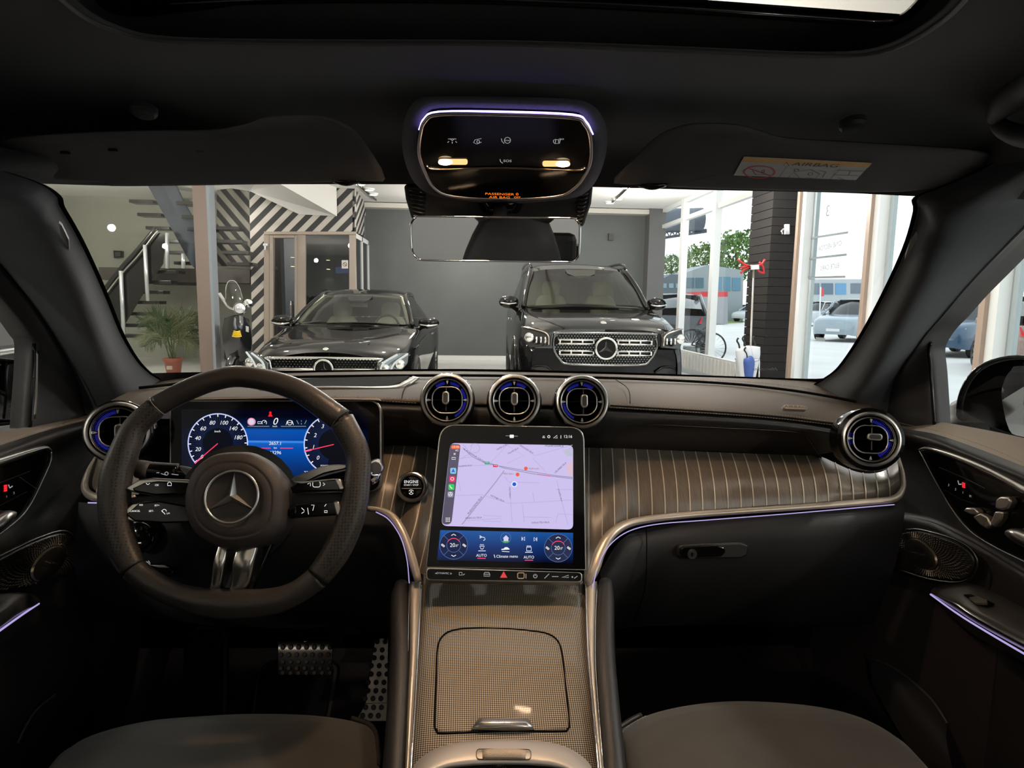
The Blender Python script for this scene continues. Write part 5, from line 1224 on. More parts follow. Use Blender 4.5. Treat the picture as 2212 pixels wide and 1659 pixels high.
# ============================================================ PILLARS
def pillar(name, label, edge, seam, mid, win, sgn, badge, top):
    t = thing(name, label, 'windshield pillar', edge[-1], None, 'windshield pillars')
    E2 = [p for p in edge]
    back = [p + V((sgn * .02, .03, 0)) for p in edge]
    out = [p + V((sgn * .03, .04, 0)) for p in seam]
    loft('pillar_trim', [back, E2, [a.lerp(b_, .12) + V((0, -.002, 0)) for a, b_ in zip(E2, mid)], mid, [a.lerp(b_, .92) for a, b_ in zip(mid, seam)], seam, out], PILLAR, t, k=5, k2=5)
    return t
Le = [D(*p[:2], Y=p[2]) for p in [(-140, 330, .80), (60, 388, .88), (118, 420, .93), (128, 445, .95), (150, 482, .98), (174, 526, 1.02), (203, 587, 1.08), (232, 654, 1.14), (260, 722, 1.21), (291, 775, 1.27), (318, 804, 1.32), (345, 822, 1.37)]]
Lm = [D(*p[:2], Y=p[2]) for p in [(-160, 380, .78), (20, 440, .86), (60, 465, .89), (78, 490, .91), (103, 530, .94), (130, 580, .98), (163, 645, 1.03), (190, 705, 1.08), (212, 760, 1.13), (232, 805, 1.17), (252, 842, 1.21), (275, 868, 1.25)]]
Ls = [D(*p[:2], X=p[2]) for p in [(-260, 380, -.68), (-120, 468, -.685), (-60, 512, -.69), (-20, 548, -.69), (10, 576, -.692), (40, 614, -.695), (69, 654, -.70), (98, 695, -.70), (122, 732, -.70), (146, 780, -.705), (168, 832, -.71), (188, 900, -.71)]]
lp = pillar('windshield_pillar', 'dark cloth covered windshield pillar left, beside the stairs', Le, Ls, Lm, None, -1, None, None)
Re = [D(*p[:2], Y=p[2]) for p in [(2200, 330, .78), (2060, 395, .86), (1985, 425, .90), (1983, 455, .92), (1965, 520, .95), (1935, 590, 1.00), (1900, 660, 1.06), (1868, 718, 1.12), (1838, 765, 1.19), (1812, 798, 1.26), (1788, 816, 1.31), (1762, 832, 1.36)]]
Rm = [D(*p[:2], Y=p[2]) for p in [(2230, 370, .76), (2110, 440, .84), (2060, 480, .87), (2040, 530, .90), (2010, 590, .93), (1980, 645, .97), (1945, 705, 1.02), (1915, 760, 1.07), (1890, 800, 1.12), (1868, 830, 1.16), (1845, 855, 1.2), (1830, 872, 1.24)]]
Rs = [D(*p[:2], X=p[2]) for p in [(2420, 330, .80), (2280, 425, .81), (2212, 490, .815), (2150, 553, .82), (2097, 608, .82), (2060, 650, .82), (2024, 692, .82), (1995, 725, .825), (1973, 756, .83), (1945, 795, .83), (1925, 838, .835), (1912, 915, .835)]]
rp_ = pillar('windshield_pillar', 'dark cloth covered windshield pillar right, beside the tall shop windows', Re, Rs, Rm, None, 1, None, None)
def badge(pts, t, Y):
    c = [D(a, b_, Y=y) for a, b_, y in pts]
    n_ = (c[1] - c[0]).cross(c[2] - c[0]).normalized()
    if n_.y > 0: n_ = -n_
    slab('airbag_badge', [p + n_ * .003 for p in c], n_, .004, mat('badge grey', (.17, .17, .17), .5), t)
    return c, n_
LB = [(128, 478, .93), (134, 484, .935), (149, 515, .96), (150, 538, .98), (146, 532, .975), (131, 500, .945)]
badge(LB, lp, 0); badge([(1980, 500, .915), (1982, 515, .92), (1966, 548, .945), (1957, 558, .955), (1958, 545, .95), (1970, 515, .925)], rp_, 0)
# door frames round the side windows
FRM = mat('door frame black', (.018, .018, .019), .45)
lf2 = [D(*p[:2], X=p[2]) for p in [(-260, 430, -.72), (-120, 535, -.72), (-60, 590, -.72), (0, 645, -.72), (38, 690, -.72), (60, 722, -.72), (71, 742, -.72), (70, 800, -.72), (66, 860, -.72), (62, 925, -.72)]]
ls2 = [D(*p[:2], X=p[2]) for p in [(-260, 380, -.70), (-120, 470, -.70), (-30, 545, -.70), (35, 615, -.70), (80, 672, -.70), (115, 728, -.70), (145, 785, -.70), (165, 832, -.705), (178, 870, -.71), (186, 905, -.715)]]
fm = dl('x', [[(0, 0, -1), (1, 0, -1)], [(0, 1, -1), (1, 1, -1)]], FRM, None); bpy.data.objects.remove(fm)
loft('window_frame', [[p + V((-.01, .09, 0)) for p in ls2], ls2, [a.lerp(b_, .35) + V((.006, 0, 0)) for a, b_ in zip(ls2, lf2)], [a.lerp(b_, .85) + V((.002, 0, 0)) for a, b_ in zip(ls2, lf2)], lf2, [p + V((-.03, 0, 0)) for p in lf2]], FRM, ldoor, k=4, k2=2)
tube('window_seal', [p + V((.002, 0, 0)) for p in lf2[6:]], .003, GLOSS, ldoor, seg=8)
tube('window_seal', [D(a, b_, X=-.708) for a, b_ in [(81, 758), (80, 800), (78, 860), (74, 905)]], .002, DARKMET, ldoor, seg=8)
rf2 = [D(*p[:2], X=p[2]) for p in [(2420, 355, .86), (2280, 455, .86), (2212, 518, .86), (2150, 582, .86), (2097, 637, .86), (2060, 680, .86), (2031, 711, .86), (2013, 740, .86), (2009, 760, .86), (2013, 800, .86), (2017, 860, .86), (2021, 925, .86)]]
rs2 = [D(*p[:2], X=p[2]) for p in [(2420, 330, .835), (2280, 425, .835), (2212, 490, .835), (2140, 562, .835), (2080, 626, .835), (2035, 680, .835), (1998, 722, .835), (1968, 765, .835), (1945, 800, .835), (1928, 838, .835), (1918, 875, .835), (1912, 920, .835)]]
loft('window_frame', [[p + V((.01, .09, 0)) for p in rs2], rs2, [a.lerp(b_, .35) + V((-.006, 0, 0)) for a, b_ in zip(rs2, rf2)], [a.lerp(b_, .85) + V((-.002, 0, 0)) for a, b_ in zip(rs2, rf2)], rf2, [p + V((.03, 0, 0)) for p in rf2]], FRM, rdoor, k=4, k2=2)
tube('window_seal', [p + V((-.002, 0, 0)) for p in rf2[7:]], .003, GLOSS, rdoor, seg=8)
GLS = glass('clear glass', (.93, .96, .95), .04)
def side_glass(pts, parent):
    mk('window_glass', pts, [tuple(range(len(pts)))], GLS, parent, smooth=False)
side_glass([p + V((-.012, 0, 0)) for p in lf2] + [V((-.735, .2, 1.10)), V((-.735, .2, 1.55))], ldoor)
side_glass([p + V((.012, 0, 0)) for p in rf2] + [V((.875, .2, 1.10)), V((.875, .2, 1.55))], rdoor)

# ============================================================ ROOF LINING, SUNROOF
hl = thing('headliner', 'black cloth roof lining arching over the windshield with a sunroof opening', 'roof lining', (0.06, .8, 1.6))
def dz(rows_z, name, m, parent, **kw):
    return loft(name, [[(D(a, b_, Z=z) if z < 10 else D(a, b_, Y=z - 10)) for a, b_, z in r_] for r_ in rows_z], m, parent, **kw)
H0 = [(-150, -420, 1.60), (40, -110, 1.60), (150, 12, 1.60), (240, 62, 1.60), (350, 86, 1.60), (600, 93, 1.60), (1106, 96, 1.60), (1500, 110, 1.60), (1760, 120, 1.60), (1900, 111, 1.60), (2010, 62, 1.60), (2110, -35, 1.60), (2330, -420, 1.60)]
H0u = [(a, b_, 1.612) for a, b_, _ in H0]
H0i = [(a * .98 + 22, b_ - 4, 1.603) for a, b_, _ in H0]
H1 = [(-330, -300, 1.605), (-150, 0, 1.605), (20, 100, 1.605), (150, 140, 1.605), (330, 165, 1.605), (620, 175, 1.605), (1106, 180, 1.605), (1500, 192, 1.605), (1790, 200, 1.605), (1960, 190, 1.605), (2130, 150, 1.605), (2280, 60, 1.605), (2480, -250, 1.605)]
H2 = [(-500, -100, 1.585), (-330, 150, 1.585), (-120, 235, 1.585), (60, 262, 1.585), (300, 258, 1.59), (620, 248, 1.59), (1106, 250, 1.59), (1500, 262, 1.59), (1830, 275, 1.59), (2020, 270, 1.585), (2180, 250, 1.58), (2380, 180, 1.575), (2600, -50, 1.57)]
H2b = [(-500, 80, 10.40), (-330, 300, 10.6), (-160, 330, 10.76), (40, 340, 10.84), (300, 330, 10.93), (620, 325, 10.97), (1106, 325, 10.98), (1500, 335, 10.97), (1830, 345, 10.93), (2020, 345, 10.87), (2190, 350, 10.78), (2400, 330, 10.65), (2600, 100, 10.42)]
H3 = [(-500, 120, 10.45), (-360, 380, 10.70), (-140, 392, 10.82), (60, 396, 10.92), (300, 402, 10.99), (620, 398, 11.03), (1106, 400, 11.05), (1500, 410, 11.03), (1800, 416, 11.0), (2000, 425, 10.93), (2200, 430, 10.84), (2420, 420, 10.7), (2620, 160, 10.48)]
dz([H0i, H0, H1, H2, H2b, H3], 'lining', HEADL, hl, k=4, k2=5)
RIMM = mat('sunroof rim', (.05, .048, .045), .5)
tube('opening_rim', [D(a, b_, Z=z) for a, b_, z in H0], .0028, RIMM, hl, seg=8, k=4)
SH = [(195, -60, 1.635), (215, -8, 1.635), (232, 6, 1.635), (262, 10, 1.635), (400, 5, 1.635), (530, 1, 1.635), (800, -3, 1.635), (1106, 2, 1.635), (1500, 22, 1.635), (1800, 43, 1.635), (1900, 49, 1.635), (1945, 41, 1.635), (1985, 6, 1.635), (2040, -60, 1.635)]
SH0 = [(20, -100, 1.617), (120, 0, 1.617), (190, 50, 1.617), (300, 85, 1.617), (420, 95, 1.617), (600, 105, 1.617), (800, 108, 1.617), (1106, 110, 1.617), (1500, 125, 1.617), (1800, 135, 1.617), (1900, 130, 1.617), (1970, 110, 1.617), (2060, 50, 1.617), (2150, -60, 1.617)]
dz([SH0, [(.5 * (a[0] + b_[0]), .5 * (a[1] + b_[1]), 1.628) for a, b_ in zip(SH0, SH)], SH], 'sunroof_frame', HEADL, hl, k=3, k2=3)
tube('frame_edge', [D(a, b_, Z=z) for a, b_, z in SH], .004, GLOSS, hl, seg=8)
# rest of the body shell, above and behind the camera
sh = thing('car', 'black body shell of the car whose cabin is shown', 'car', (0.06, -.6, .3))
def bx(name, lo, hi, m=HEADL, par=sh, **kw): return box(name, lo, hi, m, par, **kw)
bx('roof_side', (-.66, -1.7, 1.60), (-.44, .42, 1.66)); bx('roof_side', (.56, -1.7, 1.60), (.80, .42, 1.66)); bx('roof_rear', (-.66, -1.7, 1.58), (.80, -1.0, 1.66))
mk('roof_front', [(-.62, .40, 1.66), (.76, .40, 1.66), (.70, 1.0, 1.60), (-.56, 1.0, 1.60), (-.40, .40, 1.655), (.5, .40, 1.655), (.5, .64, 1.64), (-.4, .60, 1.64)], [(0, 4, 7, 3), (1, 5, 6, 2), (3, 7, 6, 2)], GLOSS, sh, smooth=False)
GL2 = glass('sunroof glass', (.46, .45, .43), .05)
mk('sunroof_glass', [(-.46, -1.0, 1.668), (.58, -1.0, 1.668), (.58, .72, 1.65), (-.46, .72, 1.65)], [(0, 1, 2, 3)], GL2, sh, smooth=False)
for x0, x1 in ((-.80, -.74), (.88, .94)):
    bx('body_side', (x0, -1.9, .30), (x1, 1.25, 1.08), GLOSS); bx('center_pillar', (x0 + .02, -.32, 1.0), (x1 - .02, -.20, 1.62))
    bx('rear_pillar', (x0 + .02, -1.9, 1.0), (x1 - .02, -1.35, 1.60))
bx('tailgate', (-.78, -1.95, .30), (.92, -1.85, 1.12)); bx('rear_bench', (-.70, -1.05, .45), (.86, -.85, 1.12), BLACK_L, bevel=.03); bx('floor_pan', (-.78, -1.9, .28), (.92, 1.7, .34), DARK)
bx('fire_wall', (-.78, 1.75, .30), (.92, 1.80, 1.02), DARK)
def extend(nm, px_, rows_, m_, par_):
    A_ = [D(px_, y_, X=x_) for y_, x_ in rows_]
    loft(nm, [A_, [V((p.x, .3, p.z)) for p in A_], [V((p.x, -.3, p.z)) for p in A_]], m_, par_, k=3, k2=2)
extend('sill_pad', -88, [(950, -.725), (968, -.70), (990, -.672)], SILL, ldoor)
extend('door_panel', -88, [(990, -.672), (1010, -.655), (1035, -.655), (1070, -.685), (1180, -.69), (1240, -.685), (1300, -.69), (1720, -.70), (1900, -.70)], DOORB, ldoor)
extend('sill_pad', 2328, [(975, .87), (1006, .85), (1060, .82)], SILL, rdoor)
extend('door_panel', 2328, [(1060, .82), (1080, .80), (1100, .80), (1140, .83), (1290, .835), (1310, .83), (1450, .84), (1900, .85), (2200, .86)], DOORB, rdoor)
bx('roof_rail', (-.76, -1.7, 1.50), (-.60, .80, 1.66), bevel=.03); bx('roof_rail', (.74, -1.7, 1.50), (.90, .74, 1.66), bevel=.03)
for x in (-.33, .06, .45): bx('rear_headrest', (x - .11, -1.05, 1.13), (x + .11, -.97, 1.27), BLACK_L, bevel=.03)

# ============================================================ WINDSHIELD
wt = [(60, 396, .925), (300, 402, .995), (620, 398, 1.035), (1106, 400, 1.055), (1500, 410, 1.035), (1800, 416, 1.005), (2000, 425, .935)]
wb = [(300, 835, 1.44), (450, 812, 1.54), (700, 802, 1.60), (1000, 800, 1.62), (1300, 806, 1.60), (1560, 816, 1.52), (1800, 840, 1.42)]
G = [[D(a, b_, Y=c) for a, b_, c in wt], [D(a, b_, Y=c) for a, b_, c in wb]]
WSG = glass('windshield glass', (.95, .97, .965), .03)
gm = [a.lerp(b_, .5) + V((0, .02, .01)) for a, b_ in zip(*G)]
ws = loft('windshield', [G[0], gm, G[1]], WSG, None, k=3, k2=4)
tag(ws, 'wide curved clear windshield above the dashboard', 'windshield')
# black frit border of the glass along the pillars
frt = mat('frit black', (.004, .004, .004), .3)
loft('frit_border', [[p + V((-.03, .02, 0)) for p in Le], [p + V((.005, .004, 0)) for p in Le]], frt, lp, k=4, k2=1)
loft('frit_border', [[p + V((.03, .02, 0)) for p in Re], [p + V((-.005, .004, 0)) for p in Re]], frt, rp_, k=4, k2=1)
brd = pl('frit_border', [[(330, 806, 1.36), (420, 804, 1.44), (700, 800, 1.55), (1000, 797, 1.57), (1300, 803, 1.55), (1560, 812, 1.48), (1740, 818, 1.40), (1790, 816, 1.35)], [(330, 840, 1.37), (420, 815, 1.45), (700, 810, 1.56), (1000, 806, 1.58), (1300, 812, 1.56), (1560, 822, 1.49), (1740, 834, 1.41), (1790, 845, 1.36)]], frt, dash, k=4, k2=1)

# ============================================================ SUN VISORS
VIS = mat('visor cloth', (.038, .036, .035), .92, bump=.3, bscale=1300)
va, vb = D(450, 285, Y=.80), D(450, 402, Y=.93)
vf = Fr(va.lerp(vb, .5), (1, 0, .0), (vb - va).cross(V((1, 0, 0))))
if vf.z.z > 0: vf = Fr(vf.o, (1, 0, 0), -vf.z)
def visor(label, outline, hook, parent_group='sun visors'):
    t = thing('sun_visor', label, 'sun visor', vf.px(*outline[0]), None, parent_group)
    P = cr([V((a, b_, 0)) for a, b_ in outline], 3, True)
    c = sum(P, V()) / len(P)
    rows = []
    for s_, z in ((.9, -.014), (1.0, -.010), (1.0, -.003), (.985, .0), (.95, .0015), (.5, .002), (.02, .002)):
        rows.append([vf.px(c.x + (p.x - c.x) * s_, c.y + (p.y - c.y) * s_, z) for p in P])
    vs, fs = gridmesh(rows, True); mk('visor_panel', vs, fs, VIS, t)
    return t
v1 = visor('dark driver sun visor above the stairs and coupe', [(5, 300), (150, 287), (320, 281), (450, 280), (530, 268), (570, 254), (640, 248), (710, 253), (760, 276), (790, 310), (832, 386), (780, 391), (600, 397), (400, 401), (240, 402), (222, 394), (120, 388), (60, 362), (20, 330)], None)
v2 = visor('dark passenger sun visor carrying an airbag warning label', [(1326, 396), (1362, 350), (1400, 310), (1440, 282), (1500, 266), (1590, 268), (1650, 284), (1700, 297), (1850, 306), (2050, 318), (2120, 326), (2138, 338), (2125, 358), (2070, 392), (1990, 410), (1900, 415), (1700, 412), (1450, 404), (1435, 396)], None)
for t_, a, b_ in ((v1, (720, 388), (775, 389)), (v2, (1380, 397), (1438, 397))):
    tube('visor_pivot', [vf.px(*a, -.002), vf.px((a[0] + b_[0]) / 2, a[1] + 4, .001), vf.px(*b_, -.002)], [.004, .006, .004], GLOSS, t_, seg=10)
for x in (140, 243): tube('visor_clip', [vf.px(x - 8 + 0, 329 - (x > 200) * 6, .0025), vf.px(x + 10, 329 - (x > 200) * 6, .0025)], .0022, DARK, v1, seg=8)
lb = pxslab('warning_label', vf, [(1607, 339), (1884, 352), (1849, 389), (1585, 379)], .0006, mat('label paper', (.42, .41, .40), .6), v2, z=.0032)
poly('label_header', vf, [(1607, 339), (1884, 352), (1876, 362), (1603, 350)], mat('label amber', (.55, .32, .12), .6), lb, z=.0034)
LI = mat('label ink', (.03, .03, .035), .6)
text('⚠ AIRBAG' if False else 'AIRBAG', vf, 1762, 351, 6.5, LI, lb, z=.0036, sx=1.5, rot=-1.5)
strokes('label_triangle', vf, [[(1692, 352), (1698, 344), (1704, 353), (1692, 352)]], 1.4, LI, lb, z=.0036)
strokes('label_lines', vf, [[(1700, 353), (1678, 383)], [(1815, 359), (1787, 387)]], 1.0, LI, lb, z=.0036)
strokes('no_child_seat_sign', vf, [circ(1640, 366, 33, ry=13), [(1618, 358), (1664, 374)]], 3.0, mat('label red', (.45, .03, .04), .6), lb, z=.0038)
strokes('seat_drawing', vf, [[(1625, 362), (1632, 372), (1652, 371)], circ(1648, 364, 3), [(1700, 380), (1714, 366), (1728, 380), (1700, 382)], circ(1720, 362, 5, ry=3), [(1728, 364), (1750, 360), (1770, 370), (1760, 380), (1740, 378)], circ(1750, 370, 5, ry=3), [(1770, 362), (1784, 366), (1776, 378)], [(1805, 362), (1868, 364), (1860, 374), (1800, 372), (1805, 362)], [(1836, 364), (1832, 373)], [(1810, 378), (1822, 382), (1816, 386), (1806, 384)]], 1.5, LI, lb, z=.0038)
for nm, x, y in (('coat_hook_cap', 310, 243), ('coat_hook_cap', 1842, 272)):
    pass
cap1 = lathe('lining_button', Fr(D(310, 243, Z=1.583), (1, 0, 0), (0, -.3, -1)), [(0, .004), (.012, .0035), (.0155, 0), (.016, -.006)], mat('lining button', (.05, .05, .052), .6), hl, seg=24)
cap2 = lathe('lining_button', Fr(D(1842, 272, Z=1.583), (1, 0, 0), (0, -.3, -1)), [(0, .004), (.012, .0035), (.0155, 0), (.016, -.006)], mat('lining button', (.05, .05, .052), .6), hl, seg=24)
# roof grab handle at the right edge
gh = thing('grab_handle', 'soft dark grab handle at the upper right edge of the roof', 'grab handle', D(2190, 250, Y=.72))
tube('grip', [D(2150, 262, Y=.74), D(2152, 245, Y=.725), D(2180, 215, Y=.70), D(2240, 175, Y=.66), D(2330, 120, Y=.58)], [.006, .010, .016, .018, .018], mat('handle cloth', (.045, .045, .048), .6), gh, seg=14)
tube('grip', [D(2152, 262, Y=.74), D(2170, 280, Y=.73), D(2220, 296, Y=.70), D(2330, 300, Y=.62)], [.008, .010, .012, .012], mat('handle cloth', (.045, .045, .048), .6), gh, seg=14)

# ============================================================ OVERHEAD CONSOLE
oa, ob = D(1090, 245, Y=.775), D(1090, 412, Y=.90)
of = Fr(oa.lerp(ob, .5), (1, 0, .012), (ob - oa).cross(V((1, 0, 0))))
if of.z.z > 0: of = Fr(of.o, (1, 0, .012), -of.z)
oc = thing('overhead_console', 'glossy black overhead console with two lit reading lamps above the mirror', 'overhead console', of.o, of.rot())
PO = [(908, 290), (918, 262), (950, 247), (1090, 248), (1235, 254), (1262, 268), (1275, 296), (1276, 345), (1262, 380), (1238, 408), (1200, 424), (1090, 430), (980, 424), (938, 406), (918, 370), (905, 330)]
SO = [(868, 300), (878, 245), (905, 213), (960, 208), (1090, 209), (1220, 213), (1275, 224), (1305, 260), (1312, 310), (1298, 370), (1270, 412), (1225, 430), (1090, 440), (960, 428), (905, 405), (878, 360)]
Pp = cr([V((a, b_, 0)) for a, b_ in PO], 4, True); Sp = cr([V((a, b_, 0)) for a, b_ in SO], 4, True)
rows = [[of.px(p.x, p.y, -.03) for p in Sp], [of.px(p.x, p.y, -.012) for p in Sp], [of.px(*(p.lerp(q, .35).xy), -.006) for p, q in zip(Sp, Pp)], [of.px(*(p.lerp(q, .8).xy), -.004) for p, q in zip(Sp, Pp)], [of.px(p.x, p.y, -.005) for p in Pp], [of.px(p.x, p.y, -.009) for p in Pp]]
SURR = mat('console surround cloth', (.11, .105, .12), .8, bump=.6, bscale=900)
vs, fs = gridmesh(rows, True); mk('surround', vs, fs, SURR, oc)
tube('chrome_edge', [of.px(p.x, p.y, .004) for p in Pp], .0022, SATIN, oc, seg=8, k=1, closed=True)
slab('glass_panel', [of.px(p.x, p.y, .0045) for p in Pp], of.z, .008, mat('overhead black glass', (.004, .004, .004), .14, spec=.10), oc)
LAMP = em('reading lamp lens', (1.0, .72, .42), 26.0)
for x0, x1, xb in ((947, 1010, 962), (1172, 1231, 1216)):
    y0 = 351 if x0 < 1000 else 355
    pxslab('reading_lamp', of, rpx(x0, y0 - 5, x1, y0 + 5, 4.8), .002, em('lamp diffuser', (1.0, .48, .18), 1.6), oc, z=.0066)
    pxslab('lamp_led', of, circ(xb, y0, 15, ry=6)[:-1], .001, LAMP, oc, z=.0074)
tube('lower_rim', [of.px(a, b_, .0055) for a, b_ in [(920, 358), (945, 366), (1090, 362), (1240, 368), (1266, 362)]], .0014, mat('bronze gloss', (.25, .2, .15), .2, metal=1), oc, seg=8)
g_ = GREY_P
strokes('lamp_symbol', of, [[(968, 292), (986, 292)], [(973, 292), (977, 296), (981, 292)], [(970, 297), (967, 300)], [(977, 298), (977, 302)], [(984, 297), (987, 300)]], 1.6, g_, oc, z=.0056)
strokes('sunroof_symbol', of, [[(1040, 291), (1026, 294), (1023, 300), (1030, 303), (1040, 299)], circ(1033, 298, 3)], 1.4, g_, oc, z=.0056)
strokes('call_symbol', of, [[(1083, 291), (1084, 297), (1089, 302)], circ(1096, 295, 6.5)], 1.4, g_, oc, z=.0056)
text('me', of, 1096, 295, 4, g_, oc, z=.0056)
strokes('car_symbol', of, [[(1195, 295), (1199, 293), (1206, 294), (1206, 302), (1198, 302), (1195, 299), (1195, 295)], [(1210, 292), (1208, 302)], [(1200, 293), (1199, 302)]], 1.4, g_, oc, z=.0056)
text('OFF', of, 1212, 293, 3.4, g_, oc, z=.0056)
text('SOS', of, 1096, 340, 5, g_, oc, z=.0056)
strokes('call_symbol', of, [[(1080, 336), (1081, 341), (1086, 345)]], 1.6, g_, oc, z=.0056)
AMB = em('amber lettering ink', (1.0, .20, .01), 1.3)
text('PASSENGER', of, 1079, 413, 4.6, AMB, oc, z=.0049, sx=1.15)
text('AIR BAG', of, 1079, 420, 4.6, AMB, oc, z=.0049, sx=1.15)
text('OFF', of, 1117, 420, 3.6, AMB, oc, z=.0049); strokes('airbag_symbol', of, [circ(1117, 413, 2.2)], 1.2, AMB, oc, z=.0049)
# soft light for the map lamps: the lamps' own light
for x, y in ((965, 350), (1213, 354)):
    p = of.px(x, y, .012)
    ld = light('reading_lamp_light', 'SPOT', p, 6.5, (1.0, .66, .40), .02, target=p + V(((x - 1090) / 300, .30, -1)))
    ld.data.spot_size = math.radians(140); ld.data.spot_blend = 1.0
# violet ambient lamp hidden in the front edge of the console
tube('ambient_strip', [of.px(a, b_, .0008) for a, b_ in [(905, 280), (916, 256), (948, 241), (1090, 241), (1236, 247), (1266, 262), (1281, 290)]], .0009, em('violet strip', (.34, .26, .95), 8.0), oc, seg=6)
# mirror mount
mm = thing('mirror_mount', 'black plastic sensor housing with slatted sides behind the mirror', 'sensor housing', D(1075, 450, Y=.98))
mfn = Fr(D(1075, 450, Y=.97), (1, 0, 0), (0, -1, -.25))
pxslab('cover', mfn, [(872, 400), (1282, 400), (1278, 440), (1262, 488), (1240, 500), (905, 500), (888, 470), (876, 430)], .04, mat('mount plastic', (.008, .008, .008), .5), mm, z=0, bevel=.004)
for side in (0, 1):
    for i in range(9):
        y = 412 + i * 9
        x0, x1 = ((884 + i * 1.5, 918) if side == 0 else (1248 - i * .5, 1272 - i * 2.2))
        tube('slat', [mfn.px(x0, y - 2, .003), mfn.px((x0 + x1) / 2, y + (2 if side == 0 else 1), .005), mfn.px(x1, y + (4 if side == 0 else -4), .003)], .0018, mat('slat plastic', (.03, .028, .026), .3), mm, seg=6, k=2)
mk('cover_nose', [mfn.px(a, b_, z) for a, b_, z in [(1020, 420, .0), (1140, 420, .0), (1120, 462, .0), (1045, 462, .0), (1035, 425, .03), (1125, 425, .03), (1105, 455, .03), (1055, 455, .03)]], [(0, 1, 5, 4), (1, 2, 6, 5), (2, 3, 7, 6), (3, 0, 4, 7), (4, 5, 6, 7)], GLOSS, mm, bevel=.004)
# ============================================================ REAR VIEW MIRROR
rm = Fr(D(1070, 516, Y=.90), (1, -.18, .004), (-.183, -1, -.10))
mr = thing('rearview_mirror', 'frameless rear view mirror with thin chrome edge under the overhead console', 'mirror', rm.o, rm.rot())
MO = [(910, 467), (1075, 469), (1230, 471), (1244, 474), (1252, 484), (1253, 500), (1251, 545), (1247, 557), (1238, 564), (1225, 566), (1075, 564), (918, 562), (902, 558), (892, 548), (889, 535), (887, 490), (890, 477), (898, 469)]
pxslab('mirror_back', rm, MO, .022, GLOSS, mr, z=-.001, k=2, bevel=.004)
tube('chrome_edge', [rm.px(a, b_, .0008) for a, b_ in MO], .0014, CHROME, mr, seg=8, k=2, closed=True)
MG = mat('mirror glass', (.80, .82, .84), .01, metal=1)
pxslab('mirror_glass', rm, [(1070 + (x - 1070) * .985, 516 + (y - 516) * .965) for x, y in MO], .001, MG, mr, z=.0012, k=2)
tube('mirror_stem', [rm.px(1075, 500, -.02), rm.px(1080, 460, -.04), mfn.px(1082, 450, .0)], [.012, .010, .012], BLACK_S, mr, seg=12)

# ============================================================ OUTSIDE DOOR MIRRORS
def door_mirror(label, hull, gl_, fr_, m2):
    t = thing('door_mirror', label, 'door mirror', fr_.o, fr_.rot(), 'door mirrors')
    P = cr([V((a, b_, 0)) for a, b_ in hull], 3, True); c = sum(P, V()) / len(P)
    rows = [[fr_.px(c.x + (p.x - c.x) * s_, c.y + (p.y - c.y) * s_, z) for p in P] for s_, z in ((.90, .002), (.98, .004), (1.0, -.01), (.98, -.05), (.85, -.10), (.5, -.14), (.02, -.15))]
    vs, fs = gridmesh(rows, True); mk('mirror_housing', vs, fs, GLOSS, t)
    pxslab('mirror_glass', fr_, gl_, .004, MG, t, z=.003, k=3)
    return t
fr1 = Fr(D(2240, 860, Y=1.10), (1, -.45, 0), (-.45, -1, 0.0))
dm = door_mirror('gloss black door mirror outside the passenger window', [(2068, 905), (2066, 870), (2080, 828), (2110, 792), (2160, 771), (2230, 768), (2400, 790), (2480, 860), (2460, 950), (2350, 985), (2200, 950), (2110, 920)], [(2164, 860), (2168, 826), (2184, 800), (2212, 790), (2400, 800), (2460, 860), (2440, 940), (2330, 965), (2212, 944), (2180, 928)], fr1, None)
tube('mirror_foot', [fr1.px(2110, 900, -.06), fr1.px(2090, 935, -.03), fr1.px(2060, 960, 0)], [.05, .045, .04], mat('foot plastic', (.004, .004, .004), .5, spec=.2), dm, seg=16)
fr2 = Fr(D(-20, 850, Y=1.20), (1, .70, 0), (.70, -1, .0))
dm2 = door_mirror('gloss black door mirror outside the driver window', [(-150, 800), (-80, 772), (20, 775), (90, 790), (110, 830), (104, 880), (70, 910), (-60, 925), (-150, 900)], [(14, 800), (30, 786), (80, 796), (100, 832), (94, 876), (66, 893), (30, 894), (18, 880)], fr2, None)
# ============================================================ SHOWROOM SHELL
XW, YB, ZC = 4.5, 14.9, 3.45
CEILM = mat('ceiling paint', (.88, .87, .84), .8)
WGREY = mat('grey back wall paint', (.080, .088, .088), .6, noise=.06, nscale=2)
WPALE = mat('pale stair wall paint', (.34, .34, .29), .8, noise=.05, nscale=1)
TILE = mat('pale floor tile', (.72, .71, .69), .16, noise=.05, nscale=2)
FRW = mat('white window frame', (.72, .74, .74), .4)
FRB = mat('brown window frame', (.32, .24, .19), .45)
CLAD = mat('dark ribbed cladding', (.018, .017, .017), .7, spec=.15)
def st(o, name=None):
    tag(o, kind='structure')
    return o
st(box('floor', (-9, -7, -.06), (XW, YB, 0), TILE))
for i in range(9):
    y = 5.2 + 1.2 * i
st(box('ceiling', (-9, -7, ZC), (XW, YB, ZC + .1), CEILM))
st(box('wall_back', (-3.3, YB, 0), (XW, YB + .1, ZC), WGREY))
st(box('wall_back_left', (-9, YB, 0), (-3.3, YB + .1, ZC), WPALE))
st(box('wall_left', (-9.1, -7, 0), (-9, YB + .1, ZC), WPALE))
st(box('wall_rear', (-9, -7.1, 0), (XW, -7, ZC), mat('rear wall paint', (.35, .35, .34), .7)))
st(box('baseboard_back', (-3.3, YB - .02, 0), (XW, YB, .10), mat('white baseboard', (.75, .75, .73), .5)))
st(box('wall_back_corner', (4.12, YB - .35, 0), (XW, YB, ZC), mat('dark column paint', (.10, .10, .10), .6)))
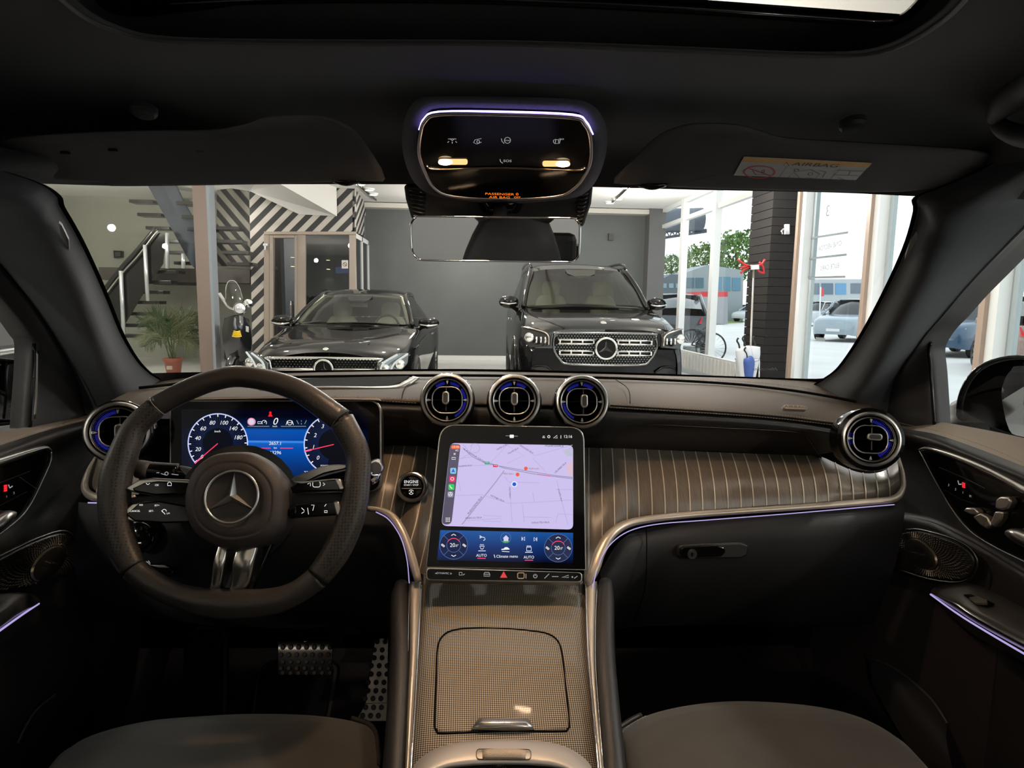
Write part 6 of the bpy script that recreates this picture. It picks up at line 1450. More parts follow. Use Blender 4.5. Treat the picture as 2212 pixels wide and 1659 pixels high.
st(box('trim_1', (-3.4, YB - .30, ZC - .12), (XW, YB, ZC - .02), mat('ceiling edge paint', (.55, .53, .48), .8)))
# window wall
win = thing('window_1', 'tall glazed window wall along the right side of the showroom', None, (XW, 8, 0), None, None, 'structure')
del_ = [k for k in ('label',) if k in win]
for k in del_: del win[k]
MY = [14.75, 13.2, 11.5, 9.55, 8.36, 6.83, 5.16, 3.5, 1.8, 0, -1.8, -3.6, -5.4, -6.95]
for i, y in enumerate(MY):
    w_ = .16 if i < 4 else .09
    box('window_post', (XW - .12, y - w_, 0), (XW, y, ZC), FRW, win)
    if 4 <= i <= 8:
        box('post_cover', (XW - .16, y - .005, 0), (XW - .115, y + .06, ZC), FRB, win)
        box('post_gasket', (XW - .01, y - w_ - .06, 0), (XW + .04, y - w_ + .01, ZC), mat('grey gasket', (.35, .40, .42), .4), win)
for z in (.0, 3.02, 3.37):
    box('window_rail', (XW - .09, -7, z), (XW, YB, z + .08), FRW, win)
PANE = glass('shop pane', (.90, .96, .95), .05)
for i in range(len(MY) - 1):
    mk('pane', [(XW + .0, MY[i + 1], .08), (XW + .0, MY[i] - .09, .08), (XW + .0, MY[i] - .09, ZC - .08), (XW + .0, MY[i + 1], ZC - .08)], [(0, 1, 2, 3)], PANE, win, smooth=False)
# dark clad column
colm = thing('column', 'dark ribbed column between the two groups of tall windows', 'column', (4.3, 9, 0))
box('core', (4.14, 8.66, 0), (XW - .01, 9.28, ZC), mat('column core', (.02, .02, .02), .6), colm)
for i in range(30):
    z = .0 + i * .115
    box('cladding_board', (4.12, 8.64, z + .004), (XW, 9.30, z + .111), CLAD, colm)
kb = thing('key_box', 'small white key box on the dark column edge', 'key box', D(1698, 495, Y=8.5))
kfr = Fr(D(1700, 495, Y=8.6), (1, 0, 0), (0, -1, 0))
pxslab('box', kfr, [(1697, 484), (1706, 484), (1706, 506), (1697, 506)], .05, FRW, kb, bevel=.004)
tube('key', [kfr.px(1692, 494, .02), kfr.px(1688, 500, .02), kfr.px(1690, 506, .02)], .012, CHROME, kb, seg=8)
# vinyl lettering on the second big pane
vy = Fr(D(1790, 520, X=XW - .02), (0, -1, 0), (-1, 0, 0))
vin = thing('window_lettering', 'mirrored grey vinyl lettering reading cine vector and elite cars on glass', 'window sign', vy.o)
VG = mat('grey vinyl', (.22, .25, .26), .6)
text('3', vy, 1788, 457, 24, VG, vin, name='number', flip=True); text('STAGE', vy, 1789, 441, 3.5, VG, vin, flip=True)
strokes('rule_line', vy, [[(1747, 515), (1832, 502)], [(1745, 559), (1829, 550)], [(1743, 600), (1826, 598)]], 2.2, VG, vin)
text('CINE VECTOR', vy, 1792, 532, 10, VG, vin, flip=True, rot=4)
text('ELITE CARS', vy, 1792, 577, 10, VG, vin, flip=True, rot=3)
strokes('small_print', vy, [[(1762, 732), (1782, 734)]], 4, VG, vin)
mk('sky_haze_sheet', [vy.px(a, b_, .002) for a, b_ in [(1745, 380), (1848, 380), (1840, 598), (1742, 600)]], [(0, 1, 2, 3)], glass('pale sky haze', (.86, .87, .88), .01), vin, smooth=False)  # added sheet standing in for the overexposed sky's whiteness behind the lettering
# etched word at the windshield foot
wsf = Fr(D(1652, 799, Y=1.46), (1, 0, 0), (0, -1, .6))
text('Mercedes', wsf, 1652, 799, 7, mat('black etch', (.01, .01, .01), .5), ws if False else dash, name='glass_script', flip=True, shear=.3, z=.004, sx=1.25)

# radiator under the windows
rd_ = thing('radiator', 'long low white radiator under the right windows beside the big black car', 'radiator', (4.3, 11, .1))
box('panel', (4.26, 9.6, .12), (4.34, 13.6, .46), mat('radiator white', (.72, .72, .70), .4), rd_, bevel=.01)
for i in range(24): box('fin', (4.235, 9.7 + i * .16, .15), (4.262, 9.78 + i * .16, .43), mat('radiator white', (.72, .72, .70), .4), rd_)
tube('valve', [(4.3, 9.6, .2), (4.3, 9.52, .2), (4.3, 9.50, .05), (4.3, 9.5, 0)], .02, CHROME, rd_)

# ceiling soffit above the striped office
SOF = mat('soffit paint', (.66, .65, .62), .8)
so1 = [D(a, b_, Y=c) for a, b_, c in [(440, 398, 10.4), (540, 413, 12.6), (646, 463, 12.95), (728, 467, 12.9), (603, 396, 11.0), (560, 380, 10.4)]]
up_ = V((0, 0, 1))
vs = so1 + [V((p.x, p.y, ZC)) for p in so1]
k = len(so1)
o = mk('trim_2', vs, [tuple(range(k)), tuple(range(2 * k - 1, k - 1, -1))] + [(i, (i + 1) % k, k + (i + 1) % k, k + i) for i in range(k)], SOF, None, smooth=False); st(o)
# striped office front
def stripemat(name, ang, k_, a=(.022, .022, .022), b_=(.46, .43, .39)):
    m = bpy.data.materials.new(name); m.use_nodes = True; t = m.node_tree; b0 = t.nodes['Principled BSDF']; b0.inputs['Roughness'].default_value = .6
    tcn = t.nodes.new('ShaderNodeTexCoord'); mp = t.nodes.new('ShaderNodeVectorMath'); mp.operation = 'DOT_PRODUCT'; mp.inputs[1].default_value = ang
    t.links.new(tcn.outputs['Object'], mp.inputs[0])
    q = t.nodes.new('ShaderNodeMath'); q.operation = 'MULTIPLY'; q.inputs[1].default_value = 1 / k_; t.links.new(mp.outputs['Value'], q.inputs[0])
    f = t.nodes.new('ShaderNodeMath'); f.operation = 'FRACT'; t.links.new(q.outputs[0], f.inputs[0])
    g = t.nodes.new('ShaderNodeMath'); g.operation = 'GREATER_THAN'; g.inputs[1].default_value = .5; t.links.new(f.outputs[0], g.inputs[0])
    mx = t.nodes.new('ShaderNodeMix'); mx.data_type = 'RGBA'; mx.inputs[6].default_value = (*a, 1); mx.inputs[7].default_value = (*b_, 1)
    t.links.new(g.outputs[0], mx.inputs[0]); t.links.new(mx.outputs[2], b0.inputs['Base Color'])
    return m
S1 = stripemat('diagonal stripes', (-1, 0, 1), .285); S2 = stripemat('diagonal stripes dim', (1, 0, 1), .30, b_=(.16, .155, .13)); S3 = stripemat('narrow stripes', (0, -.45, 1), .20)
YS = 12.98
sw_ = slab('wall_striped', [D(a, b_, Y=YS) for a, b_ in [(538, 398), (768, 398), (768, 502), (571, 502), (577, 900), (548, 900)]], (0, -1, 0), .08, S1, None); st(sw_)
sw2 = slab('wall_striped_return', [D(766, 398, Y=YS), D(790, 398, Y=YB), D(790, 512, Y=YB), D(766, 500, Y=YS)], (1, 0, 0), .04, S3, None); st(sw2)
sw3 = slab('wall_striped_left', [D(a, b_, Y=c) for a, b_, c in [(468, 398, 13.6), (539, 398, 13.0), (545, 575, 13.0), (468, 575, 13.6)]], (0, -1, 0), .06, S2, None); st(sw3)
OFM = mat('office frame', (.33, .275, .23), .4)
dr = thing('door_1', None, None, D(620, 620, Y=YS), None, None, 'structure')
df = Fr(D(670, 600, Y=YS - .03), (1, 0, 0), (0, -1, 0))
def bar_(name, x0, y0, x1, y1, m=OFM, dep=.08, z=0, par=None):
    pxslab(name, df, [(x0, y0), (x1, y0), (x1, y1), (x0, y1)], dep, m, par or dr, z=z, bevel=.006)
bar_('door_frame', 570, 507.5, 582, 800); bar_('door_frame', 570, 500, 768, 507); bar_('door_frame', 754, 507.5, 768, 800)
bar_('door_leaf', 582, 508, 590, 800, z=.02); bar_('door_leaf', 636, 508, 641, 800, z=.02); bar_('door_leaf', 590.3, 508, 635.7, 514, z=.02)
bar_('door_frame', 641.3, 507.5, 660, 800)
bar_('door_hinge', 568, 526, 578, 531, FRW, .04, .05); bar_('door_hinge', 571, 527, 574, 540, FRW, .04, .05)
OG = glass('office glass', (.25, .30, .36), .25)
for x0, x1 in ((590, 636), (660, 754)):
    mk('pane', [df.px(a, b_, -.04) for a, b_ in [(x0, 508), (x1, 508), (x1, 800), (x0, 800)]], [(0, 1, 2, 3)], OG, dr, smooth=False)
sd = Fr(D(768, 600, Y=YS), (0, 1, 0), (1, 0, 0))
for a0, a1, m_ in ((YS, YS + .12, FRW), (YS + .9, YS + 1.0, FRW), (YS + 1.8, YS + 1.9, FRW)):
    x = D(768, 600, Y=YS).x
    box('side_post', (x - .05, a0, 0), (x, a1, D(768, 502, Y=YS).z), m_, dr)
box('side_rail', (D(768, 600, Y=YS).x - .05, YS, D(768, 506, Y=YS).z - .06), (D(768, 600, Y=YS).x, YB, D(768, 502, Y=YS).z), FRW, dr)
mk('side_pane', [(D(768, 600, Y=YS).x - .02, y, z) for y, z in ((YS, 0), (YB, 0), (YB, 2.6), (YS, 2.6))], [(0, 1, 2, 3)], OG, dr, smooth=False)
tube('door_pull', [df.px(628, 650, .05), df.px(628, 690, .05)], .015, CHROME, dr)
# two up-down wall lamps inside, and notice on the glass
for x, y, yy in ((606, 571, 14.6), (710, 574, 14.7)):
    pass
WL = 'wall lamps seen in the office glass'
iw = box('wall_office', (D(545, 600, Y=YS).x, 14.6, 0), (D(766, 600, Y=YS).x - .02, 14.68, ZC - .3), mat('office wall', (.09, .11, .13), .5)); st(iw)
wlb = thing('wall_lamp', 'small cylindrical up and down wall lamp behind the office door glass', 'wall lamp', D(630, 560, Y=14.5), None, WL)
def wlamp(t, px, py):
    c = D(px, py, Y=14.5)
    tube('lamp_body', [c + V((0, 0, -.09)), c + V((0, 0, .09))], .045, DARKMET, t, seg=12, k=1)
    for s_ in (-1, 1):
        tube('lamp_lens', [c + V((0, 0, s_ * .088)), c + V((0, 0, s_ * .10))], .038, em('warm lens', (1, .75, .35), 8), t, seg=12, k=1)
        light('wall_lamp_light', 'SPOT', c + V((0, -.02, s_ * .12)), 9, (1, .72, .35), .02, target=c + V((0, .05, s_ * 1.0)), spot_size=math.radians(80), spot_blend=.8)
wlamp(wlb, 632, 566)
wlb2 = thing('wall_lamp', 'small cylindrical up and down wall lamp behind the wide office pane', 'wall lamp', D(710, 570, Y=14.5), None, WL)
wlamp(wlb2, 709, 572)
nt_ = thing('notice', 'small white notice stuck on the wide office pane', 'notice', df.px(745, 570, 0))
pxslab('paper', df, [(738, 562), (752, 562), (752, 580), (738, 580)], .004, mat('notice paper', (.6, .57, .52), .6), nt_, z=.0)
strokes('notice_symbol', df, [circ(745, 571, 4), [(742, 568), (748, 574)]], 1, LI, nt_, z=.004)
mon = thing('monitor', 'blue lit monitor glimpsed behind the office pane', 'monitor', D(736, 586, Y=14.4))
slab('screen', [D(a, b_, Y=14.3) for a, b_ in [(725, 577), (752, 577), (752, 590), (725, 590)]], (0, -1, 0), .05, em('monitor glow', (.10, .14, .30), 1), mon)
bpy_sw = thing('wall_speaker', 'small dark wall fixture on the grey back wall right of the mirror', 'wall fixture', D(1320, 512, Y=14.85))
box('body', D(1315, 519, Y=14.80) , D(1323, 505, Y=14.9), mat('fixture grey', (.03, .03, .03), .5), bpy_sw)

# glazed partition post
pp = thing('partition_post', 'tall brown and grey partition post between plant and scooter', 'post', D(445, 600, Y=10.6))
pa = [D(a, 600, Y=c).xy for a, c in ((424, 10.5), (453, 10.5), (462, 11.0), (432, 11.0))]
def prism(name, pts, z0, z1, m, parent, **kw):
    k = len(pts); vs = [(p[0], p[1], z0) for p in pts] + [(p[0], p[1], z1) for p in pts]
    return mk(name, vs, [tuple(range(k)), tuple(range(2 * k - 1, k - 1, -1))] + [(i, (i + 1) % k, k + (i + 1) % k, k + i) for i in range(k)], m, parent, smooth=False, **kw)
prism('post_body', pa, 0, ZC, mat('partition brown', (.20, .155, .13), .45), pp)
pb = [D(a, 600, Y=c).xy for a, c in ((453, 10.5), (459, 10.48), (471, 11.0), (462, 11.02))]
prism('post_edge', pb, 0, ZC, mat('partition grey', (.30, .34, .38), .4), pp)
mk('partition_glass', [(D(424, 600, Y=10.6).x - 5.0, 9.8, 0), (D(424, 600, Y=10.6).x, 10.6, 0), (D(424, 600, Y=10.6).x, 10.6, ZC), (D(424, 600, Y=10.6).x - 5.0, 9.8, ZC)], [(0, 1, 2, 3)], glass('partition glass', (.94, .96, .93), .06), pp, smooth=False)

# ============================================================ STAIRS
STM = mat('black stair tread', (.012, .012, .012), .25)
STR = mat('blue grey steel', (.030, .038, .048), .6, spec=.2)
stair = thing('staircase', 'open black staircase with dark glass balustrade behind the potted palm', 'staircase', D(350, 700, Y=12.5))
def tread(pxl, py, pxr, Y=12.6, dep=.30, m=STM):
    a, b_ = D(pxl, py, Y=Y), D(pxr, py + 1, Y=Y)
    box('tread', (min(a.x, b_.x), Y, a.z - .045), (max(a.x, b_.x), Y + dep, a.z + .015), m, stair, bevel=.005)
for i, (x, y) in enumerate([(268, 724), (282, 701), (296, 676), (312, 651), (328, 629), (345, 607), (362, 585)]):
    tread(x - 45, y, x + 24 + (i == 3) * 8)
for i, (x, y) in enumerate([(300, 432), (318, 461), (336, 490), (356, 518), (377, 543), (397, 566)]):
    tread(x - 22, y, x + 30 + (i == 4) * 12, 13.4)
for x, y in ((400, 436), (412, 466), (424, 492), (480, 490), (487, 519), (500, 543), (510, 568)):
    tread(x - 20, y, x + 36, 12.2)
slab('stringer', [D(a, b_, Y=12.9) for a, b_ in [(318, 398), (352, 398), (430, 545), (430, 590), (412, 570)]], (0, -1, 0), .07, STR, stair)
slab('stringer', [D(a, b_, Y=12.3) for a, b_ in [(352, 398), (378, 398), (398, 440), (416, 470), (432, 500), (432, 560)]], (0, -1, 0), .07, STR, stair)
slab('landing', [D(a, b_, Y=13.2) for a, b_ in [(213, 577), (540, 582), (540, 612), (213, 604)]], (0, -1, 0), 1.2, mat('landing dark', (.045, .04, .035), .5), stair)
slab('landing_panel', [D(a, b_, Y=13.9) for a, b_ in [(350, 595), (470, 598), (470, 618), (330, 615)]], (0, -1, 0), .05, mat('landing dark', (.045, .04, .035), .5), stair)
BALG = glass('smoked balustrade glass', (.14, .14, .14), .08)
slab('balustrade_glass', [D(a, b_, Y=12.5) for a, b_ in [(215, 640), (262, 590), (335, 500), (358, 508), (352, 570), (318, 620), (270, 700), (250, 712)]], (0, -1, 0), .012, mat('smoked panel', (.010, .010, .010), .12), stair)
tube('handrail', [D(a, b_, Y=12.48) for a, b_ in [(222, 632), (262, 580), (300, 538), (338, 492)]], .045, STM, stair, seg=8)
tube('handrail_edge', [D(a, b_, Y=12.44) for a, b_ in [(226, 638), (264, 590), (302, 548), (340, 498)]], .016, SATIN, stair, seg=8)
for x0, y0, x1, y1 in ((261, 585, 267, 722), (313, 529, 319, 650), (361, 503, 361, 580), (396, 548, 396, 580)):
    tube('baluster', [D(x0, y0, Y=12.42), D(x1, y1, Y=12.42)], .035, mat('white steel post', (.62, .64, .66), .3, metal=.6), stair, seg=10, k=1)
bp2 = thing('wall_panel', 'small dark square panel on the pale wall above the stairs', 'wall panel', D(254, 548, Y=14.8))
slab('frame', [D(a, b_, Y=14.8) for a, b_ in [(245, 541), (263, 542), (263, 556), (246, 557)]], (0, -1, 0), .08, STM, bp2)
slab('face', [D(a, b_, Y=14.78) for a, b_ in [(248, 544), (260, 544.5), (260, 553), (248, 554)]], (0, -1, 0), .01, mat('panel face', (.05, .05, .05), .3), bp2)

# ============================================================ CEILING LAMPS
def ceil_lamp(px, py, label):
    p = D(px, py, Z=ZC - .02)
    t = thing('ceiling_spot', label, 'ceiling light', p, None, 'ceiling spotlights')
    f = Fr(p, (1, 0, 0), (0, 0, -1))
    lathe('spot_ring', f, [(.10, -.018), (.10, .012), (.085, .016), (.075, .006)], FRW, t, seg=20)
    lathe('spot_lens', f, [(0, .008), (.075, .006)], em('spot lens', (1, .93, .82), 14), t, seg=20)
for i, (x, y, w_) in enumerate([(778, 398, 'left row nearest the striped wall'), (798, 410, 'left row above the coupe'), (806, 420, 'left row farthest lamp'), (1352, 405, 'right row nearest above the large black car'), (1334, 430, 'right row middle above the large black car'), (1318, 438, 'right row farthest above the large black car')]):
    ceil_lamp(x, y, 'round recessed ceiling spotlight, ' + w_)
trk = thing('track_rail', 'dark lighting track on the ceiling left of the overhead console', 'lighting track', D(800, 410, Z=ZC - .03))
tube('rail', [D(770, 395, Z=ZC - .015), D(812, 432, Z=ZC - .015)], .02, DARKMET, trk, k=1)
trk2 = thing('track_rail', 'dark lighting track on the ceiling right of the overhead console', 'lighting track', D(1340, 420, Z=ZC - .03))
tube('rail', [D(1362, 400, Z=ZC - .015), D(1322, 437, Z=ZC - .015)], .02, DARKMET, trk2, k=1)
bm_ = box('ceiling_beam', (1.15, -7, ZC - .02), (1.22, YB, ZC), mat('beam brown', (.30, .24, .20), .6)); st(bm_); bm_.name = 'trim_3'

# ============================================================ POTTED PALM
pot = D(375, 800, Y=10.9); 
palm = thing('potted_palm', 'green palm in a red brown pot beside the partition post', 'potted plant', (pot.x, pot.y, 0))
PX = pot.x; PY = 10.9
zt, zb = D(375, 773, Y=PY).z, D(375, 812, Y=PY).z
fp = Fr((PX, PY, 0), (1, 0, 0), (0, 0, 1))
lathe('pot', fp, [(0, zb), (.10, zb), (.135, zt - .05), (.15, zt - .05), (.15, zt), (.135, zt), (.12, zt - .04), (0, zt - .04)], mat('terracotta', (.30, .075, .045), .5), palm, seg=24)
ppf = Fr((PX, PY - .14, (zt + zb) / 2), (1, 0, 0), (0, -1, 0))
fslab('pot_label', ppf, rrect(.09, .06, .01, 3), .004, mat('pot label', (.5, .4, .35), .5), palm, z=.005)
box('plant_stand', (PX - .16, PY - .16, zb - .06), (PX + .16, PY + .16, zb), mat('stand brown', (.05, .035, .03), .5), palm)
GRN = [mat('palm green', (.035, .07, .022), .5), mat('palm olive', (.07, .095, .035), .5), mat('palm pale green', (.12, .135, .06), .5)]
rnd = random.Random(4)
FR_ = [(300, 690), (318, 708), (296, 735), (330, 672), (352, 668), (376, 664), (398, 668), (420, 672), (428, 690), (426, 716), (430, 745), (408, 700), (340, 700), (312, 750), (420, 760), (362, 690), (390, 688), (402, 735), (340, 738), (318, 680)]
for i, (ex_, ey_) in enumerate(FR_):
    tip = D(ex_, ey_, Y=PY + rnd.uniform(-.35, .35)); b0 = V((PX + rnd.uniform(-.04, .04), PY + rnd.uniform(-.04, .04), zt - .03))
    hgt = max(tip.z, b0.z + .3)
    mid = b0.lerp(tip, .45) + V((0, 0, .28 if tip.z < b0.z + .8 else .14))
    c = cr([b0, mid, tip], 12)
    vs, fs = [], []
    def addq(p, q, wd):
        d_ = (q - p); n_ = V((0, 1, 0)).cross(d_).normalized() * wd
        b_ = len(vs); vs.extend([p - n_, p + n_, q * .6 + p * .4 + n_ * .9, q, q * .6 + p * .4 - n_ * .9]); fs.append((b_, b_ + 1, b_ + 2, b_ + 3, b_ + 4))
    for j in range(len(c) - 1):
        p, q = c[j], c[j + 1]; s_ = (q - p).cross(V((0, 1, 0))).normalized() * .006
        b_ = len(vs); vs.extend([p - s_, p + s_, q + s_, q - s_]); fs.append((b_, b_ + 1, b_ + 2, b_ + 3))
        if j >= 7:
            d_ = (q - p).normalized(); u = (j - 7) / (len(c) - 8); ll = .24 * math.sin(pi * (.25 + .7 * u)) + .03
            side = V((-d_.z, 0, d_.x))
            for sg in (-1, 1):
                e_ = p + (side * sg * .62 + d_ * .75 + V((0, rnd.uniform(-.35, .35), -.22))).normalized() * ll
                addq(p, e_, .0055)
    mk('frond', vs, fs, GRN[i % 3], palm, smooth=False)

# ============================================================ UMBRELLA STAND WITH POLE
us = thing('umbrella_stand', 'stand holding white and blue folded umbrellas before the dark column', 'umbrella stand', D(1615, 800, Y=8.3))
YU = 8.3
def dU(a, b_, dy=0): return D(a, b_, Y=YU + dy)
tube('ring', [dU(1615, 776) + V((.16 * math.cos(a), .12 * math.sin(a), 0)) for a in [2 * pi * i / 16 for i in range(16)]], .01, CHROME, us, k=1, closed=True)
tube('ring', [dU(1615, 840) + V((.16 * math.cos(a), .12 * math.sin(a), 0)) for a in [2 * pi * i / 16 for i in range(16)]], .01, CHROME, us, k=1, closed=True)
for a in range(4):
    q = V((.16 * math.cos(a * pi / 2), .12 * math.sin(a * pi / 2), 0)); tube('stand_leg', [dU(1615, 776) + q, V((dU(1615, 840).x, YU, .02)) + q], .009, CHROME, us, k=1)
UW, UB = mat('white umbrella cloth', (.68, .70, .74), .6), mat('blue umbrella cloth', (.04, .09, .32), .5)
for i, (x, y, x2, mm_, lab) in enumerate([(1598, 752, 1606, UW, 'folded white umbrella leaning left in the stand'), (1610, 748, 1613, UW, 'folded white umbrella upright in the middle of the stand'), (1632, 748, 1622, UW, 'folded white umbrella leaning right in the stand'), (1614, 772, 1618, UB, 'folded blue umbrella in front of the white ones')]):
    t = thing('umbrella', lab, 'umbrella', dU(x2, 830), None, 'umbrellas in the stand')
    dy = -.08 + .03 * i if i < 3 else -.14
    tube('canopy', [dU(x, y, dy), dU((x + x2) / 2 + 1, (y + 800) / 2, dy), dU(x2, 845, dy)], [.06, .075, .02], mm_, t, seg=9, k=4)
    tube('handle', [dU(x - 3, y - 22, dy), dU(x - 6, y - 16, dy), dU(x - 2, y - 8, dy), dU(x, y + 2, dy)], .012, BLACK_S, t, seg=8)
ps = thing('clamp_pole', 'tall thin metal pole with red clamps on top before the dark column', 'pole', D(1618, 800, Y=8.45))
tube('pole', [D(1628, 582, Y=8.45), D(1620, 780, Y=8.45), V((D(1619, 800, Y=8.45).x, 8.45, 0))], .014, mat('grey steel pole', (.45, .42, .38), .35, metal=.9), ps, k=1)
RED = mat('red clamp', (.55, .02, .03), .35)
for pts in ([(1594, 560), (1606, 570), (1616, 574)], [(1600, 590), (1608, 582), (1618, 578)], [(1652, 560), (1646, 570), (1636, 574)], [(1652, 590), (1642, 588), (1634, 580)], [(1600, 578), (1618, 574)], [(1640, 566), (1648, 576), (1650, 590)]):
    tube('clamp_arm', [D(a, b_, Y=8.45) for a, b_ in pts], .014, RED, ps, k=2)
slab('clamp_head', [D(a, b_, Y=8.42) for a, b_ in [(1620, 572), (1640, 571), (1641, 582), (1622, 583)]], (0, -1, 0), .06, CHROME, ps, bevel=.008)
# ============================================================ CARS
PAINT = mat('black car paint', (.0035, .0035, .004), .05, spec=.32)
TIRE = mat('tyre rubber', (.012, .012, .012), .7)
CGL = glass('car glass', (.42, .46, .42), .09)
CGD = mat('dark car glass', (.01, .012, .013), .05, coat=.5)
def mirror_rows(st_):
    rows = []
    for y, prof in st_:
        r_ = [(-x, y, z) for x, z in prof] + [(x, y, z) for x, z in reversed(prof[:-1])]
        rows.append(r_)
    return rows
class Car:
    def __init__(s, name, label, loc, rot, cat='car', group=None):
        s.m = Matrix.Translation(V(loc)) @ Matrix.Rotation(math.radians(-rot), 4, 'Z')
        s.t = bpy.data.objects.new(name, None); COL.objects.link(s.t); s.t.matrix_world = s.m; MW[s.t.name] = s.m.copy(); tag(s.t, label, cat, group)
    def w(s, p): return s.m @ V(p)
    def loft(s, name, rows, m, **kw): return loft(name, [[s.w(p) for p in r_] for r_ in rows], m, s.t, **kw)
    def tube(s, name, pts, r_, m, **kw): return tube(name, [s.w(p) for p in pts], r_, m, s.t, **kw)
    def slab(s, name, pts, n, d, m, **kw): return slab(name, [s.w(p) for p in pts], s.m.to_3x3() @ V(n), d, m, s.t, **kw)
    def fr(s, o, x, n): return Fr(s.w(o), s.m.to_3x3() @ V(x), s.m.to_3x3() @ V(n))
    def wheel(s, x, y, r_, sgn, rimm=None):
        f = s.fr((x, y, r_), (0, 1, 0), (sgn, 0, 0))
        lathe('tyre', f, [(r_ * .66, -.10), (r_ * .66, .10), (r_ * .92, .115), (r_, .09), (r_, -.10)], TIRE, s.t, seg=28, close=True)
        w_ = lathe('wheel_rim', f, [(0, .05), (r_ * .12, .055), (r_ * .15, .03), (r_ * .58, .03), (r_ * .66, .105), (r_ * .69, .10)], mat('rim dark', (.06, .06, .06), .3, metal=1), s.t, seg=28)
        for i in range(5):
            a = 2 * pi * i / 5; c_, s_ = math.cos(a), math.sin(a); q = r_ * .05
            slab('spoke', [f.p(r_ * .1 * c_ - q * s_, r_ * .1 * s_ + q * c_, .09), f.p(r_ * .64 * c_ - q * s_, r_ * .64 * s_ + q * c_, .10), f.p(r_ * .64 * c_ + q * s_, r_ * .64 * s_ - q * c_, .10), f.p(r_ * .1 * c_ + q * s_, r_ * .1 * s_ - q * c_, .09)], f.z, .03, rimm or mat('rim silver', (.4, .4, .4), .3, metal=1), w_)
# ------------------------------------------------ black coupe
c = Car('coupe', 'gloss black low coupe with diamond studded grille left of center', (-1.54, 7.3, 0), 1.6)
K = [(.0, [(.60, .22), (.66, .42), (.62, .56), (.52, .69), (.30, .745), (0, .765)]),
     (.10, [(.74, .20), (.79, .42), (.78, .60), (.62, .745), (.36, .80), (0, .815)]),
     (.35, [(.86, .18), (.90, .42), (.88, .66), (.74, .80), (.42, .865), (0, .87)]),
     (.80, [(.90, .18), (.93, .45), (.92, .74), (.80, .87), (.50, .915), (0, .915)]),
     (1.30, [(.90, .18), (.93, .5), (.92, .82), (.84, .93), (.55, .975), (0, .975)]),
     (1.62, [(.90, .18), (.93, .5), (.92, .88), (.86, .975), (.60, 1.02), (0, 1.035)]),
     (2.2, [(.90, .18), (.94, .5), (.93, .88), (.88, .98), (.7, 1.0), (0, 1.0)]),
     (3.2, [(.90, .18), (.95, .5), (.94, .90), (.88, .99), (.7, 1.0), (0, 1.0)]),
     (4.0, [(.90, .20), (.98, .5), (.98, .90), (.90, 1.0), (.6, 1.04), (0, 1.05)]),
     (4.6, [(.80, .25), (.90, .5), (.90, .85), (.82, .98), (.6, 1.02), (0, 1.02)]),
     (4.85, [(.70, .35), (.80, .5), (.80, .8), (.7, .93), (.5, .96), (0, .96)])]
c.loft('body', mirror_rows(K), PAINT, k=3, k2=4, cap=False)
c.slab('nose_fill', [(-.66, .03, .20), (.66, .03, .20), (.62, .03, .60), (-.62, .03, .60)], (0, -1, 0), .05, PAINT)
for sg in (-1, 1):
    c.tube('hood_crease', [(sg * .44, .25, .835), (sg * .50, .8, .895), (sg * .60, 1.35, .96)], .012, PAINT, seg=8)
    c.tube('shoulder_line', [(sg * .925, .8, .76), (sg * .945, 2.2, .84), (sg * .96, 3.4, .84), (sg * .97, 4.2, .86)], .012, PAINT, seg=8)
WB = [(-.775, 1.62, 1.02), (-.55, 1.50, 1.04), (0, 1.44, 1.05), (.55, 1.50, 1.04), (.775, 1.62, 1.02)]
WT = [(-.60, 2.42, 1.385), (-.42, 2.36, 1.42), (0, 2.32, 1.435), (.42, 2.36, 1.42), (.60, 2.42, 1.385)]
c.loft('windshield', [WB, [tuple(V(a).lerp(V(b_), .5) + V((0, -.03, .02))) for a, b_ in zip(WB, WT)], WT], CGL, k=4, k2=3)
c.loft('roof', [WT, [(-.62, 2.8, 1.44), (-.4, 2.8, 1.49), (0, 2.8, 1.505), (.4, 2.8, 1.49), (.62, 2.8, 1.44)], [(-.60, 3.3, 1.42), (-.4, 3.3, 1.475), (0, 3.3, 1.49), (.4, 3.3, 1.475), (.60, 3.3, 1.42)], [(-.58, 3.7, 1.33), (-.4, 3.7, 1.39), (0, 3.75, 1.40), (.4, 3.7, 1.39), (.58, 3.7, 1.33)], [(-.66, 4.4, 1.04), (-.4, 4.45, 1.05), (0, 4.5, 1.05), (.4, 4.45, 1.05), (.66, 4.4, 1.04)]], PAINT, k=3, k2=3)
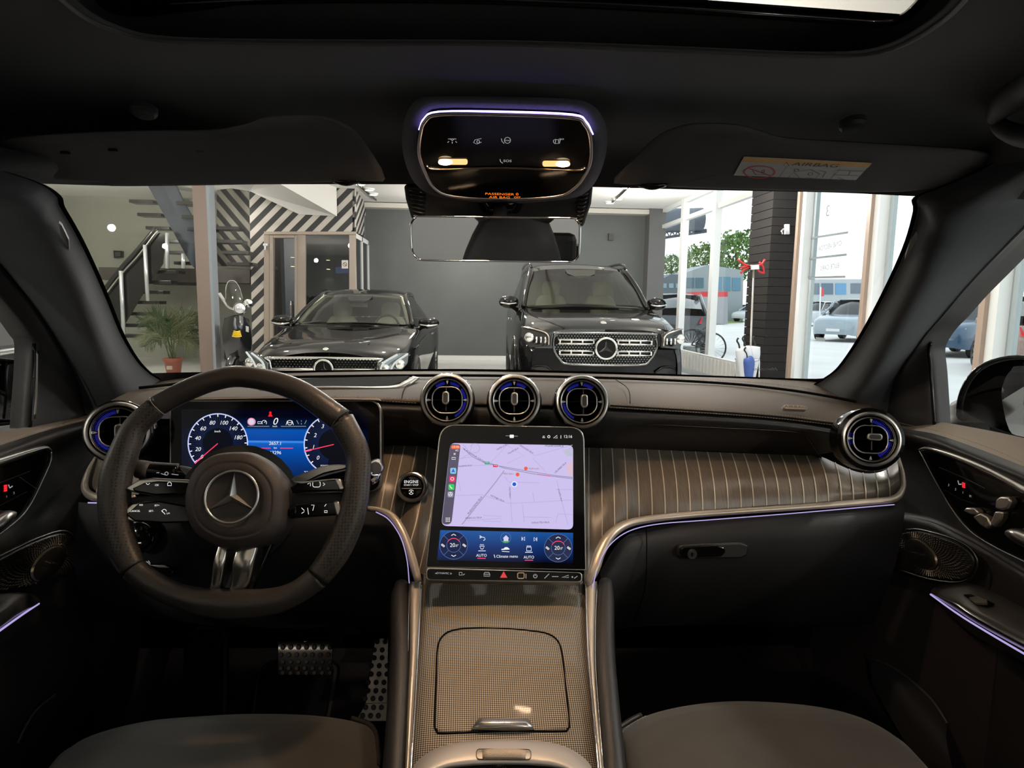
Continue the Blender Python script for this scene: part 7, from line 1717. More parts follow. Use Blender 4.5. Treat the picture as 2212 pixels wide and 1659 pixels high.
for sg in (-1, 1):
    rl = [(sg * .80, 1.60, 1.01), (sg * .72, 1.95, 1.20), (sg * .61, 2.42, 1.39), (sg * .625, 2.8, 1.44), (sg * .61, 3.3, 1.42), (sg * .60, 3.7, 1.32), (sg * .72, 4.35, 1.04)]
    c.tube('roof_rail', rl, [.03, .034, .036, .034, .034, .034, .03], PAINT, seg=10)
    c.loft('side_glass', [[(sg * .80, 1.75, 1.02), (sg * .71, 2.1, 1.24), (sg * .63, 2.5, 1.38), (sg * .63, 2.9, 1.42), (sg * .62, 3.4, 1.39), (sg * .70, 3.9, 1.2)], [(sg * .84, 1.78, 1.0), (sg * .87, 2.1, 1.0), (sg * .88, 2.5, 1.0), (sg * .88, 2.9, 1.0), (sg * .88, 3.4, 1.0), (sg * .86, 3.9, 1.0)]], CGL, k=2, k2=2)
    c.tube('chrome_line', [(sg * .87, 1.75, .985), (sg * .89, 2.6, .99), (sg * .88, 4.0, 1.0)], .008, SATIN, seg=6)
    # mirror
    mr_ = c.loft('mirror', [[(sg * (.98 + .11 * math.cos(a)), 1.90, 1.04 + .065 * math.sin(a)) for a in [2 * pi * i / 12 for i in range(12)]], [(sg * (1.0 + .145 * math.cos(a)), 1.85, 1.04 + .085 * math.sin(a)) for a in [2 * pi * i / 12 for i in range(12)]], [(sg * (1.0 + .135 * math.cos(a)), 1.78, 1.04 + .075 * math.sin(a)) for a in [2 * pi * i / 12 for i in range(12)]], [(sg * (1.0 + .05 * math.cos(a)), 1.74, 1.04 + .03 * math.sin(a)) for a in [2 * pi * i / 12 for i in range(12)]]], PAINT, k=1, k2=3, cu=True, cap=True)
    c.tube('mirror_stalk', [(sg * .86, 1.9, .97), (sg * .94, 1.88, .98), (sg * .97, 1.86, 1.0)], .022, PAINT, seg=8)
    c.tube('mirror_chrome', [(sg * .88, 1.735, 1.015), (sg * 1.0, 1.72, 1.005), (sg * 1.13, 1.77, 1.02)], .012, CHROME, seg=6)
    c.wheel(sg * .84, .85, .34, sg); c.wheel(sg * .86, 3.75, .34, sg)
    c.tube('door_handle', [(sg * .955, 2.9, .84), (sg * .975, 3.0, .845), (sg * .955, 3.1, .85)], .014, CHROME, seg=6)
    # headlight
    hp = [(sg * .60, -.075, .645), (sg * .61, -.07, .52), (sg * .78, -.01, .50), (sg * .90, .16, .64), (sg * .91, .20, .755), (sg * .78, .05, .755)]
    hl_ = c.slab('headlight', hp, (sg * .35, -1, .25), .05, mat('lamp body', (.20, .21, .22), .08, metal=.8), bevel=.008)
    c.tube('light_strip', [(sg * .62, -.09, .55), (sg * .66, -.07, .66), (sg * .80, .02, .745)], .011, em('lamp strip glow', (.8, .85, .8), .8), seg=6)
    c.tube('light_strip', [(sg * .72, -.05, .53), (sg * .77, -.02, .65), (sg * .90, .14, .745)], .011, em('lamp strip glow', (.8, .85, .8), .8), seg=6)
    for xx, yy, zz, rr in ((.68, -.06, .60, .04), (.83, .04, .64, .045)):
        lathe('projector', c.fr((sg * xx, yy - .02, zz), (1, 0, 0), (sg * .3, -1, 0)), [(0, .02), (rr * .6, .015), (rr, 0), (rr * 1.15, .005)], CHROME, c.t, seg=16)
# grille
go = [(-.55, -.02, .70), (.55, -.02, .70), (.595, -.015, .66), (.56, -.02, .50), (.50, -.02, .44), (-.50, -.02, .44), (-.56, -.02, .50), (-.595, -.015, .66)]
c.slab('grille_back', go, (0, -1, 0), .04, GLOSS, bevel=.01)
c.tube('grille_frame', go, .014, CHROME, seg=8, k=3, closed=True)
vs, fs = [], []
for j in range(9):
    z = .47 + j * .027
    for i in range(31):
        x = -.54 + i * .036 + (.018 if j % 2 else 0)
        if abs(x) < .11 or abs(x) > .56 or abs(z - .575) < .018: continue
        b0 = len(vs)
        vs += [(x - .012, -.03, z), (x, -.03, z - .008), (x + .012, -.03, z), (x, -.03, z + .008), (x, -.042, z)]
        fs += [(b0, b0 + 1, b0 + 4), (b0 + 1, b0 + 2, b0 + 4), (b0 + 2, b0 + 3, b0 + 4), (b0 + 3, b0, b0 + 4)]
o = mk('grille_studs', [c.w(v_) for v_ in vs], fs, CHROME, c.t, smooth=False); o['kind'] = 'stuff'
c.tube('grille_bar', [(-.56, -.045, .575), (-.1, -.06, .575)], .022, SATIN, seg=10, k=1, flat=.7)
c.tube('grille_bar', [(.1, -.06, .575), (.56, -.045, .575)], .022, SATIN, seg=10, k=1, flat=.7)
sf_ = c.fr((0, -.06, .585), (1, 0, 0), (0, -1, 0))
lathe('emblem_back', sf_, [(0, .0), (.10, 0), (.105, -.02)], GLOSS, c.t, seg=32)
star_emblem(sf_, .10, CHROME, c.t, .03, ringw=.12)
lathe('hood_badge', c.fr((0, .05, .80), (1, 0, 0), (0, -.6, 1)), [(0, .006), (.024, .005), (.03, 0)], CHROME, c.t, seg=20)
# cabin
CREAM = mat('cream leather', (.48, .45, .38), .6)
c.loft('dash_top', [[(-.74, 1.70, 1.0), (0, 1.60, 1.02), (.74, 1.70, 1.0)], [(-.74, 2.05, 1.0), (0, 2.0, 1.03), (.74, 2.05, 1.0)], [(-.74, 2.1, .9), (0, 2.1, .9), (.74, 2.1, .9)]], BLACK_S)
for sg in (-1, 1):
    x = sg * .36
    c.loft('seat_back', [[(x + w_ * math.cos(a), y + .07 * math.sin(a), z) for a in [2 * pi * i / 12 for i in range(12)]] for z, w_, y in ((.75, .26, 2.55), (.95, .25, 2.62), (1.08, .18, 2.68), (1.10, .08, 2.69))], CREAM, k=1, k2=3, cu=True, cap=True)
    c.loft('head_rest', [[(x + w_ * math.cos(a), y + .06 * math.sin(a), z) for a in [2 * pi * i / 12 for i in range(12)]] for z, w_, y in ((1.07, .08, 2.68), (1.10, .13, 2.68), (1.24, .14, 2.70), (1.30, .10, 2.72), (1.31, .04, 2.72))], CREAM, k=1, k2=3, cu=True, cap=True)
    c.tube('inner_pillar', [(sg * .74, 1.72, 1.03), (sg * .66, 2.0, 1.2), (sg * .57, 2.4, 1.37)], .03, CREAM, seg=8)
c.tube('inner_header', [(-.56, 2.42, 1.385), (0, 2.36, 1.41), (.56, 2.42, 1.385)], .022, CREAM, seg=8)
c.tube('steering_wheel', [(.38 + .17 * math.cos(a), 2.12 + .05 * math.sin(a), .97 + .16 * math.sin(a)) for a in [2 * pi * i / 20 for i in range(20)]], .016, BLACK_S, seg=8, k=1, closed=True)
c.slab('sensor_cover', [(-.18, 2.16, 1.40), (.18, 2.16, 1.40), (.14, 2.05, 1.34), (.05, 2.0, 1.315), (-.05, 2.0, 1.315), (-.14, 2.05, 1.34)], (0, -1, .8), .02, BLACK_S)
c.slab('inner_mirror', [(-.11, 2.1, 1.30), (.11, 2.1, 1.30), (.11, 2.1, 1.245), (-.11, 2.1, 1.245)], (0, -1, 0), .02, mat('mirror shell', (.25, .26, .24), .3))
c.slab('rear_shelf', [(-.7, 3.6, 1.0), (.7, 3.6, 1.0), (.7, 3.6, .3), (-.7, 3.6, .3)], (0, -1, 0), .05, BLACK_S)

# ------------------------------------------------ large black SUV
s = Car('suv', 'large gloss black four wheel drive with chrome twin bar grille right of center', (1.63, 7.4, 0), 2.0)
K = [(.0, [(.78, .30), (.86, .50), (.84, .76), (.74, .92), (.55, 1.035), (0, 1.05)]),
     (.10, [(.88, .28), (.94, .50), (.92, .80), (.83, .98), (.60, 1.085), (0, 1.10)]),
     (.35, [(.94, .26), (.99, .55), (.97, .90), (.87, 1.08), (.66, 1.145), (0, 1.17)]),
     (.8, [(.97, .26), (1.01, .6), (1.0, .98), (.90, 1.16), (.72, 1.20), (0, 1.22)]),
     (1.3, [(.97, .26), (1.01, .6), (1.0, 1.05), (.92, 1.21), (.76, 1.245), (0, 1.26)]),
     (1.55, [(.97, .26), (1.01, .6), (1.0, 1.10), (.93, 1.235), (.78, 1.27), (0, 1.30)]),
     (2.2, [(.97, .26), (1.01, .6), (1.0, 1.10), (.95, 1.24), (.8, 1.26), (0, 1.26)]),
     (3.6, [(.97, .26), (1.01, .6), (1.0, 1.12), (.95, 1.25), (.8, 1.26), (0, 1.26)]),
     (4.6, [(.95, .3), (1.0, .6), (1.0, 1.12), (.94, 1.25), (.8, 1.26), (0, 1.26)]),
     (5.1, [(.85, .4), (.92, .6), (.92, 1.1), (.86, 1.25), (.7, 1.26), (0, 1.26)])]
s.loft('body', mirror_rows(K), PAINT, k=3, k2=4)
s.slab('nose_fill', [(-.86, .03, .28), (.86, .03, .28), (.84, .03, .82), (-.84, .03, .82)], (0, -1, 0), .05, PAINT)
for sg in (-1, 1):
    s.tube('hood_crease', [(sg * .60, .25, 1.09), (sg * .50, .8, 1.185), (sg * .42, 1.25, 1.235)], .016, PAINT, seg=8)
    s.tube('hood_edge', [(sg * .78, .22, 1.05), (sg * .87, .8, 1.16), (sg * .90, 1.45, 1.24)], .010, DARK, seg=6)
WB = [(-.84, 1.60, 1.30), (-.6, 1.48, 1.325), (0, 1.42, 1.335), (.6, 1.48, 1.325), (.84, 1.60, 1.30)]
WT = [(-.70, 2.38, 1.80), (-.48, 2.32, 1.835), (0, 2.28, 1.85), (.48, 2.32, 1.835), (.70, 2.38, 1.80)]
s.loft('windshield', [WB, [tuple(V(a).lerp(V(b_), .5) + V((0, -.03, .02))) for a, b_ in zip(WB, WT)], WT], CGL, k=4, k2=3)
s.loft('roof', [WT, [(-.73, 2.8, 1.87), (-.5, 2.8, 1.925), (0, 2.8, 1.945), (.5, 2.8, 1.925), (.73, 2.8, 1.87)], [(-.73, 3.8, 1.87), (-.5, 3.8, 1.93), (0, 3.8, 1.945), (.5, 3.8, 1.93), (.73, 3.8, 1.87)], [(-.70, 4.8, 1.82), (-.5, 4.85, 1.86), (0, 4.9, 1.87), (.5, 4.85, 1.86), (.70, 4.8, 1.82)], [(-.8, 5.0, 1.26), (-.5, 5.05, 1.26), (0, 5.1, 1.26), (.5, 5.05, 1.26), (.8, 5.0, 1.26)]], PAINT, k=3, k2=3)
for sg in (-1, 1):
    s.tube('roof_pillar', [(sg * .865, 1.58, 1.28), (sg * .80, 1.95, 1.55), (sg * .715, 2.38, 1.81), (sg * .735, 2.8, 1.86), (sg * .735, 4.0, 1.86), (sg * .71, 4.8, 1.8)], [.035, .04, .04, .035, .035, .035], PAINT, seg=10)
    s.tube('roof_rail', [(sg * .71, 2.42, 1.86), (sg * .715, 2.6, 1.93), (sg * .72, 3.2, 1.965), (sg * .72, 4.4, 1.96), (sg * .70, 4.75, 1.88)], .022, GLOSS, seg=8)
    s.loft('side_glass', [[(sg * .84, 1.75, 1.33), (sg * .79, 2.1, 1.60), (sg * .74, 2.5, 1.80), (sg * .75, 3.4, 1.83), (sg * .75, 4.6, 1.80)], [(sg * .93, 1.78, 1.25), (sg * .94, 2.1, 1.25), (sg * .95, 2.5, 1.25), (sg * .95, 3.4, 1.25), (sg * .95, 4.6, 1.25)]], CGL, k=2, k2=2)
    s.loft('mirror', [[(sg * (1.06 + w_ * .14 * math.cos(a)), y, 1.345 + w_ * .095 * math.sin(a)) for a in [2 * pi * i / 12 for i in range(12)]] for y, w_ in ((1.92, .7), (1.86, 1.0), (1.78, .95), (1.73, .4))], PAINT, k=1, k2=3, cu=True, cap=True)
    s.tube('mirror_stalk', [(sg * .93, 1.9, 1.24), (sg * .99, 1.88, 1.26), (sg * 1.03, 1.86, 1.29)], .03, PAINT, seg=8)
    s.tube('mirror_chrome', [(sg * .95, 1.735, 1.33), (sg * 1.06, 1.715, 1.32), (sg * 1.18, 1.76, 1.335)], .012, CHROME, seg=6)
    s.wheel(sg * .90, .92, .40, sg); s.wheel(sg * .90, 4.0, .40, sg)
    s.tube('door_handle', [(sg * 1.01, 2.95, 1.08), (sg * 1.04, 3.05, 1.085), (sg * 1.01, 3.15, 1.09)], .018, CHROME, seg=6)
    s.tube('wheel_arch', [(sg * 1.01, .92 + .48 * math.cos(a), .40 + .50 * math.sin(a)) for a in [pi * i / 10 for i in range(11)]], .03, GLOSS, seg=8, k=1)
    hp = [(sg * .64, -.06, 1.00), (sg * .65, -.055, .85), (sg * .88, -.01, .83), (sg * .975, .20, .95), (sg * .96, .24, 1.07), (sg * .80, .05, 1.06)]
    hb_ = s.slab('headlight', hp, (sg * .3, -1, .12), .05, mat('lamp body dark', (.05, .05, .05), .08, metal=.7), bevel=.01)
    s.tube('light_strip', [(sg * .96, .20, 1.06), (sg * .82, .03, 1.04), (sg * .68, -.075, .99), (sg * .66, -.08, .87)], .009, mat('strip chrome', (.7, .6, .5), .2, metal=1), seg=6)
    for xx, yy in ((.70, -.055), (.75, -.045), (.80, -.035)):
        s.tube('lamp_bar', [(sg * xx, yy - .02, .96), (sg * xx, yy - .02, .89)], .012, CHROME, seg=6, k=1)
    lathe('projector', s.fr((sg * .88, .0, .95), (1, 0, 0), (sg * .3, -1, 0)), [(0, .02), (.03, .015), (.05, 0), (.055, .005)], CHROME, s.t, seg=16)
    ip = [(sg * .62, .0, .42), (sg * .60, -.01, .56), (sg * .70, .0, .62), (sg * .84, .03, .60), (sg * .92, .10, .44)]
    s.slab('lower_intake', ip, (0, -1, 0), .04, BLACK_S, bevel=.01)
    s.tube('intake_rim', ip[1:], .012, GLOSS, seg=6)
go = [(-.50, -.02, 1.005), (.50, -.02, 1.005), (.585, -.01, .97), (.60, -.01, .84), (.52, -.02, .70), (.38, -.03, .645), (-.38, -.03, .645), (-.52, -.02, .70), (-.60, -.01, .84), (-.585, -.01, .97)]
s.slab('grille_back', go, (0, -1, 0), .04, GLOSS, bevel=.01)
s.tube('grille_frame', go, .016, mat('smoked chrome', (.25, .25, .25), .15, metal=1), seg=8, k=3, closed=True)
vs, fs = [], []
def inq(x, z):
    P = [(a, c_) for a, _, c_ in go]; r_ = False
    for i in range(len(P)):
        a, b_ = P[i], P[i - 1]
        if (a[1] > z) != (b_[1] > z) and x < (b_[0] - a[0]) * (z - a[1]) / (b_[1] - a[1]) + a[0]: r_ = not r_
    return r_
for j in range(14):
    z = .66 + j * .026
    for i in range(36):
        x = -.60 + i * .034 + (.017 if j % 2 else 0)
        if not inq(x * 1.02, z) or abs(z - .78) < .03 or abs(z - .905) < .03 or x * x + (z - .83) ** 2 < .015: continue
        for dx, dz_ in ((.017, .013), (-.017, .013)):
            b0 = len(vs); q = V((-dz_, 0, dx)).normalized() * .0025
            for e_ in ((-1, -1), (1, -1), (1, 1), (-1, 1)):
                vs.append((x + dx * .5 * e_[0] + q.x * e_[1], -.045, z + dz_ * .5 * e_[0] + q.z * e_[1]))
            fs.append((b0, b0 + 1, b0 + 2, b0 + 3))
o = mk('grille_mesh', [s.w(v_) for v_ in vs], fs, mat('mesh grey', (.16, .175, .17), .45, metal=.8), s.t, smooth=False, solid=.004); o['kind'] = 'stuff'
for z in (.78, .905):
    for sg in (-1, 1):
        for z2 in (-.022, .022): s.tube('grille_bar', [(sg * .12, -.055, z + z2), (sg * (.55 if z > .8 else .53), -.04, z + z2)], .0125, CHROME, seg=8, k=1)
        for xx in (.14, .27, .40, .53): s.tube('grille_bar_link', [(sg * xx, -.052, z - .024), (sg * xx, -.052, z + .024)], .012, CHROME, seg=8, k=1)
sf_ = s.fr((0, -.07, .835), (1, 0, 0), (0, -1, 0))
lathe('emblem_back', sf_, [(0, 0), (.125, 0), (.13, -.02)], GLOSS, s.t, seg=32)
star_emblem(sf_, .12, CHROME, s.t, .035, ringw=.11)
lathe('hood_badge', s.fr((0, .16, 1.125), (1, 0, 0), (0, -.6, 1)), [(0, .006), (.026, .005), (.034, 0)], CHROME, s.t, seg=20)
s.tube('bumper_chrome', [(-.6, -.02, .44), (0, -.05, .42), (.6, -.02, .44)], .02, CHROME, seg=8)
s.loft('dash_top', [[(-.8, 1.65, 1.28), (0, 1.55, 1.30), (.8, 1.65, 1.28)], [(-.8, 2.05, 1.28), (0, 2.0, 1.32), (.8, 2.05, 1.28)], [(-.8, 2.1, 1.1), (0, 2.1, 1.1), (.8, 2.1, 1.1)]], BLACK_S)
OLV = mat('olive cabin leather', (.22, .21, .14), .6)
for sg in (-1, 1):
    x = sg * .38
    s.loft('seat_back', [[(x + w_ * math.cos(a), y + .07 * math.sin(a), z) for a in [2 * pi * i / 12 for i in range(12)]] for z, w_, y in ((1.0, .26, 2.5), (1.3, .25, 2.6), (1.44, .18, 2.65), (1.46, .08, 2.66))], OLV, k=1, k2=3, cu=True, cap=True)
    s.loft('head_rest', [[(x + w_ * math.cos(a), y + .06 * math.sin(a), z) for a in [2 * pi * i / 12 for i in range(12)]] for z, w_, y in ((1.43, .08, 2.66), (1.46, .13, 2.66), (1.60, .14, 2.68), (1.66, .10, 2.7), (1.67, .04, 2.7))], OLV, k=1, k2=3, cu=True, cap=True)
s.slab('cabin_back', [(-.85, 3.6, 1.0), (.85, 3.6, 1.0), (.72, 3.6, 1.84), (-.72, 3.6, 1.84)], (0, -1, 0), .05, OLV)
s.slab('sensor_cover', [(-.22, 2.20, 1.83), (.22, 2.20, 1.83), (.20, 2.10, 1.77), (.06, 2.02, 1.71), (-.06, 2.02, 1.71), (-.20, 2.10, 1.77)], (0, -1, .8), .02, mat('sensor olive', (.04, .04, .035), .5))

# ------------------------------------------------ generic parked cars
def plain_car(label, loc, rot, col, suv=False, sc_=1.0, red_tail=False, roofz=None, group='cars parked outside', lamp=True):
    g = Car('parked_car', label, loc, rot, 'car', group)
    P_ = mat('paint %s' % (col,), col, .25, coat=.6)
    h = .14 if suv else 0
    B = [(0, [(.62, .3), (.70, .45), (.66, .62 + h), (.4, .70 + h), (0, .72 + h)]), (.25, [(.84, .25), (.88, .5), (.82, .74 + h), (.5, .82 + h), (0, .84 + h)]), (1.2, [(.88, .25), (.92, .55), (.89, .86 + h), (.7, .94 + h), (0, .96 + h)]), (2.4, [(.88, .25), (.92, .55), (.90, .90 + h), (.8, .95 + h), (0, .96 + h)]), (3.8, [(.88, .25), (.92, .55), (.90, .92 + h), (.8, .97 + h), (0, .98 + h)]), (4.4, [(.75, .35), (.84, .55), (.82, .88 + h), (.7, .95 + h), (0, .96 + h)])]
    B = [(y, [(a * sc_, z) for a, z in q]) for y, q in B]
    g.loft('body', mirror_rows(B), P_, k=2, k2=2, cap=True)
    z0, z1 = .93 + h, 1.42 + h * 2
    y1 = 4.25 if suv else 3.9
    Gh = [(1.15, z0, .78), (1.9, z1 - .03, .62), (2.6, z1, .64), (3.4, z1 - .02, .63), (y1, z0 + (.25 if suv else .05), .70)]
    g.loft('cabin_glass', [[(-w_ - .1, y, z0 - .02), (-w_, y, (z + z0) / 2), (-w_ + .04, y, z - .03), (0, y, z), (w_ - .04, y, z - .03), (w_, y, (z + z0) / 2), (w_ + .1, y, z0 - .02)] for y, z, w_ in Gh], CGD, k=1, k2=2)
    g.loft('roof', [[(-w_, y, z - .01), (-w_ * .6, y, z + .035), (0, y, z + .045), (w_ * .6, y, z + .035), (w_, y, z - .01)] for y, z, w_ in Gh[1:4]], P_, k=2, k2=2)
    for sg in (-1, 1):
        g.tube('pillar', [(sg * .84, 1.1, z0), (sg * .62, 1.9, z1 - .02)], .035, P_, seg=6, k=1); g.tube('pillar', [(sg * .86, 2.6, z0), (sg * .66, 2.6, z1)], .03, P_, seg=6, k=1)
        g.tube('pillar', [(sg * .80, y1, z0), (sg * .64, 3.4, z1 - .02)], .05, P_, seg=6, k=1)
        g.wheel(sg * .82, .85, .33, sg); g.wheel(sg * .82, 3.5, .33, sg)
        g.slab('headlight', [(sg * .50, .0, .60 + h), (sg * .80, .18, .62 + h), (sg * .82, .22, .72 + h), (sg * .55, .03, .70 + h)], (sg * .3, -1, 0), .04, mat('lamp clear', (.7, .72, .74), .1, metal=.5))
        g.slab('tail_light', [(sg * .60, 4.44, .75 + h), (sg * .86, 4.30, .75 + h), (sg * .84, 4.28, .95 + h), (sg * .66, 4.42, .93 + h)], (sg * .3, 1, 0), .05, mat('tail red', (.65, .02, .03), .2))
        g.tube('mirror', [(sg * .9, 1.45, z0 + .05), (sg * 1.02, 1.45, z0 + .07)], .07, P_, seg=8, k=1)
    g.slab('number_plate', [(-.26, -.02, .42), (.26, -.02, .42), (.26, -.02, .53), (-.26, -.02, .53)], (0, -1, 0), .02, mat('plate white', (.7, .7, .7), .5))
    return g
# ============================================================ OUTSIDE
GZ = -.08
gr = mk('ground', [(XW + .05, -30, GZ), (120, -30, GZ), (120, 120, GZ), (XW + .05, 120, GZ)], [(0, 1, 2, 3)], mat('pale paving', (.62, .60, .58), .8, noise=.08, nscale=.6), None, smooth=False)
tag(gr, kind='structure')
def O(px, py, Y, z=None):
    return D(px, py, Y=Y)
GRASS = mat('grass', (.16, .24, .05), .9, noise=.3, nscale=3)
def gstrip(a, b_, c, d_):
    o = mk('grass_verge', [D(*q, Z=GZ + .02) for q in (a, b_, c, d_)], [(0, 1, 2, 3)], GRASS, None, smooth=False); tag(o, 'strip of bright green grass beyond the paving', 'grass', None, 'stuff'); return o
gstrip((1500, 683), (1900, 690), (1900, 682), (1500, 675))
gstrip((1520, 700), (1605, 697), (1605, 682), (1520, 682))
def place(px, Y): 
    p = D(px, 700, Y=Y); return (p.x, Y, GZ)
plain_car('dark parked car with red tail lamps seen beside the big black car', place(1455, 22), 197, (.03, .035, .04), suv=True)
plain_car('white parked car left of the dark column, far across the street', place(1552, 66), 110, (.65, .68, .70))
plain_car('second white parked car left of the dark column near the hedge', place(1595, 52), 60, (.60, .62, .64))
plain_car('silver parked car behind the mirrored window lettering', place(1728, 44), 60, (.42, .45, .47), suv=True)
plain_car('silver blue parked car facing the showroom right of the lettering', place(1800, 25), 50, (.28, .34, .38), suv=True)
plain_car('dark blue parked car beyond the passenger window', place(2012, 18.0), 62, (.03, .07, .13), suv=True)
plain_car('red brown parked car with tall red tail lamps at right edge', (14.0, 15.6, GZ), 212, (.30, .20, .17), suv=True)
# red van and street things
rv = thing('red_van', 'distant red box van beyond the parked cars', 'van', D(1550, 640, Y=45))
slab('cargo_box', [D(a, b_, Y=45) for a, b_ in [(1515, 630), (1572, 630), (1572, 641), (1515, 641)]], (0, -1, 0), 3, mat('van red', (.55, .03, .04), .5), rv)
slab('lower_body', [D(a, b_, Y=45) for a, b_ in [(1515, 641), (1572, 641), (1572, 700), (1515, 700)]], (0, -1, 0), 3, mat('van grey', (.3, .3, .32), .5), rv)
def bld(label, Y, pxs, wallc, dep=4, roofc=None, wins=()):
    t = thing('building', label, 'building', D(*pxs[0], Y=Y), None, 'buildings across the street')
    slab('wall', [(D(a, b_, Y=Y) if b_ < 645 else V((D(a, b_, Y=Y).x, Y, GZ))) for a, b_ in pxs], (0, -1, 0), dep, mat('wall %s' % (wallc,), wallc, .6), t)
    for (a0, b0, a1, b1, cc) in wins:
        slab('window', [D(a, b_, Y=Y - .05) for a, b_ in [(a0, b0), (a1, b0), (a1, b1), (a0, b1)]], (0, -1, 0), .2, mat('win %s' % (cc,), cc, .15), t)
    return t
bld('grey office building with sloping roof left of the dark column', 55, [(1478, 590), (1530, 572), (1606, 584), (1606, 655), (1478, 655)], (.30, .34, .36), wins=[(1482, 600, 1500, 622, (.06, .13, .18)), (1503, 600, 1520, 622, (.06, .13, .18)), (1545, 598, 1560, 628, (.08, .22, .32)), (1564, 598, 1578, 628, (.08, .22, .32)), (1582, 600, 1600, 628, (.08, .22, .32))])
bld('dark roofed low building seen past the first window posts', 50, [(1425, 606), (1450, 592), (1478, 594), (1478, 655), (1425, 655)], (.10, .13, .15), wins=[(1430, 612, 1440, 622, (.2, .3, .35)), (1445, 612, 1455, 622, (.2, .3, .35)), (1460, 612, 1470, 622, (.2, .3, .35))])
bld('long pale commercial building right of the dark column', 60, [(1735, 603), (1990, 603), (1990, 652), (1735, 650)], (.45, .48, .50), wins=[(1745, 612, 1770, 636, (.14, .18, .22)), (1775, 612, 1800, 636, (.10, .16, .22)), (1805, 612, 1828, 636, (.12, .3, .5)), (1838, 612, 1860, 634, (.14, .18, .22)), (1870, 612, 1900, 634, (.14, .18, .22)), (1910, 612, 1940, 634, (.14, .18, .22))])
bld('white low building beyond the red brown car', 60, [(2150, 607), (2300, 600), (2300, 660), (2150, 655)], (.7, .72, .72), wins=[(2170, 620, 2190, 630, (.3, .34, .36)), (2195, 620, 2215, 630, (.3, .34, .36))])
bn = thing('red_banner', 'small red flag banner before the long pale building', 'banner', D(1776, 640, Y=40))
slab('banner_cloth', [D(a, b_, Y=40) for a, b_ in [(1773, 622), (1780, 622), (1780, 640), (1773, 640)]], (0, -1, 0), .05, mat('banner red', (.6, .08, .10), .6), bn)
tube('banner_pole', [D(1773, 620, Y=40), V((D(1773, 660, Y=40).x, 40, GZ))], .04, FRW, bn, k=1)
# trees
def tree(label, px, py, rpx, Y, seed, col=(.10, .20, .035)):
    c0 = D(px, py, Y=Y); R = rpx / FPX * Y
    t = thing('tree', label, 'tree', (c0.x, Y, GZ), None, 'trees across the street')
    rn = random.Random(seed); vs, fs = [], []
    for i in range(1500):
        a, b_, rr = rn.uniform(0, 2 * pi), rn.uniform(-1, 1), R * rn.uniform(.45, 1.0) ** .5
        q = math.sqrt(1 - b_ * b_)
        lump = 1 + .18 * math.sin(3 * a + seed) * math.cos(4 * b_)
        p = c0 + V((q * math.cos(a) * rr * lump, q * math.sin(a) * rr * lump, b_ * rr * .85 * lump))
        n_ = V((rn.uniform(-1, 1), rn.uniform(-1, 1), rn.uniform(-1, 1))).normalized(); u = n_.orthogonal().normalized() * R * .075; v_ = n_.cross(u.normalized()) * R * .05
        b0 = len(vs); vs += [p - u, p - v_, p + u, p + v_]; fs.append((b0, b0 + 1, b0 + 2, b0 + 3))
    o = mk('leaves', vs, fs, mat('leaf %s' % (col,), col, .7, noise=.4, nscale=2), t, smooth=False); o['kind'] = 'stuff'
    tube('trunk', [(c0.x, Y, GZ), (c0.x + .2, Y, c0.z * .5), (c0.x, Y, c0.z)], [R * .09, R * .07, R * .03], mat('bark', (.08, .06, .045), .9), t, k=2)
    for i in range(4):
        a = i * pi / 2 + seed; tube('branch', [(c0.x, Y, c0.z - R * .4), c0 + V((math.cos(a) * R * .5, math.sin(a) * R * .5, R * .3))], R * .025, mat('bark', (.08, .06, .045), .9), t, k=1)
tree('round green tree directly left of the dark column', 1592, 552, 62, 65, 1)
tree('loose green tree above the grey office building', 1518, 562, 42, 66, 2, (.13, .22, .05))
tree('small green tree behind the truss, beside the far window post', 1450, 572, 26, 60, 3, (.12, .2, .05))
tree('grey green tree above the red brown car', 2206, 590, 52, 70, 5, (.09, .14, .07))
tree('second grey green tree beyond right window frame edge', 2310, 596, 46, 78, 6, (.08, .13, .07))
# overhead truss with tank
tr = thing('roof_truss', 'dark steel truss carrying a grey tank outside the far windows', 'truss', D(1480, 500, Y=24))
TM = mat('truss steel', (.07, .08, .10), .6)
tube('tank', [D(1426, 476, Y=24), D(1516, 474, Y=24)], .42, mat('tank grey', (.10, .12, .15), .5), tr, seg=16, k=1)
tube('chord', [D(1426, 500, Y=24), D(1526, 497, Y=24)], .05, TM, tr, k=1); tube('chord', [D(1426, 515, Y=24), D(1526, 500, Y=24)], .05, TM, tr, k=1)
for i in range(8):
    x = 1428 + i * 12; tube('web', [D(x, 500, Y=24), D(x + 6, 513 - i * 1.6, Y=24), D(x + 12, 499, Y=24)], .03, TM, tr, k=1)
# bicycle
bk = thing('bicycle', 'dark bicycle parked outside the window behind the big black car', 'bicycle', D(1520, 780, Y=14.2))
def dB(a, b_): return D(a, b_, Y=14.2)
BK = mat('bicycle black', (.02, .025, .03), .4)
for nm, cx, cy in (('wheel', 1536, 752), ('wheel', 1494, 745)):
    cc = dB(cx, cy); R = .34
    wl = tube(nm, [cc + V((R * math.cos(a), 0, R * math.sin(a))) for a in [2 * pi * i / 28 for i in range(28)]], .02, TIRE, bk, k=1, closed=True)
    for i in range(10):
        a = pi * i / 10; tube('spoke', [cc + V((R * math.cos(a), 0, R * math.sin(a))), cc - V((R * math.cos(a), 0, R * math.sin(a)))], .003, CHROME, wl, seg=4, k=1)
A1, B1, C1, D1 = dB(1536, 752), dB(1518, 750), dB(1507, 722), dB(1527, 716); E1 = dB(1494, 745)
for p, q in ((A1, D1), (D1, B1), (D1, C1), (C1, B1), (C1, E1), (B1, E1)): tube('frame_tube', [p, q], .016, BK, bk, k=1)
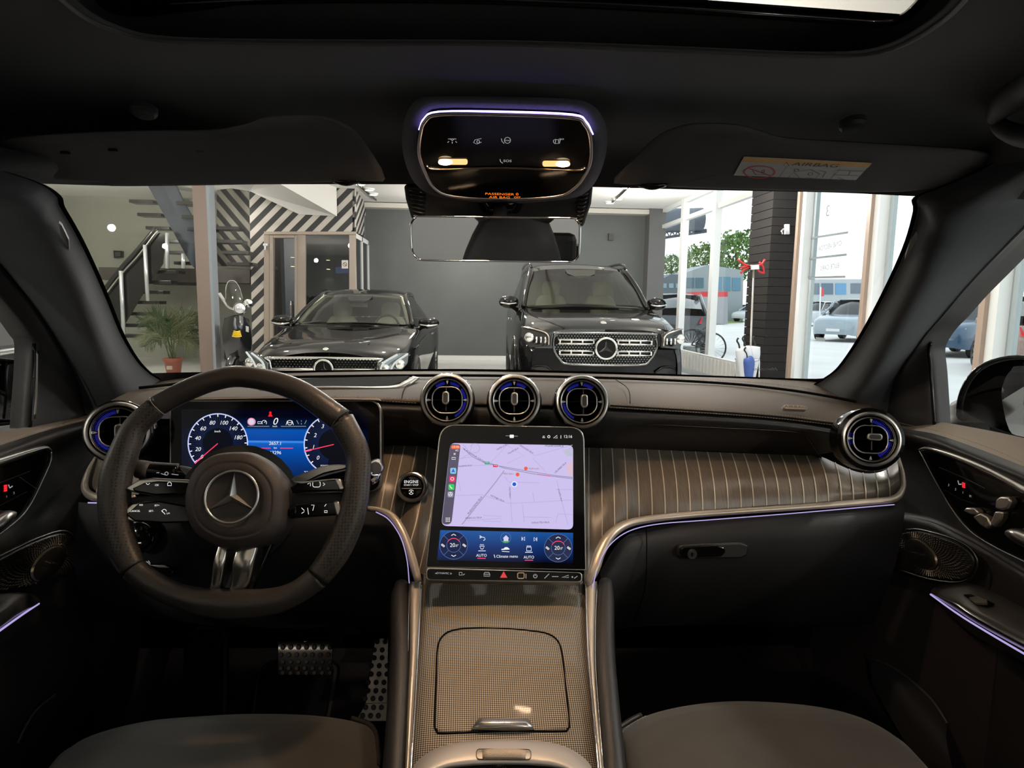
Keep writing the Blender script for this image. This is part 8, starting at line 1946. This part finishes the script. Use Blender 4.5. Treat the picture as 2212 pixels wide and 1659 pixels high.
tube('saddle', [dB(1500, 714), dB(1508, 713), dB(1514, 715)], [.05, .04, .015], BK, bk); tube('seat_post', [C1, dB(1506, 716)], .014, BK, bk, k=1)
tube('handlebar', [dB(1518, 712), dB(1526, 706), dB(1532, 704)], .014, BK, bk); tube('stem', [D1, dB(1526, 706)], .014, BK, bk, k=1)
# lamp posts
lpz = thing('street_lamp', 'thin grey street lamp pole seen beside the right pillar', 'street lamp', D(1890, 660, Y=30))
tube('pole', [V((D(1880, 690, Y=30).x, 30, GZ)), D(1882, 580, Y=30), D(1895, 573, Y=30)], .06, mat('pole grey', (.4, .42, .44), .5), lpz, k=2)
# neighbouring black car on the driver side
nb = plain_car('gloss black car parked close beyond the driver window', (-4.2, 1.9, 0), 0, (.006, .006, .008), suv=False, group='cars in the showroom')
wg = thing('window_grid', 'x', 'x', (0, 0, 0)); bpy.data.objects.remove(wg)

# ============================================================ SCOOTER
SY = 9.7
def dS(a, b_, dy=0): return D(a, b_, Y=SY + dy)
sco = thing('scooter', 'black motor scooter with clear windscreen and yellow stripes beside striped wall', 'scooter', (dS(512, 780).x, SY, 0))
SB_ = mat('scooter black', (.010, .011, .014), .15, coat=.8)
pl('leg_shield', [[(484, 690, SY + .02), (498, 684, SY - .08), (512, 682, SY - .12), (526, 684, SY - .08), (536, 692, SY + .02)], [(480, 712, SY + .02), (497, 712, SY - .10), (512, 712, SY - .15), (530, 714, SY - .10), (543, 720, SY + .02)], [(482, 745, SY + .02), (498, 746, SY - .08), (512, 748, SY - .12), (528, 748, SY - .08), (543, 752, SY + .02)], [(490, 775, SY + .04), (500, 780, SY - .02), (512, 782, SY - .05), (524, 780, SY - .02), (534, 778, SY + .04)]], SB_, sco, k=4, k2=4)
pl('shield_back', [[(484, 688, SY + .08), (512, 680, SY + .08), (538, 690, SY + .08)], [(484, 776, SY + .1), (512, 784, SY + .1), (540, 778, SY + .1)]], BLACK_S, sco)
for i, y in enumerate((715.5, 719, 722.5, 726)):
    tube('yellow_stripe', [dS(505 - i, y, -.15), dS(512, y + 1.5, -.17), dS(519 + i, y, -.15)], .012, mat('stripe yellow', (.75, .50, .02), .5), sco, seg=6)
tube('fork_spine', [dS(509, 686, -.10), dS(507, 700, -.15), dS(510, 712, -.17)], .02, mat('spine grey', (.08, .09, .10), .3), sco)
hh = dS(518, 666, -.1)
fh = Fr(hh, (1, 0, 0), (.05, -1, .1))
lathe('headlamp', fh, [(0, .02), (.05, .018), (.075, .0), (.085, .012), (.09, -.02), (.07, -.10), (.02, -.13)], CHROME, sco, seg=24)
lathe('lamp_glass', fh, [(0, .03), (.05, .025), (.074, .008)], mat('lamp clear', (.7, .72, .74), .1, metal=.5), sco, seg=24)
tube('handlebar', [dS(478, 640, .1), dS(490, 660, .05), dS(505, 668, 0), dS(520, 664, 0), dS(534, 660, .1)], .018, CHROME, sco)
tube('grip', [dS(474, 634, .12), dS(484, 650, .08)], .024, mat('grey grip', (.4, .4, .4), .5), sco, k=1)
lathe('side_mirror', Fr(dS(536, 655, .05), (1, 0, 0), (.3, -1, 0)), [(0, .01), (.05, .008), (.06, 0), (.05, -.03), (0, -.04)], CHROME, sco, seg=20)
tube('mirror_stem', [dS(526, 662, .05), dS(532, 658, .06), dS(536, 656, .05)], .008, CHROME, sco)
pl('windscreen', [[(490, 660, SY), (500, 664, SY - .04), (512, 664, SY - .05), (522, 660, SY - .02)], [(487, 635, SY + .05), (498, 630, SY), (512, 630, SY), (524, 640, SY + .04)], [(490, 613, SY + .10), (498, 607, SY + .06), (508, 608, SY + .06), (517, 620, SY + .09)]], glass('scooter screen', (.62, .64, .58), .12), sco, k=4, k2=4)
tube('screen_rim', [dS(488, 645, .04), dS(488, 622, .08), dS(493, 609, .08), dS(500, 606, .08), (dS(509, 609, .08)), dS(518, 624, .08), dS(524, 645, .04)], .006, mat('rim pale', (.4, .42, .40), .3), sco, seg=6)
wc = V((dS(512, 800).x, SY - .05, .22))
tube('front_wheel', [wc + V((.0, .22 * math.cos(a), .22 * math.sin(a))) for a in [2 * pi * i / 20 for i in range(20)]], .06, TIRE, sco, k=1, closed=True)
tube('mudguard', [wc + V((0, .28 * math.cos(a), .28 * math.sin(a))) for a in [pi * .1 + pi * .8 * i / 8 for i in range(9)]], .07, SB_, sco, k=1)
pl('foot_board', [[(498, 770, SY + .1), (526, 770, SY + .1)], [(498, 790, SY + .7), (526, 790, SY + .7)]], BLACK_S, sco)
bs = [dS(512, 700, .75), dS(512, 706, 1.3)]
tube('seat', [p + V((0, 0, 0)) for p in bs], .13, BLACK_L, sco, k=2, flat=.5); tube('rear_body', [dS(512, 740, .7), dS(512, 735, 1.4)], [.16, .20], SB_, sco, k=2)
tube('rear_wheel', [wc + V((0, 1.35 + .22 * math.cos(a), .22 * math.sin(a))) for a in [2 * pi * i / 20 for i in range(20)]], .06, TIRE, sco, k=1, closed=True)
pxslab('licence_tag', Fr(dS(534, 716, -.1), (1, 0, 0), (0, -1, 0)), [(531, 704), (537, 706), (537, 718), (531, 716)], .01, mat('tag white', (.5, .5, .5), .5), sco)
